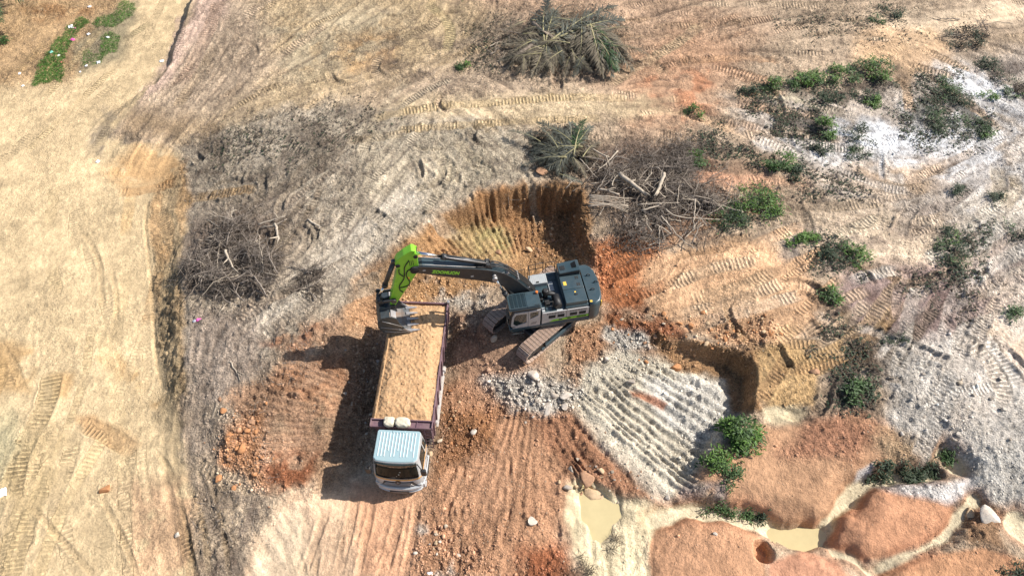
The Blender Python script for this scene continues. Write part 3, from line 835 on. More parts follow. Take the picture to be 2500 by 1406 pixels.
# scuffs where the machines turned on the slab and beyond
_q = random.Random(8)
for _i in range(95):
    u, v = (_q.uniform(470, 1280), _q.uniform(300, 760)) if _i < 42 else ((_q.uniform(1650, 2480), _q.uniform(230, 950)) if _i < 75 else (_q.uniform(560, 1700), _q.uniform(20, 250)))
    if not _KEEP(u, v) or not (u > 1420 or v < 640 or u < 800): continue
    x, y = g(u, v, 2.0); a0 = _q.uniform(0, 2 * PI); k0 = _q.gauss(0, .35); pts_ = [(x, y)]
    for _k in range(_q.randrange(5, 14)):
        pts_.append((pts_[-1][0] + .35 * math.cos(a0), pts_[-1][1] + .35 * math.sin(a0))); a0 += k0 * .5
    r_, c_ = np.searchsorted(YS, y), np.searchsorted(TS, x / float(half_width(np.array(y))))
    base = CX[min(r_, NR - 1), min(c_, NC - 1)].copy()
    strip(pts_, _q.uniform(.3, .8), np.clip(base * _q.choice([.7, .8, 1.15, 1.25]), .02, .85), .6, _q.choice([0, .7, 1]), _q.uniform(.05, .12), .22)
# wheel ruts where the tippers leave
for pts, w in [([(870, 1200), (850, 1300), (820, 1420)], .5), ([(915, 1210), (895, 1300), (870, 1420)], .35), ([(985, 1200), (965, 1300), (930, 1420)], .5),
               ([(1025, 1190), (1010, 1300), (985, 1420)], .4), ([(800, 1240), (770, 1320), (730, 1420)], .45), ([(1130, 1120), (1125, 1250), (1115, 1400)], .3),
               ([(1240, 1090), (1245, 1220), (1225, 1330)], .25), ([(470, 1190), (500, 1290), (510, 1420)], .3), ([(520, 1190), (545, 1290), (560, 1420)], .25),
               ([(380, 1100), (430, 1180), (480, 1420)], .25), ([(240, 1200), (300, 1320), (340, 1420)], .3), ([(60, 1220), (160, 1330), (240, 1420)], .3),
               ([(200, 560), (240, 640), (250, 760)], .35), ([(360, 480), (355, 560), (370, 700), (380, 860), (400, 960)], .25), ([(270, 650), (285, 740), (280, 800)], .3),
               ([(0, 840), (40, 900), (60, 960)], .4)]:
    strip(P_(pts, 0), w, soil(206, 158, 118) if pts[0][0] > 700 else soil(198, 166, 118), .4, 0, .045 if pts[0][0] > 700 else .026)

# ------------------------------------------------------------------ drag streaks along the machines' paths, relief plus painted shading
c2a = np.zeros(GX.shape, np.float32); s2a = np.zeros(GX.shape, np.float32)
for (fx_, fy_), (fc, fs) in zip(FX, FD):
    w_ = (1.0 / (((GX - fx_) ** 2 + (GY - fy_) ** 2) ** 1.5 + .5)).astype(np.float32)
    c2a += w_ * fc; s2a += w_ * fs
fang = .5 * np.arctan2(s2a, c2a) + .25 * _n1
fdx = np.cos(fang); fdy = np.sin(fang)
streak = np.zeros(GX.shape, np.float32)
for k in range(-6, 7):
    streak += vnoise((GX + fdx * k * .2) * 4.6, (GY + fdy * k * .2) * 4.6, 150) + .7 * vnoise((GX + fdx * k * .42) * 1.9, (GY + fdy * k * .42) * 1.9, 151)
streak = (streak / 13 - .85) / .2
streak = np.clip(streak, -1.6, 1.6)
SMASK = (1 - .85 * t_road) * (1 - .75 * t_in) * (1 - gw) * (1 - .8 * ((SU > 1600) & (SV > 1000)))
CX *= np.clip(1 + .24 * streak * SMASK, .45, 1.7)[..., None]  # shadowed hollows and bright ridges of the streaks put into the soil colour
DZ += .055 * streak * SMASK

# ------------------------------------------------------------------ relief
ROUGH = np.clip(ROUGH * (.45 + 1.1 * sstep(-.45, .5, fbm(GX, GY, 2.4, 4, 171))), .03, 1.1)
# bucket tooth furrows fanning out from the excavator
def fan_mask(poly, soft=14):
    return sstep(-soft, soft, poly_sd([p[0] for p in poly], [p[1] for p in poly], SU + .5 * _wx, SV + .5 * _wy))


fan = fan_mask([(1420, 960), (1470, 890), (1600, 880), (1780, 930), (1800, 1030), (1740, 1130), (1650, 1240), (1560, 1235), (1420, 1180), (1250, 1330), (1180, 1340), (1080, 1200), (1120, 1050), (1240, 1000)])
fan = np.maximum(fan, fan_mask([(880, 700), (960, 600), (1060, 520), (1180, 470), (1330, 450), (1330, 560), (1270, 640), (1120, 650), (940, 760)]))
_fc = g(860, 540, 1.0)
_se = sstep(1340, 1420, SU + .25 * (SV - 1000)) * (SV > 850)
angSE = np.arctan2(GY - _fc[1], GX - _fc[0]) * 42
ph = np.where(_se > .5, angSE + 2.2 * vnoise(angSE * .45, RAD * .12, 66), ANG * 19) + .5 * fbm(GX, GY, 2.6, 3, 61) + .15 * fbm(GX, GY, .6, 3, 62) + 1.1 * vnoise(ANG * 7, RAD * .05, 64)
fur = np.abs((ph % 1.0) - .5) * 2
fur = sstep(.1, .9, fur) - .5
famp = np.where((SV > 990) & (SU < 1400), .085, np.where(SV < 760, .15, .24)) + .07 * _n1
famp = famp * (.5 + .5 * sstep(-.45, .35, fbm(GX, GY, 1.5, 3, 65)))
DZ += fan * fur * famp * sstep(3.5, 6, RAD)
fa2 = np.arctan2(GY - g(1150, 1035)[1], GX - g(1150, 1035)[0])
fan2 = fan_mask([(600, 930), (700, 890), (860, 900), (840, 1050), (800, 1130), (640, 1130), (560, 1060)])
f2 = np.abs(((fa2 * 26 + .6 * fbm(GX, GY, 2.2, 3, 63)) % 1.0) - .5) * 2 - .5
DZ += fan2 * f2 * .16
# stepped slumps on the pit wall
DZ += .16 * wallm * np.sin(sd_rim * 9 + 4 * _n2)
# clods
c1 = fbm(GX, GY, .9, 3, 71); c2 = np.abs(fbm(GX, GY, .42, 3, 72)); c3 = fbm(GX, GY, .2, 2, 73)
bill = (1 - c2) ** 3
inc = 1 - sstep(1.3, 1.9, np.abs(TS))[None, :] * 1.0
DZ += (ROUGH * (.10 * c1 + .14 * (bill - .45) + .085 * c3) + .014 * c3) * inc
lump = np.maximum(fbm(GX, GY, .34, 2, 74) - .32, 0)
DZ += ROUGH * .34 * lump * inc
Z = Zb + DZ
# level pad under the machines so that nothing floats
def pad(x, y, z, r0, r1):
    global Z
    a = 1 - sstep(r0, r1, np.hypot(GX - x, GY - y))
    Z = Z + (np.minimum(Z, z) - Z) * a


TRACK_ANG = math.radians(224)
for sgn in (-1, 1):
    for k in np.linspace(-2.3, 2.3, 9):
        cx_ = EXC[0] + math.cos(TRACK_ANG) * k - math.sin(TRACK_ANG) * sgn * 1.28
        cy_ = EXC[1] + math.sin(TRACK_ANG) * k + math.cos(TRACK_ANG) * sgn * 1.28
        a = 1 - sstep(.45, .95, np.hypot(GX - cx_, GY - cy_))
        Z = Z + (1.3 - Z) * a
TRUCK_O, TRUCK_RZ = (-5.25, 11.35), -math.radians(2.8)
_tl = np.array([(GX - TRUCK_O[0]) * math.cos(-TRUCK_RZ) - (GY - TRUCK_O[1]) * math.sin(-TRUCK_RZ),
                (GX - TRUCK_O[0]) * math.sin(-TRUCK_RZ) + (GY - TRUCK_O[1]) * math.cos(-TRUCK_RZ)])
_a = (1 - sstep(1.3, 2.0, np.abs(_tl[0]))) * sstep(-.8, 0, _tl[1]) * (1 - sstep(9.6, 10.2, _tl[1]))
Z = Z + (.03 * _n2 - Z) * _a

# fine tonal mottling of the soil itself
mot = 1 + .16 * _n1 + .27 * _n2 + .22 * _n3 + .10 * c3
CX *= np.clip(mot, .55, 1.4)[..., None]
st_n = fbm(GX, GY, .38, 3, 81)
CX += (soil(112, 94, 80) - CX) * (np.clip(STRAW, 0, 1) * .55 * sstep(.12, .5, st_n) + .5 * np.clip(STRAW, 0, 1) * SMASK * sstep(.5, 1.3, -streak))[..., None]
CX = np.clip(CX, .01, .88)


def height(x, y):
    r = int(np.clip(np.searchsorted(YS, y) - 1, 0, NR - 2))
    fy = (y - YS[r]) / (YS[r + 1] - YS[r])
    out = 0.0
    for rr, wy in ((r, 1 - fy), (r + 1, fy)):
        t = x / HW[rr]
        c = int(np.clip(np.searchsorted(TS, t) - 1, 0, NC - 2))
        fx = (t - TS[c]) / (TS[c + 1] - TS[c])
        out += wy * (Z[rr, c] * (1 - fx) + Z[rr, c + 1] * fx)
    return float(out)


def spot(u, v):
    """World position on the finished ground of a surveyed spot."""
    z = 1.0
    for _ in range(14):
        x, y = g(u, v, z)
        z = z + (height(x, y) - z) * .6
    return x, y, height(*g(u, v, z))


# ------------------------------------------------------------------ ground material
def ground_material():
    m = bpy.data.materials.new('bare_soil'); m.use_nodes = True
    nt = m.node_tree; N = nt.nodes; Lk = nt.links
    b = N['Principled BSDF']; b.inputs['Roughness'].default_value = .95; b.inputs['Specular IOR Level'].default_value = .15
    geo = N.new('ShaderNodeNewGeometry')
    col = N.new('ShaderNodeAttribute'); col.attribute_name = 'soil'
    tp = N.new('ShaderNodeAttribute'); tp.attribute_name = 'cleat_phase'
    tm = N.new('ShaderNodeAttribute'); tm.attribute_name = 'cleat_mask'
    ra = N.new('ShaderNodeAttribute'); ra.attribute_name = 'clod'
    sa = N.new('ShaderNodeAttribute'); sa.attribute_name = 'straw'

    def noise(scale, detail, rough=.6, vec=None, dist=0.0):
        n = N.new('ShaderNodeTexNoise'); n.inputs['Scale'].default_value = scale; n.inputs['Detail'].default_value = detail
        n.inputs['Roughness'].default_value = rough; n.inputs['Distortion'].default_value = dist
        Lk.new(vec if vec is not None else geo.outputs['Position'], n.inputs['Vector']); return n.outputs['Fac']

    def rmap(x, a, b_, c, d):
        r = N.new('ShaderNodeMapRange')
        for i, q in enumerate((a, b_, c, d)): r.inputs[i + 1].default_value = q
        Lk.new(x, r.inputs[0]); return r.outputs[0]

    def mth(op, a, b_=None):
        q = N.new('ShaderNodeMath'); q.operation = op
        for i, w in enumerate((a, b_)):
            if w is None: continue
            if isinstance(w, (int, float)): q.inputs[i].default_value = w
            else: Lk.new(w, q.inputs[i])
        return q.outputs[0]

    def scale_col(c, f):
        q = N.new('ShaderNodeVectorMath'); q.operation = 'SCALE'; Lk.new(c, q.inputs[0]); Lk.new(f, q.inputs['Scale']); return q.outputs[0]

    def mix(f, a, b_):
        q = N.new('ShaderNodeMix'); q.data_type = 'RGBA'
        Lk.new(f, q.inputs['Factor']); Lk.new(a, q.inputs['A'])
        if isinstance(b_, tuple): q.inputs['B'].default_value = b_
        else: Lk.new(b_, q.inputs['B'])
        return q.outputs['Result']

    kq = rmap(ra.outputs['Fac'], .08, .42, .34, 1.0)

    def soft(f):
        return mth('ADD', mth('MULTIPLY', mth('SUBTRACT', f, 1.0), kq), 1.0)
    c = scale_col(col.outputs['Color'], rmap(noise(1.8, 4, .75), .25, .75, .78, 1.24))
    c = scale_col(c, soft(rmap(noise(6.5, 4, .75), .28, .72, .66, 1.34)))
    c = scale_col(c, soft(rmap(noise(13, 2, .8), .3, .7, .74, 1.26)))
    # dark root fibres and crumbs
    fl = mth('MULTIPLY', rmap(noise(5, 5, .8, dist=.4), .55, .66, 0, 1), mth('ADD', mth('MULTIPLY', sa.outputs['Fac'], .75), .06))
    c = mix(fl, c, (*soil(84, 68, 58), 1))
    f2 = noise(8.5, 3, .75, dist=.25)
    c = scale_col(c, soft(rmap(f2, .56, .66, 1.0, .52))); c = scale_col(c, soft(rmap(f2, .34, .44, 1.25, 1.0)))
    # pale stones
    vo = N.new('ShaderNodeTexVoronoi'); vo.inputs['Scale'].default_value = 5.5; Lk.new(geo.outputs['Position'], vo.inputs['Vector'])
    sep = N.new('ShaderNodeSeparateColor'); Lk.new(vo.outputs['Color'], sep.inputs[0])
    stn = mth('MULTIPLY', rmap(vo.outputs['Distance'], .16, .24, 1, 0), mth('GREATER_THAN', sep.outputs[0], .86))
    stn = mth('MULTIPLY', stn, rmap(ra.outputs['Fac'], .1, .7, .15, .8))
    c = mix(stn, c, (*soil(226, 206, 178), 1))
    # pressed cleat marks
    sn = mth('SINE', tp.outputs['Fac']); cl = rmap(sn, -.5, .6, 0, 1)
    cm = mth('MULTIPLY', mth('MULTIPLY', mth('SUBTRACT', 1.0, cl), tm.outputs['Fac']), .42)
    c = scale_col(c, mth('SUBTRACT', 1.0, cm))
    Lk.new(c, b.inputs['Base Color'])
    h = mth('ADD', mth('MULTIPLY', noise(5, 4, .75), mth('ADD', mth('MULTIPLY', ra.outputs['Fac'], .36), .045)),
            mth('MULTIPLY', noise(12, 2, .7), mth('ADD', mth('MULTIPLY', ra.outputs['Fac'], .15), .02)))
    h = mth('ADD', h, mth('MULTIPLY', mth('MULTIPLY', cl, tm.outputs['Fac']), .055))
    h = mth('ADD', h, mth('MULTIPLY', stn, .05))
    bp = N.new('ShaderNodeBump'); bp.inputs['Strength'].default_value = 1.0; bp.inputs['Distance'].default_value = 1.0
    Lk.new(h, bp.inputs['Height']); Lk.new(bp.outputs[0], b.inputs['Normal'])
    return m


M_SOIL = ground_material()
road_mask = (t_road > .97)
dig_mask = (t_in > .5) & ~road_mask
VERTS = np.stack([GX, GY, Z], -1).reshape(-1, 3)
_idx = np.arange(NR * NC).reshape(NR, NC)
QUADS = np.stack([_idx[:-1, :-1], _idx[:-1, 1:], _idx[1:, 1:], _idx[1:, :-1]], -1)


def ground_piece(name, qmask):
    q = QUADS[qmask]
    used, inv = np.unique(q, return_inverse=True)
    me = np_mesh(name, VERTS[used], inv.reshape(-1, 4), smooth=True)
    def attr(nm, arr):
        at = me.attributes.new(nm, 'FLOAT', 'POINT'); at.data.foreach_set('value', arr.reshape(-1)[used].astype(np.float32))
    ca = me.attributes.new('soil', 'FLOAT_COLOR', 'POINT')
    c4 = np.ones((len(used), 4), np.float32); c4[:, :3] = CX.reshape(-1, 3)[used]
    ca.data.foreach_set('color', c4.ravel())
    attr('cleat_phase', TRKP); attr('cleat_mask', TRKM); attr('clod', ROUGH); attr('straw', STRAW)
    return tag(link(name, me, M_SOIL), kind='structure')


_qr = road_mask[:-1, :-1]; _qd = dig_mask[:-1, :-1]
ground_piece('dirt_road', _qr)
ground_piece('excavation_pit', _qd)
ground_piece('ground', ~(_qr | _qd))

# ------------------------------------------------------------------ water
def water_material():
    m = mat('silty_water', soil(212, 192, 138) * 1.05, rough=.08, var=.06, scale=1.5, spec=.5, bump=.03, bscale=3)
    return m


M_WATER = water_material()


def water(name, pts, z):
    P = [g(u, v, z) for u, v in pts]
    mb = MB(); mb.prism(P, z - .03, z, axis='z')
    return tag(mb.build(name, M_WATER), kind='structure')


water('puddle', [(1385, 1165), (1440, 1150), (1560, 1220), (1560, 1300), (1500, 1380), (1430, 1360), (1390, 1260)], -.4)
water('puddle', [(1715, 1262), (1735, 1222), (1860, 1250), (1990, 1270), (2070, 1290), (2060, 1370), (1900, 1345), (1780, 1300), (1730, 1282)], -.56)
water('puddle', [(1825, 1320), (1895, 1320), (1895, 1385), (1825, 1385)], -.42)
water('puddle', [(2440, 1290), (2560, 1280), (2640, 1420), (2480, 1380)], -.2)
# ================================================================== EXCAVATOR
M_SLATE = mat('slate_paint', (.027, .052, .064), rough=.34, var=.15, scale=3, dust=.10, dust_col=(.30, .25, .19), coat=.2)
M_BLACKP = mat('black_boom_paint', (.022, .026, .03), rough=.42, var=.15, scale=3, dust=.12, dust_col=(.22, .17, .12))
M_LGREY = mat('light_grey_paint', (.40, .39, .385), rough=.4, var=.06, scale=4, dust=.25, dust_col=(.36, .28, .2))
M_GREEN = mat('lime_green_paint', (.20, .52, .025), rough=.38, var=.10, scale=3, dust=.18, dust_col=(.32, .34, .1))
M_RUBBER = mat('black_rubber', (.012, .012, .013), rough=.55, var=.2, scale=12, dust=.05)
M_STEEL = mat('worn_steel', (.34, .34, .35), rough=.42, metal=.6, var=.2, scale=8, dust=.4)
M_CHROME = mat('chrome_rod', (.75, .75, .76), rough=.14, metal=1.0, var=.05)
M_BUCKET = mat('bucket_steel', (.035, .052, .062), rough=.45, metal=.25, var=.3, scale=5, dust=.22, dust_col=(.30, .22, .15))
M_BUCKIN = mat('bucket_inside', (.17, .20, .215), rough=.5, metal=.35, var=.3, scale=4, dust=.8, dust_col=(.36, .21, .12))
M_SHOE = mat('muddy_track_shoe', (.44, .32, .25), rough=.75, metal=.15, var=.35, scale=9, dust=.7, dust_col=(.50, .36, .26), bump=.3)
M_GLASS = mat('dark_glass', (.018, .028, .026), rough=.06, var=.3, scale=2, spec=.8)
M_YELLOW = mat('yellow_sticker', (.72, .46, .06), rough=.5, var=.05)
M_WHITE = mat('white_plate', (.36, .385, .39), rough=.45, var=.08, scale=6, dust=.25)
M_AMBER = mat('amber_plastic', (.7, .18, .03), rough=.3, var=.05)
M_DARK = mat('dark_cavity', (.010, .011, .012), rough=.8, var=.2, dust=.06)
M_TEXT = mat('green_lettering', (.28, .66, .05), rough=.5, var=.02)

HEAD = math.radians(190.3)
EX = empty('excavator', (EXC[0], EXC[1], 1.3), HEAD, 'dark slate crawler excavator with lime green arm loading the tipper truck', 'excavator')


def text_mesh(name, s, size, m, parent, origin, right, up, width=None, bold=0.0):
    cu = bpy.data.curves.new(name, 'FONT')
    cu.body = s; cu.size = size; cu.extrude = 0.004; cu.offset = bold; cu.align_x = 'CENTER'; cu.align_y = 'CENTER'
    ob = bpy.data.objects.new(name + '_tmp', cu); COL.objects.link(ob)
    bpy.context.view_layer.update()
    dg = bpy.context.evaluated_depsgraph_get()
    me = bpy.data.meshes.new_from_object(ob.evaluated_get(dg))
    bpy.data.objects.remove(ob, do_unlink=True)
    me.name = name
    xs = [v.co.x for v in me.vertices]
    k = (width / (max(xs) - min(xs))) if width else 1.0
    r = Vector(right).normalized(); u = Vector(up).normalized(); n = r.cross(u)
    for v in me.vertices:
        v.co = Vector(origin) + r * v.co.x * k + u * v.co.y + n * v.co.z
    me.materials.clear()
    return link(name, me, m, parent)


def excavator():
    R = Matrix.Rotation(TRACK_ANG - HEAD, 4, 'Z')            # undercarriage slewed against the house
    # --- undercarriage
    mb = MB()
    mb.box(-1.2, 1.2, -.95, .95, .42, .9, .06); mb.box(-1.5, -.7, -1.1, 1.1, .4, .72, .05); mb.box(.7, 1.5, -1.1, 1.1, .4, .72, .05)
    mb.build('undercarriage_frame', M_BLACKP, EX, R)
    mb = MB(); mb.cyl((0, 0, .88), (0, 0, 1.2), .78, n=28); mb.build('swing_ring', M_DARK, EX)
    half, rad = 2.15, .47
    per = 2 * (2 * half) + 2 * PI * rad; nsh = 52; pitch = per / nsh
    sh = MB()
    sh.box(-pitch * .43, pitch * .43, -.37, .37, -.015, .025, .004)
    sh.box(-pitch * .42, -pitch * .30, -.365, .365, .025, .06, .004)
    sh.box(-pitch * .02, pitch * .08, -.365, .365, .025, .05, .004)
    sh.box(pitch * .30, pitch * .40, -.365, .365, .025, .05, .004)
    shoe_me = bpy.data.meshes.new('track_shoe'); sh.bm.to_mesh(shoe_me); sh.bm.free(); shoe_me.materials.append(M_SHOE)
    for sgn in (-1, 1):
        y0 = sgn * 1.28
        mb = MB()
        mb.prism([(-2.0, .3), (2.0, .3), (2.15, .45), (2.0, .62), (1.2, .76), (-1.2, .76), (-2.0, .62), (-2.15, .45)], y0 - .24, y0 + .24, 'y', .03)
        mb.box(-.9, .9, y0 + sgn * .24, y0 + sgn * .36, .52, .6, .01)          # step on the frame
        mb.box(-1.25, -1.05, y0 + sgn * .24, y0 + sgn * .34, .3, .66, .02); mb.box(1.05, 1.25, y0 + sgn * .24, y0 + sgn * .34, .3, .66, .02)
        trk = mb.build('crawler_track', M_BLACKP, EX, R)
        mb = MB(); mb.box(-1.75, 1.35, y0 + sgn * .375, y0 + sgn * .47, .42, .74, .02); mb.box(1.35, 1.6, y0 + sgn * .36, y0 + sgn * .45, .36, .6, .02); mb.box(-.6, .5, y0 + sgn * .47, y0 + sgn * .5, .55, .62, .01)
        mb.build('track_guard', M_SLATE, trk, R)
        mb = MB(); ov = [(-half, .5 + rad - .03), (half, .5 + rad - .03)] + [(half + (rad - .03) * math.sin(t), .5 + (rad - .03) * math.cos(t)) for t in np.linspace(.3, PI - .3, 8)] + [(half, .53 - rad), (-half, .53 - rad)] + [(-half - (rad - .03) * math.sin(t), .5 - (rad - .03) * math.cos(t)) for t in np.linspace(.3, PI - .3, 8)]
        mb.prism(ov, y0 - .2, y0 + .2, 'y'); mb.build('track_chain', M_DARK, trk, R)
        for xx in (-half, half):
            mb = MB(); mb.cyl((xx, y0 - .16, .5), (xx, y0 + .16, .5), .40, n=24); mb.cyl((xx, y0 - .2, .5), (xx, y0 + .2, .5), .16, n=16)
            mb.build('idler' if xx > 0 else 'sprocket', M_STEEL, trk, R)
        for k in range(7):
            xx = -1.6 + k * .533
            mb = MB(); mb.cyl((xx, y0 - .22, .2), (xx, y0 + .22, .2), .15, n=14); mb.build('roller', M_BLACKP, trk, R)
        for k in range(nsh):
            s = k * pitch
            if s < 2 * half: p = (-half + s, .5 + rad); a = 0.0
            elif s < 2 * half + PI * rad:
                t = (s - 2 * half) / rad; p = (half + rad * math.sin(t), .5 + rad * math.cos(t)); a = t
            elif s < 4 * half + PI * rad:
                q = s - 2 * half - PI * rad; p = (half - q, .5 - rad); a = PI
            else:
                t = (s - 4 * half - PI * rad) / rad; p = (-half - rad * math.sin(t), .5 - rad * math.cos(t)); a = PI + t
            o = link('track_shoe', shoe_me, None, trk)
            o.matrix_local = R @ Matrix.Translation((p[0], y0, p[1])) @ Matrix.Rotation(a, 4, 'Y')
    # --- house
    mb = MB()
    mb.box(-2.3, .3, -1.36, 1.36, 1.2, 1.42, .03); mb.box(.3, 1.9, .36, 1.36, 1.2, 1.42, .03); mb.box(.3, 1.3, -1.36, -.36, 1.2, 1.42, .03)
    mb.box(.3, 1.2, -.36, .36, 1.2, 1.5, .02)
    mb.box(1.2, 1.75, .95, 1.30, .98, 1.2, .02)
    mb.build('deck_frame', M_SLATE, EX)
    mb = MB(); mb.box(1.15, 1.8, 1.36, 1.42, .96, 1.0, .01); mb.box(1.15, 1.2, 1.36, 1.4, .96, 1.2); mb.box(1.75, 1.8, 1.36, 1.4, .96, 1.2)
    mb.build('step', M_BLACKP, EX)
    # engine house core with raised deck
    mb = MB()
    mb.box(-2.24, .24, -1.30, 1.28, 1.42, 2.2, .02); mb.box(-2.2, -1.0, -1.28, 1.27, 2.2, 2.5, .02)
    mb.box(-1.0, .24, .25, 1.28, 2.2, 2.36, .02)
    mb.build('engine_house', M_SLATE, EX)
    # side doors, left: two light grey panels with louvres, grilles and a green band
    for i, (a, b) in enumerate(((-1.04, .22), (-2.22, -1.06))):
        mb = MB(); mb.box(a, b, 1.29, 1.345, 1.78, 2.4, .015)
        if i == 0: mb.prism([(a, 1.78), (b, 1.46), (b, 1.78)], 1.29, 1.345, 'y')
        sp = mb.build('side_door', M_LGREY, EX)
        for c0, c1 in ((a + .10, a + .46), (a + .56, a + .92)) if i == 0 else ((a + .16, a + .52), (a + .62, a + 1.0)):
            mb = MB(); mb.box(c0, c1, 1.346, 1.36, 1.88, 2.12, .004)
            for k in range(7): mb.box(c0 + .01, c1 - .01, 1.36, 1.364, 1.895 + k * .031, 1.91 + k * .031)
            mb.build('grille', M_DARK, sp)
        for row in range(2):
            for k in range(11):
                xx = a + .16 + k * .08
                mb = MB(); mb.box(xx, xx + .045, 1.346, 1.352, 2.21 + row * .075, 2.25 + row * .075); mb.build('louvre', M_DARK, sp)
    mb = MB(); mb.prism([(-2.22, 1.42), (.22, 1.42), (-.35, 1.77), (-2.22, 1.77)], 1.29, 1.335, 'y'); mb.build('lower_side_panel', M_SLATE, EX)
    mb = MB(); mb.prism([(-2.22, 1.60), (-.18, 1.57), (-.38, 1.72), (-2.22, 1.75)], 1.336, 1.348, 'y'); mb.build('green_stripe', M_GREEN, EX)
    for xx in (-.75, -1.2):
        mb = MB(); mb.box(xx - .09, xx + .09, 1.348, 1.362, 1.64, 1.71, .006); mb.build('door_handle', M_DARK, EX)
    text_mesh('model_lettering', 'ZE370GE', .11, M_DARK, EX, (-1.85, 1.352, 1.675), (-1, 0, 0), (0, 0, 1), .52, .004)
    # right side doors
    for a, b in ((-1.04, .22), (-2.22, -1.06)):
        mb = MB(); mb.box(a, b, -1.35, -1.30, 1.46, 2.16, .015); mb.build('side_door', M_LGREY, EX)
    # hood: two lids
    for l0, l1 in ((-.50, .355), (.365, 1.20)):
        mb = MB(); mb.box(-2.14, -1.02, l0, l1, 2.5, 2.78, .03, seg=2); hd = mb.build('hood_panel', M_SLATE, EX)
        if l0 < 0:
            for cy in (-.3, .13):
                for q in (0, 1):
                    mb = MB(); mb.box(-1.98 + q * .1, -1.91 + q * .1, cy - .09, cy + .09, 2.781, 2.787); mb.build('vent', M_DARK, hd)
            mb = MB(); mb.box(-1.3, -1.14, -.14, .1, 2.781, 2.785); mb.build('sticker', M_YELLOW, hd)
        else:
            mb = MB(); mb.box(-1.72, -1.55, .70, .78, 2.781, 2.80, .008); mb.cyl((-1.6, .74, 2.79), (-1.6, .74, 2.83), .035); mb.build('latch', M_DARK, hd)
            mb = MB(); mb.box(-1.66, -1.58, .54, .62, 2.781, 2.785); mb.build('sticker', M_YELLOW, hd)
    mb = MB(); mb.prism([(-2.14, 2.2), (-1.04, 2.2), (-1.04, 2.98), (-2.14, 3.08)], -1.24, -.55, 'y', .02); bx = mb.build('exhaust_housing', M_SLATE, EX)
    mb = MB(); mb.prism([(-2.1, 2.82), (-1.08, 2.82), (-1.08, 2.93), (-2.1, 3.02)], -.549, -.535, 'y'); mb.build('louvre', M_DARK, bx)
    for q in range(3):
        mb = MB(); mb.box(-1.2 - q * .09, -1.14 - q * .09, -1.0, -.72, 3.0 + q * .007, 3.012 + q * .007); mb.build('vent', M_DARK, bx)
    mb = MB(); mb.prism([(-1.98, 3.06), (-1.72, 3.04), (-1.95, 3.22)], -1.05, -.75, 'y'); mb.build('exhaust_outlet', M_DARK, bx)
    # counterweight
    plan = [(-2.26, 1.36), (-2.62, 1.33), (-2.82, 1.2), (-2.96, .9), (-3.03, .4), (-3.05, 0), (-3.03, -.4), (-2.96, -.8), (-2.84, -1.08), (-2.62, -1.27), (-2.26, -1.32)]
    mb = MB(); bm = mb.bm
    rings = []
    for z, k in ((1.12, .94), (1.2, .985), (1.5, 1), (2.3, 1), (2.46, .985), (2.54, .95), (2.565, .9)):
        rings.append([bm.verts.new((-2.26 + (x + 2.26) * k, y * (k if k < 1 else 1), z)) for x, y in plan])
    for a, b in zip(rings, rings[1:]):
        for i in range(len(plan)):
            j = (i + 1) % len(plan)
            f = bm.faces.new((a[i], a[j], b[j], b[i])); f.smooth = True
    bm.faces.new(rings[-1]); bm.faces.new(rings[0][::-1])
    bmesh.ops.recalc_face_normals(bm, faces=bm.faces[:])
    cw = mb.build('counterweight', M_SLATE, EX)
    for x, y in ((-2.56, -.46), (-2.57, .46), (-2.85, .03)):
        mb = MB(); mb.tube(smooth_pts([(x - .1, y, 2.55), (x - .06, y, 2.68), (x + .06, y, 2.68), (x + .1, y, 2.55)], 4), .025, 6); mb.build('lifting_eye', M_DARK, cw)
    mb = MB(); mb.box(-2.40, -2.28, 1.08, 1.2, 2.568, 2.574); mb.build('sticker', M_YELLOW, cw)
    mb = MB(); mb.box(-2.9, -2.86, 1.0, 1.12, 2.0, 2.4); mb.build('sticker', M_YELLOW, cw, Matrix.Translation((-.02, .04, 0)))
    # fuel tank / tool box side, walkway, fillers
    mb = MB(); mb.box(-.44, .48, -1.10, -.50, 2.2, 2.46, .02); tb = mb.build('tool_box', M_WHITE, EX)
    for i in range(9):
        mb = MB(); mb.box(-.40 + i * .098, -.37 + i * .098, -1.06, -.54, 2.461, 2.467); mb.build('tread_rib', M_WHITE, tb)
    mb = MB(); mb.box(.0, .14, -.62, -.54, 2.467, 2.5, .006); mb.build('latch', M_DARK, tb)
    mb = MB(); mb.box(-.72, -.46, -.66, -.06, 2.2, 2.26, .01); mb.build('step_plate', M_WHITE, EX)
    for x, y in ((-.76, -1.14), (-.81, -.88)):
        mb = MB(); mb.cyl((x, y, 2.2), (x, y, 2.225), .13, n=20); mb.cyl((x, y, 2.2), (x, y, 2.24), .05, n=12); mb.build('tank_lid', M_SLATE, EX)
    mb = MB(); mb.box(.5, 1.25, -1.34, -.42, 1.42, 2.02, .03); mb.build('fuel_tank', M_SLATE, EX)
    # air cleaner, dome pre-cleaner, muffler
    mb = MB(); mb.cyl((-.60, .50, 2.58), (-.64, 1.17, 2.58), .2, n=22); mb.cyl((-.638, 1.165, 2.58), (-.642, 1.2, 2.58), .17, n=20)
    mb.tube(smooth_pts([(-.14, .32, 2.7), (-.3, .40, 2.72), (-.48, .42, 2.68), (-.6, .52, 2.6)], 5), .12, 12); mb.build('air_cleaner', M_RUBBER, EX)
    mb = MB(); mb.cyl((-.14, .32, 2.2), (-.14, .32, 2.74), .13, n=18); mb.cyl((-.14, .32, 2.74), (-.14, .32, 2.84), .19, n=20); mb.cyl((-.14, .32, 2.84), (-.14, .32, 2.93), .19, .09, n=20); mb.build('pre_cleaner', M_RUBBER, EX)
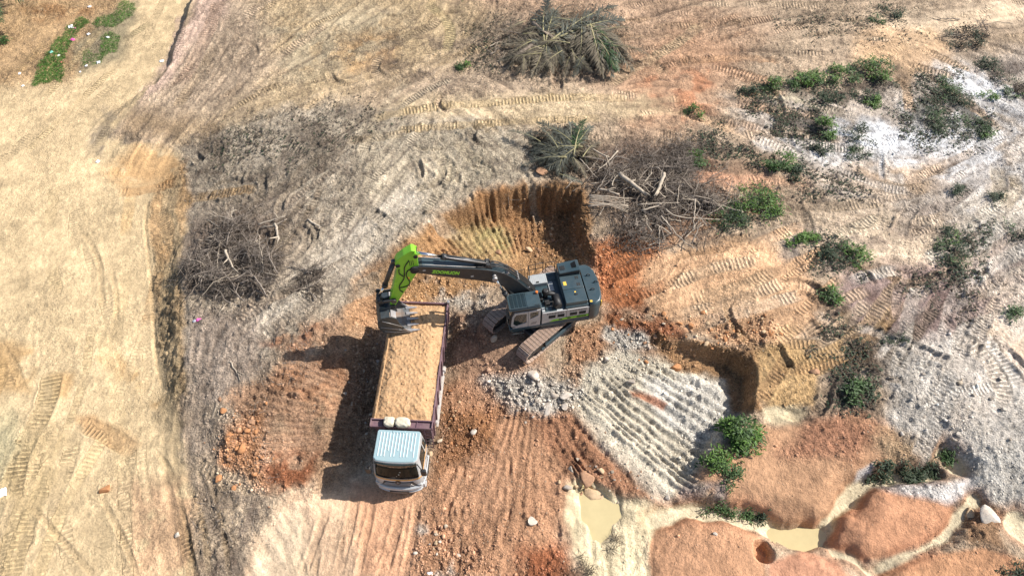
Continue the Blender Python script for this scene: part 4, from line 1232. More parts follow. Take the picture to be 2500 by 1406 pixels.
    mb = MB(); mb.box(.02, .24, .1, .62, 2.2, 2.55, .04); mb.box(-.3, .0, .62, .9, 2.36, 2.52, .03); mb.cyl((.1, .2, 2.5), (.1, .62, 2.5), .07, n=12); mb.build('engine_parts', M_DARK, EX)
    mb = MB(); mb.box(.06, .22, 1.02, 1.28, 2.37, 2.46, .02); mb.build('filler_box', M_WHITE, EX)
    mb = MB(); mb.box(-.85, -.55, 1.2, 1.285, 2.36, 2.375); mb.build('sticker', M_WHITE, EX)
    # hand rails
    def rail(pts, r=.022):
        mb = MB()
        for q in pts: mb.tube(q, r, 6)
        return mb.build('handrail', M_RUBBER, EX)
    rail([[(.43, -1.34, 2.0), (.43, -1.34, 2.98), (-.37, -1.38, 3.0), (-.37, -1.38, 2.2)], [(.43, -1.34, 2.6), (-.37, -1.38, 2.6)], [(.05, -1.36, 2.2), (.05, -1.36, 3.0)],
          [(.43, -1.34, 2.98), (.43, -.9, 2.95), (.43, -.9, 2.46)]])
    rail([[(-.5, -1.36, 2.2), (-.5, -1.36, 3.0), (-1.0, -1.36, 3.0), (-1.0, -1.36, 2.2)], [(-.5, -1.36, 2.6), (-1.0, -1.36, 2.6)]])
    rail([[(1.2, -1.34, 1.4), (1.2, -1.34, 2.6), (.6, -1.34, 2.75), (.6, -1.34, 2.0)]])
    rail([[(.02, 1.16, 2.36), (.03, 1.1, 2.98), (-.35, 1.1, 2.98), (-.35, 1.16, 2.36)], [(.02, 1.14, 2.66), (-.35, 1.14, 2.66)]])
    # --- cab
    prof = [(.30, 1.40), (1.74, 1.40), (1.92, 1.75), (1.84, 2.45), (1.68, 2.86), (1.55, 2.92), (.30, 2.92)]
    mb = MB(); mb.prism(prof, .42, 1.30, 'y', .03); cab = mb.build('cab', M_BLACKP, EX)
    def ring(outer, inner, y0, y1, m, name, par):
        """Frame plate between two outlines with the same number of points."""
        mb = MB(); bm = mb.bm; n = len(outer)
        vs4 = [[bm.verts.new((x, y, z)) for x, z in o] for y in (y0, y1) for o in (outer, inner)]
        o0, i0, o1, i1 = vs4
        for i in range(n):
            j = (i + 1) % n
            for a, b in ((o0, o1), (i0, i1)): bm.faces.new((a[i], a[j], b[j], b[i]))
            bm.faces.new((o0[i], o0[j], i0[j], i0[i])); bm.faces.new((o1[i], o1[j], i1[j], i1[i]))
        bmesh.ops.recalc_face_normals(bm, faces=bm.faces[:])
        return mb.build(name, m, par)
    dr = ring([(.94, 1.44), (1.72, 1.44), (1.82, 1.72), (1.76, 2.4), (1.62, 2.74), (.94, 2.74)],
              [(1.02, 1.80), (1.55, 1.62), (1.70, 1.80), (1.66, 2.4), (1.55, 2.60), (1.02, 2.60)], 1.301, 1.345, M_LGREY, 'cab_door', cab)
    mb = MB(); mb.prism([(1.02, 1.80), (1.55, 1.62), (1.70, 1.80), (1.66, 2.4), (1.55, 2.60), (1.02, 2.60)], 1.303, 1.318, 'y'); mb.build('window', M_GLASS, dr)
    rr = ring([(.31, 1.44), (.92, 1.44), (.92, 2.1), (.92, 2.74), (.31, 2.78), (.31, 2.2)], [(.42, 2.30), (.84, 2.06), (.84, 2.2), (.84, 2.62), (.42, 2.64), (.42, 2.5)], 1.301, 1.345, M_LGREY, 'cab_rear_panel', cab)
    mb = MB(); mb.prism([(.42, 2.30), (.84, 2.06), (.84, 2.62), (.42, 2.64)], 1.303, 1.318, 'y'); mb.build('window', M_GLASS, rr)
    for k in range(4):
        mb = MB(); x0 = .78 - k * .07; mb.prism([(x0, 1.58), (x0 + .025, 1.58), (x0 - .06, 1.78 + .01 * k), (x0 - .085, 1.78 + .01 * k)], 1.345, 1.350, 'y'); mb.build('emblem_bar', M_DARK, rr)
    mb = MB(); mb.prism([(1.66, 1.5), (1.78, 1.56), (1.70, 1.6), (1.58, 1.56)], 1.345, 1.352, 'y'); mb.build('door_handle', M_DARK, dr)
    mb = MB(); mb.quad((1.925, .5, 1.72), (1.925, 1.24, 1.72), (1.85, 1.24, 2.44), (1.85, .5, 2.44)); mb.quad((1.852, .5, 2.46), (1.852, 1.24, 2.46), (1.70, 1.24, 2.85), (1.70, .5, 2.85)); mb.build('windscreen', M_GLASS, cab)
    mb = MB(); mb.box(.28, 1.9, .40, 1.34, 2.92, 3.06, .04); mb.build('cab_roof', M_SLATE, cab)
    mb = MB(); mb.box(.30, 1.0, .41, 1.33, 3.1, 3.16, .015); mb.box(1.0, 1.9, .41, .47, 3.1, 3.16, .01); mb.box(1.0, 1.9, 1.27, 1.33, 3.1, 3.16, .01); mb.box(1.84, 1.9, .47, 1.27, 3.1, 3.16, .01)
    mb.box(.34, .42, .45, .55, 3.06, 3.1); mb.box(.34, .42, 1.2, 1.3, 3.06, 3.1); mb.box(1.8, 1.88, .45, .55, 3.06, 3.1); mb.box(1.8, 1.88, 1.2, 1.3, 3.06, 3.1)
    gd = mb.build('roof_guard', M_SLATE, cab)
    mb = MB(); mb.box(1.0, 1.86, .45, 1.29, 3.062, 3.095); mb.build('slat_gap_shade', M_DARK, gd)  # dark plate added below the slats to paint the shade in their gaps
    for row in range(4):
        for k in range(17):
            y0 = .49 + k * .0455
            mb = MB(); x0 = 1.04 + row * .2
            mb.box(x0, x0 + .15, y0, y0 + .022, 3.12, 3.155)
            mb.build('slat', M_SLATE, gd)
    for row in range(5):
        mb = MB(); mb.box(1.005 + row * .2, 1.035 + row * .2, .47, 1.27, 3.11, 3.15); mb.build('guard_bar', M_SLATE, gd)
    mb = MB(); mb.cyl((.38, .58, 3.16), (.38, .58, 3.3), .06, n=14); mb.build('beacon', M_AMBER, cab)
    for k in range(3):
        mb = MB(); mb.box(.38 + k * .09, .43 + k * .09, 1.26, 1.30, 3.161, 3.19, .005); mb.build('bolt', M_DARK, gd)
    mb = MB(); mb.tube([(1.9, 1.2, 2.6), (2.05, 1.36, 2.55), (2.05, 1.40, 2.3)], .018, 6); mb.box(2.0, 2.06, 1.32, 1.5, 2.1, 2.42, .02); mb.build('mirror', M_RUBBER, cab)
    # --- boom
    up = [(.25, 2.35), (.7, 3.1), (1.2, 3.86), (1.6, 4.38), (1.95, 4.74), (2.35, 5.0), (2.8, 5.2), (3.4, 5.42), (4.6, 5.78), (5.75, 6.12), (6.05, 6.15)]
    lo = [(6.28, 5.98), (6.2, 5.78), (6.0, 5.68), (4.7, 5.1), (3.43, 4.56), (2.8, 4.27), (2.33, 4.0), (1.95, 3.62), (1.53, 3.05), (1.0, 2.3), (.6, 1.78), (.3, 1.74), (.12, 1.95)]
    mb = MB(); mb.prism(up + lo, -.28, .28, 'y', .018); bo = mb.build('boom', M_BLACKP, EX)
    mb = MB()
    for a, b in zip(up[1:-2], up[2:-1]):
        mb.quad((a[0], -.25, a[1] + .006), (a[0], .25, a[1] + .006), (b[0], .25, b[1] + .006), (b[0], -.25, b[1] + .006))
    mb.build('top_plate', M_SLATE, bo)
    mb = MB(); mb.cyl((6.13, -.36, 5.95), (6.13, .36, 5.95), .13, n=18); mb.cyl((6.13, -.33, 5.95), (6.13, .33, 5.95), .2, n=20); mb.build('arm_pin', M_DARK, bo)
    mb = MB(); mb.cyl((2.44, -.52, 4.66), (2.44, .52, 4.66), .1, n=16); mb.cyl((2.44, .36, 4.66), (2.44, .56, 4.66), .13, n=16); mb.build('cylinder_pin', M_STEEL, bo)
    mb = MB(); mb.prism([(2.5, 5.02), (2.9, 5.2), (2.78, 5.46), (2.6, 5.44)], -.2, -.1, 'y'); mb.prism([(2.5, 5.02), (2.9, 5.2), (2.78, 5.46), (2.6, 5.44)], .1, .2, 'y'); mb.cyl((2.69, -.22, 5.36), (2.69, .22, 5.36), .05); mb.build('bracket', M_BLACKP, bo)
    for y in (-.42, .42):
        mb = MB(); mb.cyl((1.3, y, 1.5), (1.98, y, 3.34), .115, n=18); mb.cyl((1.92, y, 3.2), (2.0, y, 3.4), .135, n=18); cyl = mb.build('boom_cylinder', M_BLACKP, EX)
        mb = MB(); mb.cyl((1.98, y, 3.34), (2.44, y, 4.66), .07, n=16); mb.build('piston_rod', M_CHROME, cyl)
    mb = MB(); mb.cyl((2.69, 0, 5.36), (4.75, 0, 6.28), .125, n=18); mb.cyl((4.62, 0, 6.222), (4.82, 0, 6.312), .155, n=18); mb.cyl((2.75, 0, 5.387), (2.85, 0, 5.43), .15, n=18); ac = mb.build('arm_cylinder', M_BLACKP, EX)
    mb = MB(); mb.cyl((4.8, 0, 6.302), (5.98, 0, 6.86), .075, n=16); mb.build('piston_rod', M_CHROME, ac)
    mb = MB(); mb.tube([(2.8, .13, 5.55), (4.6, .14, 6.37), (4.72, .06, 6.4)], .022, 6); mb.build('oil_pipe', M_STEEL, ac)
    # hoses over the boom's back
    for k, y in enumerate((-.2, -.12, -.04, .05, .13, .21)):
        mb = MB()
        mb.tube(smooth_pts([(.3, y, 2.55), (.62, y, 3.22), (1.1, y, 3.92), (1.55, y, 4.5 + .05 * (k % 2)), (1.95, y, 4.92 + .06 * (k % 3)), (2.3, y * .9, 5.2 + .05 * (k % 2)), (2.7, y * .9, 5.28 - .03 * (k % 2)), (3.3, y * 1.05, 5.46)], 5), .026, 6)
        mb.build('hose', M_RUBBER, bo)
    for x, z in ((.75, 3.24), (1.3, 4.06), (1.8, 4.64)):
        mb = MB(); mb.box(-.05, .05, -.27, .27, -.03, .1, .01, M=Matrix.Translation((x, 0, z)) @ Matrix.Rotation(-.95, 4, 'Y')); mb.build('hose_clamp', M_STEEL, bo)
    for y in (-.22, .22):
        mb = MB(); mb.tube([(3.3, y, 5.46), (4.4, y, 5.79), (5.6, y, 6.16), (5.9, y, 6.22)], .018, 6); mb.build('oil_pipe', M_STEEL, bo)
    for x in (2.0, 3.5, 5.7):
        mb = MB(); zz = 5.0 if x == 2.0 else (5.38 if x == 3.5 else 6.02); mb.box(x - .07, x + .07, .281, .287, zz - .55 if x == 3.5 else zz - .22, zz - .45 if x == 3.5 else zz - .16); mb.build('sticker', M_WHITE, bo)
    text_mesh('lettering', 'ZOOMLION', .27, M_TEXT, bo, (4.72, .284, 5.44), (-1, 0, -.33), (-.33, 0, 1), 1.32, .012)
    # --- arm
    arm = [(5.92, 7.10), (6.0, 7.22), (6.12, 7.26), (6.5, 7.02), (6.82, 6.74), (6.95, 6.5), (6.9, 6.1), (7.2, 5.0), (7.49, 4.0), (7.60, 3.46), (7.52, 3.24), (7.40, 3.26), (7.30, 3.44), (6.92, 4.1), (6.53, 4.76), (6.05, 5.63), (5.92, 6.1), (5.90, 6.6)]
    mb = MB(); mb.prism(arm, -.21, .21, 'y', .015); ar = mb.build('arm', M_GREEN, EX)
    mb = MB(); mb.prism([(5.88, 6.72), (5.86, 7.0), (6.0, 7.12), (6.14, 7.0), (6.12, 6.72)], .211, .25, 'y', .01); mb.prism([(5.88, 6.72), (5.86, 7.0), (6.0, 7.12), (6.14, 7.0), (6.12, 6.72)], -.25, -.211, 'y', .01); mb.build('ear_plate', M_GREEN, ar)
    mb = MB(); mb.cyl((5.98, -.28, 6.86), (5.98, .28, 6.86), .1, n=18); mb.build('pin', M_DARK, ar)
    mb = MB(); mb.cyl((6.84, -.26, 6.36), (6.84, .26, 6.36), .1, n=18); mb.build('pin', M_DARK, ar)
    mb = MB(); mb.cyl((7.37, -.3, 3.85), (7.37, .3, 3.85), .1, n=18); mb.cyl((7.48, -.34, 3.36), (7.48, .34, 3.36), .12, n=18); mb.build('pin', M_DARK, ar)
    hz = .232
    for pts in ([(6.3, hz, 6.62), (6.55, hz, 6.2), (6.62, hz, 5.7), (6.72, hz, 5.3), (6.95, hz, 4.9), (6.98, hz, 4.55), (6.86, hz, 4.35)], [(6.25, hz, 5.98), (6.45, hz, 5.9), (6.55, hz, 5.6), (6.5, hz, 5.3), (6.45, hz, 5.0), (6.6, hz, 4.78), (7.0, hz, 4.72)], [(6.7, hz, 5.55), (6.85, hz, 5.8), (6.82, hz, 6.1)]):
        mb = MB(); mb.tube(smooth_pts(pts, 5), .026, 6); mb.build('hose', M_RUBBER, ar)
    for k in range(3):
        mb = MB(); mb.box(6.12 + k * .08, 6.15 + k * .08, .211, .214, 6.25 - k * .02, 6.6 - k * .02); mb.build('warning_text', M_DARK, ar)
    mb = MB(); mb.box(6.42, 6.52, .211, .215, 5.26, 5.44); mb.build('sticker', M_YELLOW, ar)
    # bucket cylinder
    mb = MB(); mb.cyl((7.02, 0, 6.36), (7.66, 0, 4.76), .115, n=18); mb.cyl((7.6, 0, 4.9), (7.68, 0, 4.7), .14, n=18); mb.prism([(6.8, 6.2), (7.1, 6.2), (7.12, 6.5), (6.8, 6.56)], -.09, .09, 'y'); bc = mb.build('bucket_cylinder', M_BLACKP, EX)
    mb = MB(); mb.cyl((7.67, 0, 4.73), (8.06, 0, 4.0), .07, n=16); mb.build('piston_rod', M_CHROME, bc)
    for y in (-.32, .32):
        mb = MB(); p, q = Vector((7.37, y, 3.85)), Vector((8.06, y, 4.0))
        mb.cyl((7.37, y - .05, 3.85), (7.37, y + .05, 3.85), .13, n=16); mb.cyl((8.06, y - .05, 4.0), (8.06, y + .05, 4.0), .13, n=16)
        mb.box(7.37, 8.06, y - .04, y + .04, 3.85, 4.02, .02); mb.build('link', M_BLACKP, EX)
    mb = MB(); mb.cyl((8.06, -.4, 4.0), (8.06, .4, 4.0), .08, n=14); mb.prism([(7.96, 4.08), (8.18, 4.06), (8.16, 3.36), (7.92, 3.36)], -.16, .16, 'y', .03); mb.build('bucket_link', M_BLACKP, EX)
    # bucket
    side = [(6.83, 1.72), (7.10, 2.1), (7.30, 2.6), (7.40, 3.05), (7.70, 3.26), (8.12, 3.22), (8.34, 2.86), (8.37, 2.46), (8.2, 2.06), (7.95, 1.84), (7.63, 1.72), (7.22, 1.66)]
    bk = MB()
    path = [(6.80, 1.69), (7.22, 1.66), (7.63, 1.72), (7.95, 1.84), (8.2, 2.06), (8.37, 2.46), (8.34, 2.86), (8.12, 3.22), (7.70, 3.26)]
    shell = path + [(x * .965 + .266, z * .94 + .15) for x, z in path[::-1]]
    bk.prism(shell, -.76, .76, 'y')
    bkt = bk.build('bucket', M_BUCKET, EX)
    inner = [(x * .955 + .343, z * .925 + .19) for x, z in path]
    mb = MB()
    for a, b in zip(inner, inner[1:]): mb.quad((a[0], -.755, a[1]), (a[0], .755, a[1]), (b[0], .755, b[1]), (b[0], -.755, b[1]))
    mb.build('liner', M_BUCKIN, bkt)
    for y in (-.79, .76):
        mb = MB(); mb.prism(side, y, y + .03, 'y', .004); mb.build('side_plate', M_BUCKET, bkt)
        yy = y + (.035 if y > 0 else -.015)
        for pts in ([(6.95, 1.85), (7.6, 2.2), (8.25, 2.5)], [(6.95, 1.78), (7.6, 1.9), (8.1, 2.12)], [(7.2, 2.3), (7.7, 2.7), (8.1, 3.0)]):
            mb = MB(); mb.tube([(x, yy, z) for x, z in pts], .018, 5); mb.build('wear_strip', M_STEEL, bkt)
        mb = MB(); mb.prism([(6.80, 1.69), (6.86, 1.79), (7.13, 2.13), (7.2, 2.1), (6.95, 1.7)], y - .012, y + .042, 'y'); mb.build('side_cutter', M_STEEL, bkt)
    for y in (-.3, .3):
        mb = MB(); mb.prism([(7.32, 3.0), (7.36, 3.44), (7.55, 3.5), (7.85, 3.4), (8.0, 3.5), (8.16, 3.4), (8.2, 3.0)], y - .03, y + .03, 'y', .006); mb.build('hinge_ear', M_BUCKET, bkt)
    mb = MB(); mb.prism([(7.40, 3.05), (7.62, 3.26), (7.66, 3.24), (7.46, 3.02)], -.76, .76, 'y'); mb.build('top_lip', M_STEEL, bkt)
    for k in range(5):
        y = -.7 + k * .35
        mb = MB(); bm = mb.bm
        A = [bm.verts.new(v) for v in ((6.98, y - .085, 1.66), (6.98, y + .085, 1.66), (6.98, y + .085, 1.79), (6.98, y - .085, 1.79))]
        B = [bm.verts.new(v) for v in ((6.7, y - .06, 1.645), (6.7, y + .06, 1.645), (6.7, y + .06, 1.75), (6.7, y - .06, 1.75))]
        Cc = [bm.verts.new(v) for v in ((6.40, y - .02, 1.665), (6.40, y + .02, 1.665), (6.40, y + .02, 1.69), (6.40, y - .02, 1.69))]
        for a, b in ((A, B), (B, Cc)):
            for i in range(4): bm.faces.new((a[i], a[(i + 1) % 4], b[(i + 1) % 4], b[i]))
        bm.faces.new(A[::-1]); bm.faces.new(Cc); bmesh.ops.recalc_face_normals(bm, faces=bm.faces[:])
        mb.build('tooth', M_STEEL, bkt)


excavator()

# ================================================================== TIPPER TRUCK
M_CAB = mat('silver_cab_paint', (.44, .455, .46), rough=.35, metal=.1, var=.05, scale=4, dust=.28, dust_col=(.46, .36, .27), coat=.3)
M_ROOF = mat('roof_sky_tint', (.27, .385, .41), rough=.4, var=.05, scale=3, dust=.15, dust_col=(.5, .45, .36), coat=.3)  # blue sky reflection on the silver roof put into its base colour
M_RIB = mat('roof_rib_highlight', (.60, .66, .67), rough=.3, var=.03, dust=.1)  # white highlight along the ribs painted in as their base colour
M_MAROON = mat('maroon_body_paint', (.12, .065, .085), rough=.5, var=.25, scale=4, dust=.45, dust_col=(.33, .22, .19))
M_CHASS = mat('chassis_black', (.02, .018, .018), rough=.65, var=.2, dust=.5)
M_TYRE = mat('tyre_rubber', (.022, .022, .022), rough=.85, var=.2, scale=9, dust=.6, dust_col=(.25, .19, .14))
M_RIM = mat('wheel_rim', (.33, .32, .31), rough=.5, metal=.4, var=.2, dust=.6)
M_ORANGE = mat('orange_stripe', (.72, .33, .04), rough=.4, var=.06, dust=.2)
M_SCREEN = mat('windscreen_glass', (.014, .015, .012), rough=.12, var=.35, scale=2.5, spec=.12)
M_GRILLE = mat('grille_black', (.018, .019, .022), rough=.45, var=.2, dust=.06)
M_MUD = mat('dusty_side_guard', (.42, .40, .38), rough=.7, var=.3, scale=8, dust=.6)
TR = empty('tipper_truck', (TRUCK_O[0], TRUCK_O[1], 0.02), TRUCK_RZ, 'silver cab tipper truck with maroon body heaped with tan soil', 'truck')


def truck():
    def outline(z, yf, c, w, yr=1.98):
        pts = []
        for i in range(17):
            t = -1 + i / 8
            y = yf + c * abs(t) ** 2.6 + (.10 * max(0, (abs(t) - .86) / .14) ** 2)
            pts.append((w * (t if abs(t) < .93 else math.copysign(.93 + (abs(t) - .93) * 1.0, t)), y, z))
        return pts + [(w, yr - .05, z), (w - .05, yr, z), (-w + .05, yr, z), (-w, yr - .05, z)]

    LV = [(.92, .12, .20, 1.10), (1.3, .11, .20, 1.12), (1.62, .13, .2, 1.12), (1.78, .17, .19, 1.11), (2.3, .30, .17, 1.07), (2.72, .41, .15, 1.02), (2.92, .45, .09, 1.0), (2.995, .47, .08, .985), (3.02, .50, .07, .96)]

    def lv(z):
        for a, b in zip(LV, LV[1:]):
            if a[0] <= z <= b[0]:
                k = (z - a[0]) / (b[0] - a[0]); return tuple(a[i] + (b[i] - a[i]) * k for i in range(4))
        return LV[-1]

    def fpt(t, z, off=0.0):
        """Point on the curved front of the cab."""
        _, yf, c, w = lv(z)
        y = yf + c * abs(t) ** 2.6 + (.10 * max(0, (abs(t) - .86) / .14) ** 2)
        return (w * t, y - off, z)

    def front_patch(t0, t1, z0, z1, off, name, m, par, nt=12, nz=3, t0b=None, t1b=None):
        mb = MB(); bm = mb.bm; G = []
        t0b = t0 if t0b is None else t0b; t1b = t1 if t1b is None else t1b
        for j in range(nz + 1):
            k = j / nz; z = z0 + (z1 - z0) * k; a = t0 + (t0b - t0) * k; b = t1 + (t1b - t1) * k
            G.append([bm.verts.new(fpt(a + (b - a) * i / nt, z, off)) for i in range(nt + 1)])
        for j in range(nz):
            for i in range(nt):
                f = bm.faces.new((G[j][i], G[j][i + 1], G[j + 1][i + 1], G[j + 1][i])); f.smooth = True
        ext = bmesh.ops.extrude_face_region(bm, geom=bm.faces[:])
        vv = [e for e in ext['geom'] if isinstance(e, bmesh.types.BMVert)]
        bmesh.ops.translate(bm, vec=(0, .03 + off * .2, 0), verts=vv)
        bmesh.ops.recalc_face_normals(bm, faces=bm.faces[:])
        return mb.build(name, m, par)

    mb = MB(); bm = mb.bm; rings = []
    for l in LV[:-1]: rings.append([bm.verts.new(p) for p in outline(*l)])
    n = len(rings[0])
    for a, b in zip(rings, rings[1:]):
        for i in range(n):
            j = (i + 1) % n; f = bm.faces.new((a[i], a[j], b[j], b[i])); f.smooth = True
    bm.faces.new(rings[0][::-1]); bm.faces.new(rings[-1])
    bmesh.ops.recalc_face_normals(bm, faces=bm.faces[:])
    cab = mb.build('cab', M_CAB, TR)
    # roof with pressed ribs
    mb = MB(); bm = mb.bm
    rr = [[bm.verts.new((x, y, z + dz)) for x, y, z in outline(*l)] for l, dz in ((LV[-2], .002), (LV[-1], .01))]
    for i in range(n):
        f = bm.faces.new((rr[0][i], rr[0][(i + 1) % n], rr[1][(i + 1) % n], rr[1][i]))
    bm.faces.new(rr[1]); bmesh.ops.recalc_face_normals(bm, faces=bm.faces[:])
    roof = mb.build('roof', M_ROOF, cab)
    for k in range(12):
        x = -.80 + k * 1.6 / 11
        y0 = .72 if k in (0, 1, 2, 4, 5, 7, 8, 9, 11) else 1.0
        mb = MB(); mb.prism([(x - .022, 3.028), (x - .012, 3.052), (x + .012, 3.052), (x + .022, 3.028)], y0, 1.88, 'y'); mb.build('roof_rib', M_RIB, roof)
    mb = MB(); mb.box(-.3, .3, 1.86, 1.96, 3.0, 3.05, .01); mb.build('roof_hatch', M_ROOF, roof)
    # glass and visor
    ws = front_patch(-.90, .90, 1.83, 2.66, .012, 'windscreen', M_SCREEN, cab, 14, 5)
    front_patch(-.93, .93, 2.66, 2.88, .05, 'sun_visor', M_GLASS, cab)
    front_patch(-.88, .88, 1.79, 1.84, .02, 'wiper_cowl', M_GRILLE, cab)
    for t0, t1 in ((-.55, -.05), (.15, .7)):
        mb = MB(); a = fpt(t0, 1.86, .05); b = fpt(t1, 1.95, .05); mb.tube([a, b], .012, 5); mb.tube([fpt(t1 - .2, 1.82, .04), fpt((t0 + t1) / 2, 1.9, .06)], .012, 5); mb.build('wiper', M_RUBBER, cab)
    for t, z, w_, h_ in ((.1, 2.12, .06, .09), (.16, 2.3, .07, .05), (.0, 2.0, .05, .04)):
        p = fpt(t, z, .0135); mb = MB(); mb.box(p[0] - w_ / 2, p[0] + w_ / 2, p[1] - .004, p[1], z - h_ / 2, z + h_ / 2); mb.build('permit_sticker', M_WHITE, ws)
    front_patch(-1.0, 1.0, 1.66, 1.73, .008, 'orange_stripe', M_ORANGE, cab, 16, 1)
    for s in (-1, 1):
        mb = MB(); mb.prism([(.45, 1.66), (1.93, 1.66), (1.93, 1.73), (.45, 1.73)], s * 1.118, s * 1.128, 'x'); mb.build('orange_stripe', M_ORANGE, cab)
        x0, x1 = s * 1.122, s * 1.03
        # doors with windows
        mb = MB(); bm = mb.bm
        q = [(x0 + s * .01, .62, 1.82), (x0 + s * .01, 1.5, 1.82), (x1 + s * .012, 1.5, 2.68), (x1 + s * .012, .86, 2.68)]
        mb.quad(*q); mb.build('door_window', M_GLASS, cab)
        mb = MB(); mb.quad((x0 + s * .006, 1.6, 1.95), (x0 + s * .006, 1.88, 1.95), (x1 + s * .012, 1.88, 2.6), (x1 + s * .012, 1.6, 2.6)); mb.build('quarter_window', M_GLASS, cab)
        mb = MB(); mb.box(s * 1.12, s * 1.135, .55, 1.54, .95, 1.62, .004); dd = mb.build('door', M_CAB, cab)
        mb = MB(); mb.box(s * 1.135, s * 1.155, 1.3, 1.46, 1.5, 1.55, .004); mb.build('handle', M_RUBBER, dd)
        mb = MB(); mb.box(s * 1.0, s * 1.16, .32, .52, .5, .92, .02); mb.box(s * 1.02, s * 1.2, .5, 1.75, .84, .93, .02); mb.box(s * .98, s * 1.18, .36, .66, .42, .5, .01); mb.build('mudguard', M_CAB, TR)
        # headlight
        mb = MB(); p = fpt(s * .83, 1.0, .02); mb.box(p[0] - .13, p[0] + .13, p[1] - .01, p[1] + .14, .96, 1.12, .02); mb.build('headlight', M_WHITE, cab)
        # mirrors
        mb = MB(); mb.tube(smooth_pts([(s * .98, .52, 2.78), (s * 1.1, .40, 2.74), (s * 1.2, .32, 2.62)], 4), .025, 6); mb.tube([(s * 1.2, .32, 2.62), (s * 1.22, .34, 2.1)], .02, 6); mi = mb.build('mirror_arm', M_RUBBER, cab)
        mb = MB(); mb.box(s * 1.13, s * 1.38, .24, .40, 2.08, 2.60, .04); mb.build('mirror', M_RUBBER, mi)
    # grille, emblem, bumper
    gr = front_patch(-.72, .80, 1.02, 1.54, .014, 'grille', M_GRILLE, cab, 14, 3, -.56, .62)
    for z, k in ((1.16, .64), (1.3, .58), (1.42, .52)):
        front_patch(-k, k, z, z + .03, .034, 'grille_bar', M_MUD, gr, 12, 1)
    mb = MB(); p = fpt(.02, 1.55, .03); mb.cyl((p[0], p[1] + .02, 1.53), (p[0], p[1] - .012, 1.54), .13, n=20); em = mb.build('emblem', M_GRILLE, cab)
    for a in (90, 210, 330):
        c, s_ = math.cos(math.radians(a)), math.sin(math.radians(a)); tx, tz = -s_, c
        pr = [(p[0], 1.54), (p[0] + c * .05 + tx * .03, 1.54 + s_ * .05 + tz * .03), (p[0] + c * .1, 1.54 + s_ * .1), (p[0] + c * .05 - tx * .03, 1.54 + s_ * .05 - tz * .03)]
        mb = MB(); mb.prism(pr, p[1] - .02, p[1] - .013, 'y'); mb.build('emblem_diamond', M_WHITE, em)
    mb = MB(); bm = mb.bm; rings = []
    for z, yf, w in ((.40, .06, 1.06), (.46, .0, 1.10), (.62, -.03, 1.13), (.66, .02, 1.12), (.74, .02, 1.12), (.78, -.02, 1.14), (.92, .0, 1.14), (.97, .05, 1.12)):
        f_ = [(w * (-1 + i / 8), yf + .26 * abs(-1 + i / 8) ** 2.6 + (.14 * max(0, (abs(-1 + i / 8) - .86) / .14) ** 2), z) for i in range(17)]
        rings.append([bm.verts.new(v) for v in f_ + [(w * .98, .62, z), (-w * .98, .62, z)]])
    n = len(rings[0])
    for a, b in zip(rings, rings[1:]):
        for i in range(n): bm.faces.new((a[i], a[(i + 1) % n], b[(i + 1) % n], b[i]))
    bm.faces.new(rings[0][::-1]); bm.faces.new(rings[-1]); bmesh.ops.recalc_face_normals(bm, faces=bm.faces[:])
    bu = mb.build('bumper', M_CAB, TR)
    mb = MB(); mb.box(-.45, .45, -.045, 0, .64, .77, .01); mb.build('number_plate', M_GRILLE, bu)
    # chassis, tank, axles, wheels
    mb = MB(); mb.box(-.45, -.33, .4, 9.3, .72, 1.0, .01); mb.box(.33, .45, .4, 9.3, .72, 1.0, .01)
    for y in (1.35, 3.05, 7.4, 8.9): mb.cyl((-1.0, y, .52), (1.0, y, .52), .09, n=10)
    for y in (2.2, 4.2, 5.6, 6.6, 9.2): mb.box(-.4, .4, y - .06, y + .06, .76, .96)
    mb.build('chassis', M_CHASS, TR)
    mb = MB(); mb.box(.55, 1.12, 3.9, 5.1, .45, .98, .08, seg=2); mb.build('fuel_tank', M_MUD, TR)
    mb = MB(); mb.box(-1.12, -.55, 3.9, 4.9, .45, .98, .05); mb.build('battery_box', M_CHASS, TR)
    mb = MB(); mb.box(1.30, 1.42, 3.4, 6.3, .86, .93, .015); mb.box(1.30, 1.42, 3.4, 6.3, .5, .56, .015)
    for y in (3.6, 4.9, 6.1): mb.box(1.24, 1.30, y - .03, y + .03, .5, 1.1)
    mb.cyl((1.36, 6.3, .9), (1.36, 6.62, .78), .13, n=12); mb.build('side_guard', M_MUD, TR)
    wm = MB(); n = 28
    prof = [(.30, -.13), (.44, -.15), (.50, -.14), (.525, -.10), (.525, .10), (.50, .14), (.44, .15), (.30, .13)]
    bm = wm.bm; G = [[bm.verts.new((w, r * math.cos(2 * PI * i / n), r * math.sin(2 * PI * i / n))) for i in range(n)] for r, w in prof]
    for a, b in zip(G, G[1:]):
        for i in range(n): bm.faces.new((a[i], a[(i + 1) % n], b[(i + 1) % n], b[i]))
    for i in range(n):                                                   # tread blocks
        t = 2 * PI * (i + .5) / n
        wm.box(-.10, -.02, -.045, .045, .52, .545, M=Matrix.Rotation(t, 4, 'X')); wm.box(.02, .10, -.045, .045, .52, .545, M=Matrix.Rotation(t + .1, 4, 'X'))
    bmesh.ops.recalc_face_normals(bm, faces=bm.faces[:])
    tyre_me = bpy.data.meshes.new('tyre'); bm.to_mesh(tyre_me); bm.free(); tyre_me.materials.append(M_TYRE)
    rm = MB(); rm.cyl((-.10, 0, 0), (.06, 0, 0), .31, n=24); rm.cyl((.06, 0, 0), (.13, 0, 0), .14, .12, n=16)
    for i in range(8): t = 2 * PI * i / 8; rm.cyl((.06, .21 * math.cos(t), .21 * math.sin(t)), (.085, .21 * math.cos(t), .21 * math.sin(t)), .02, n=6)
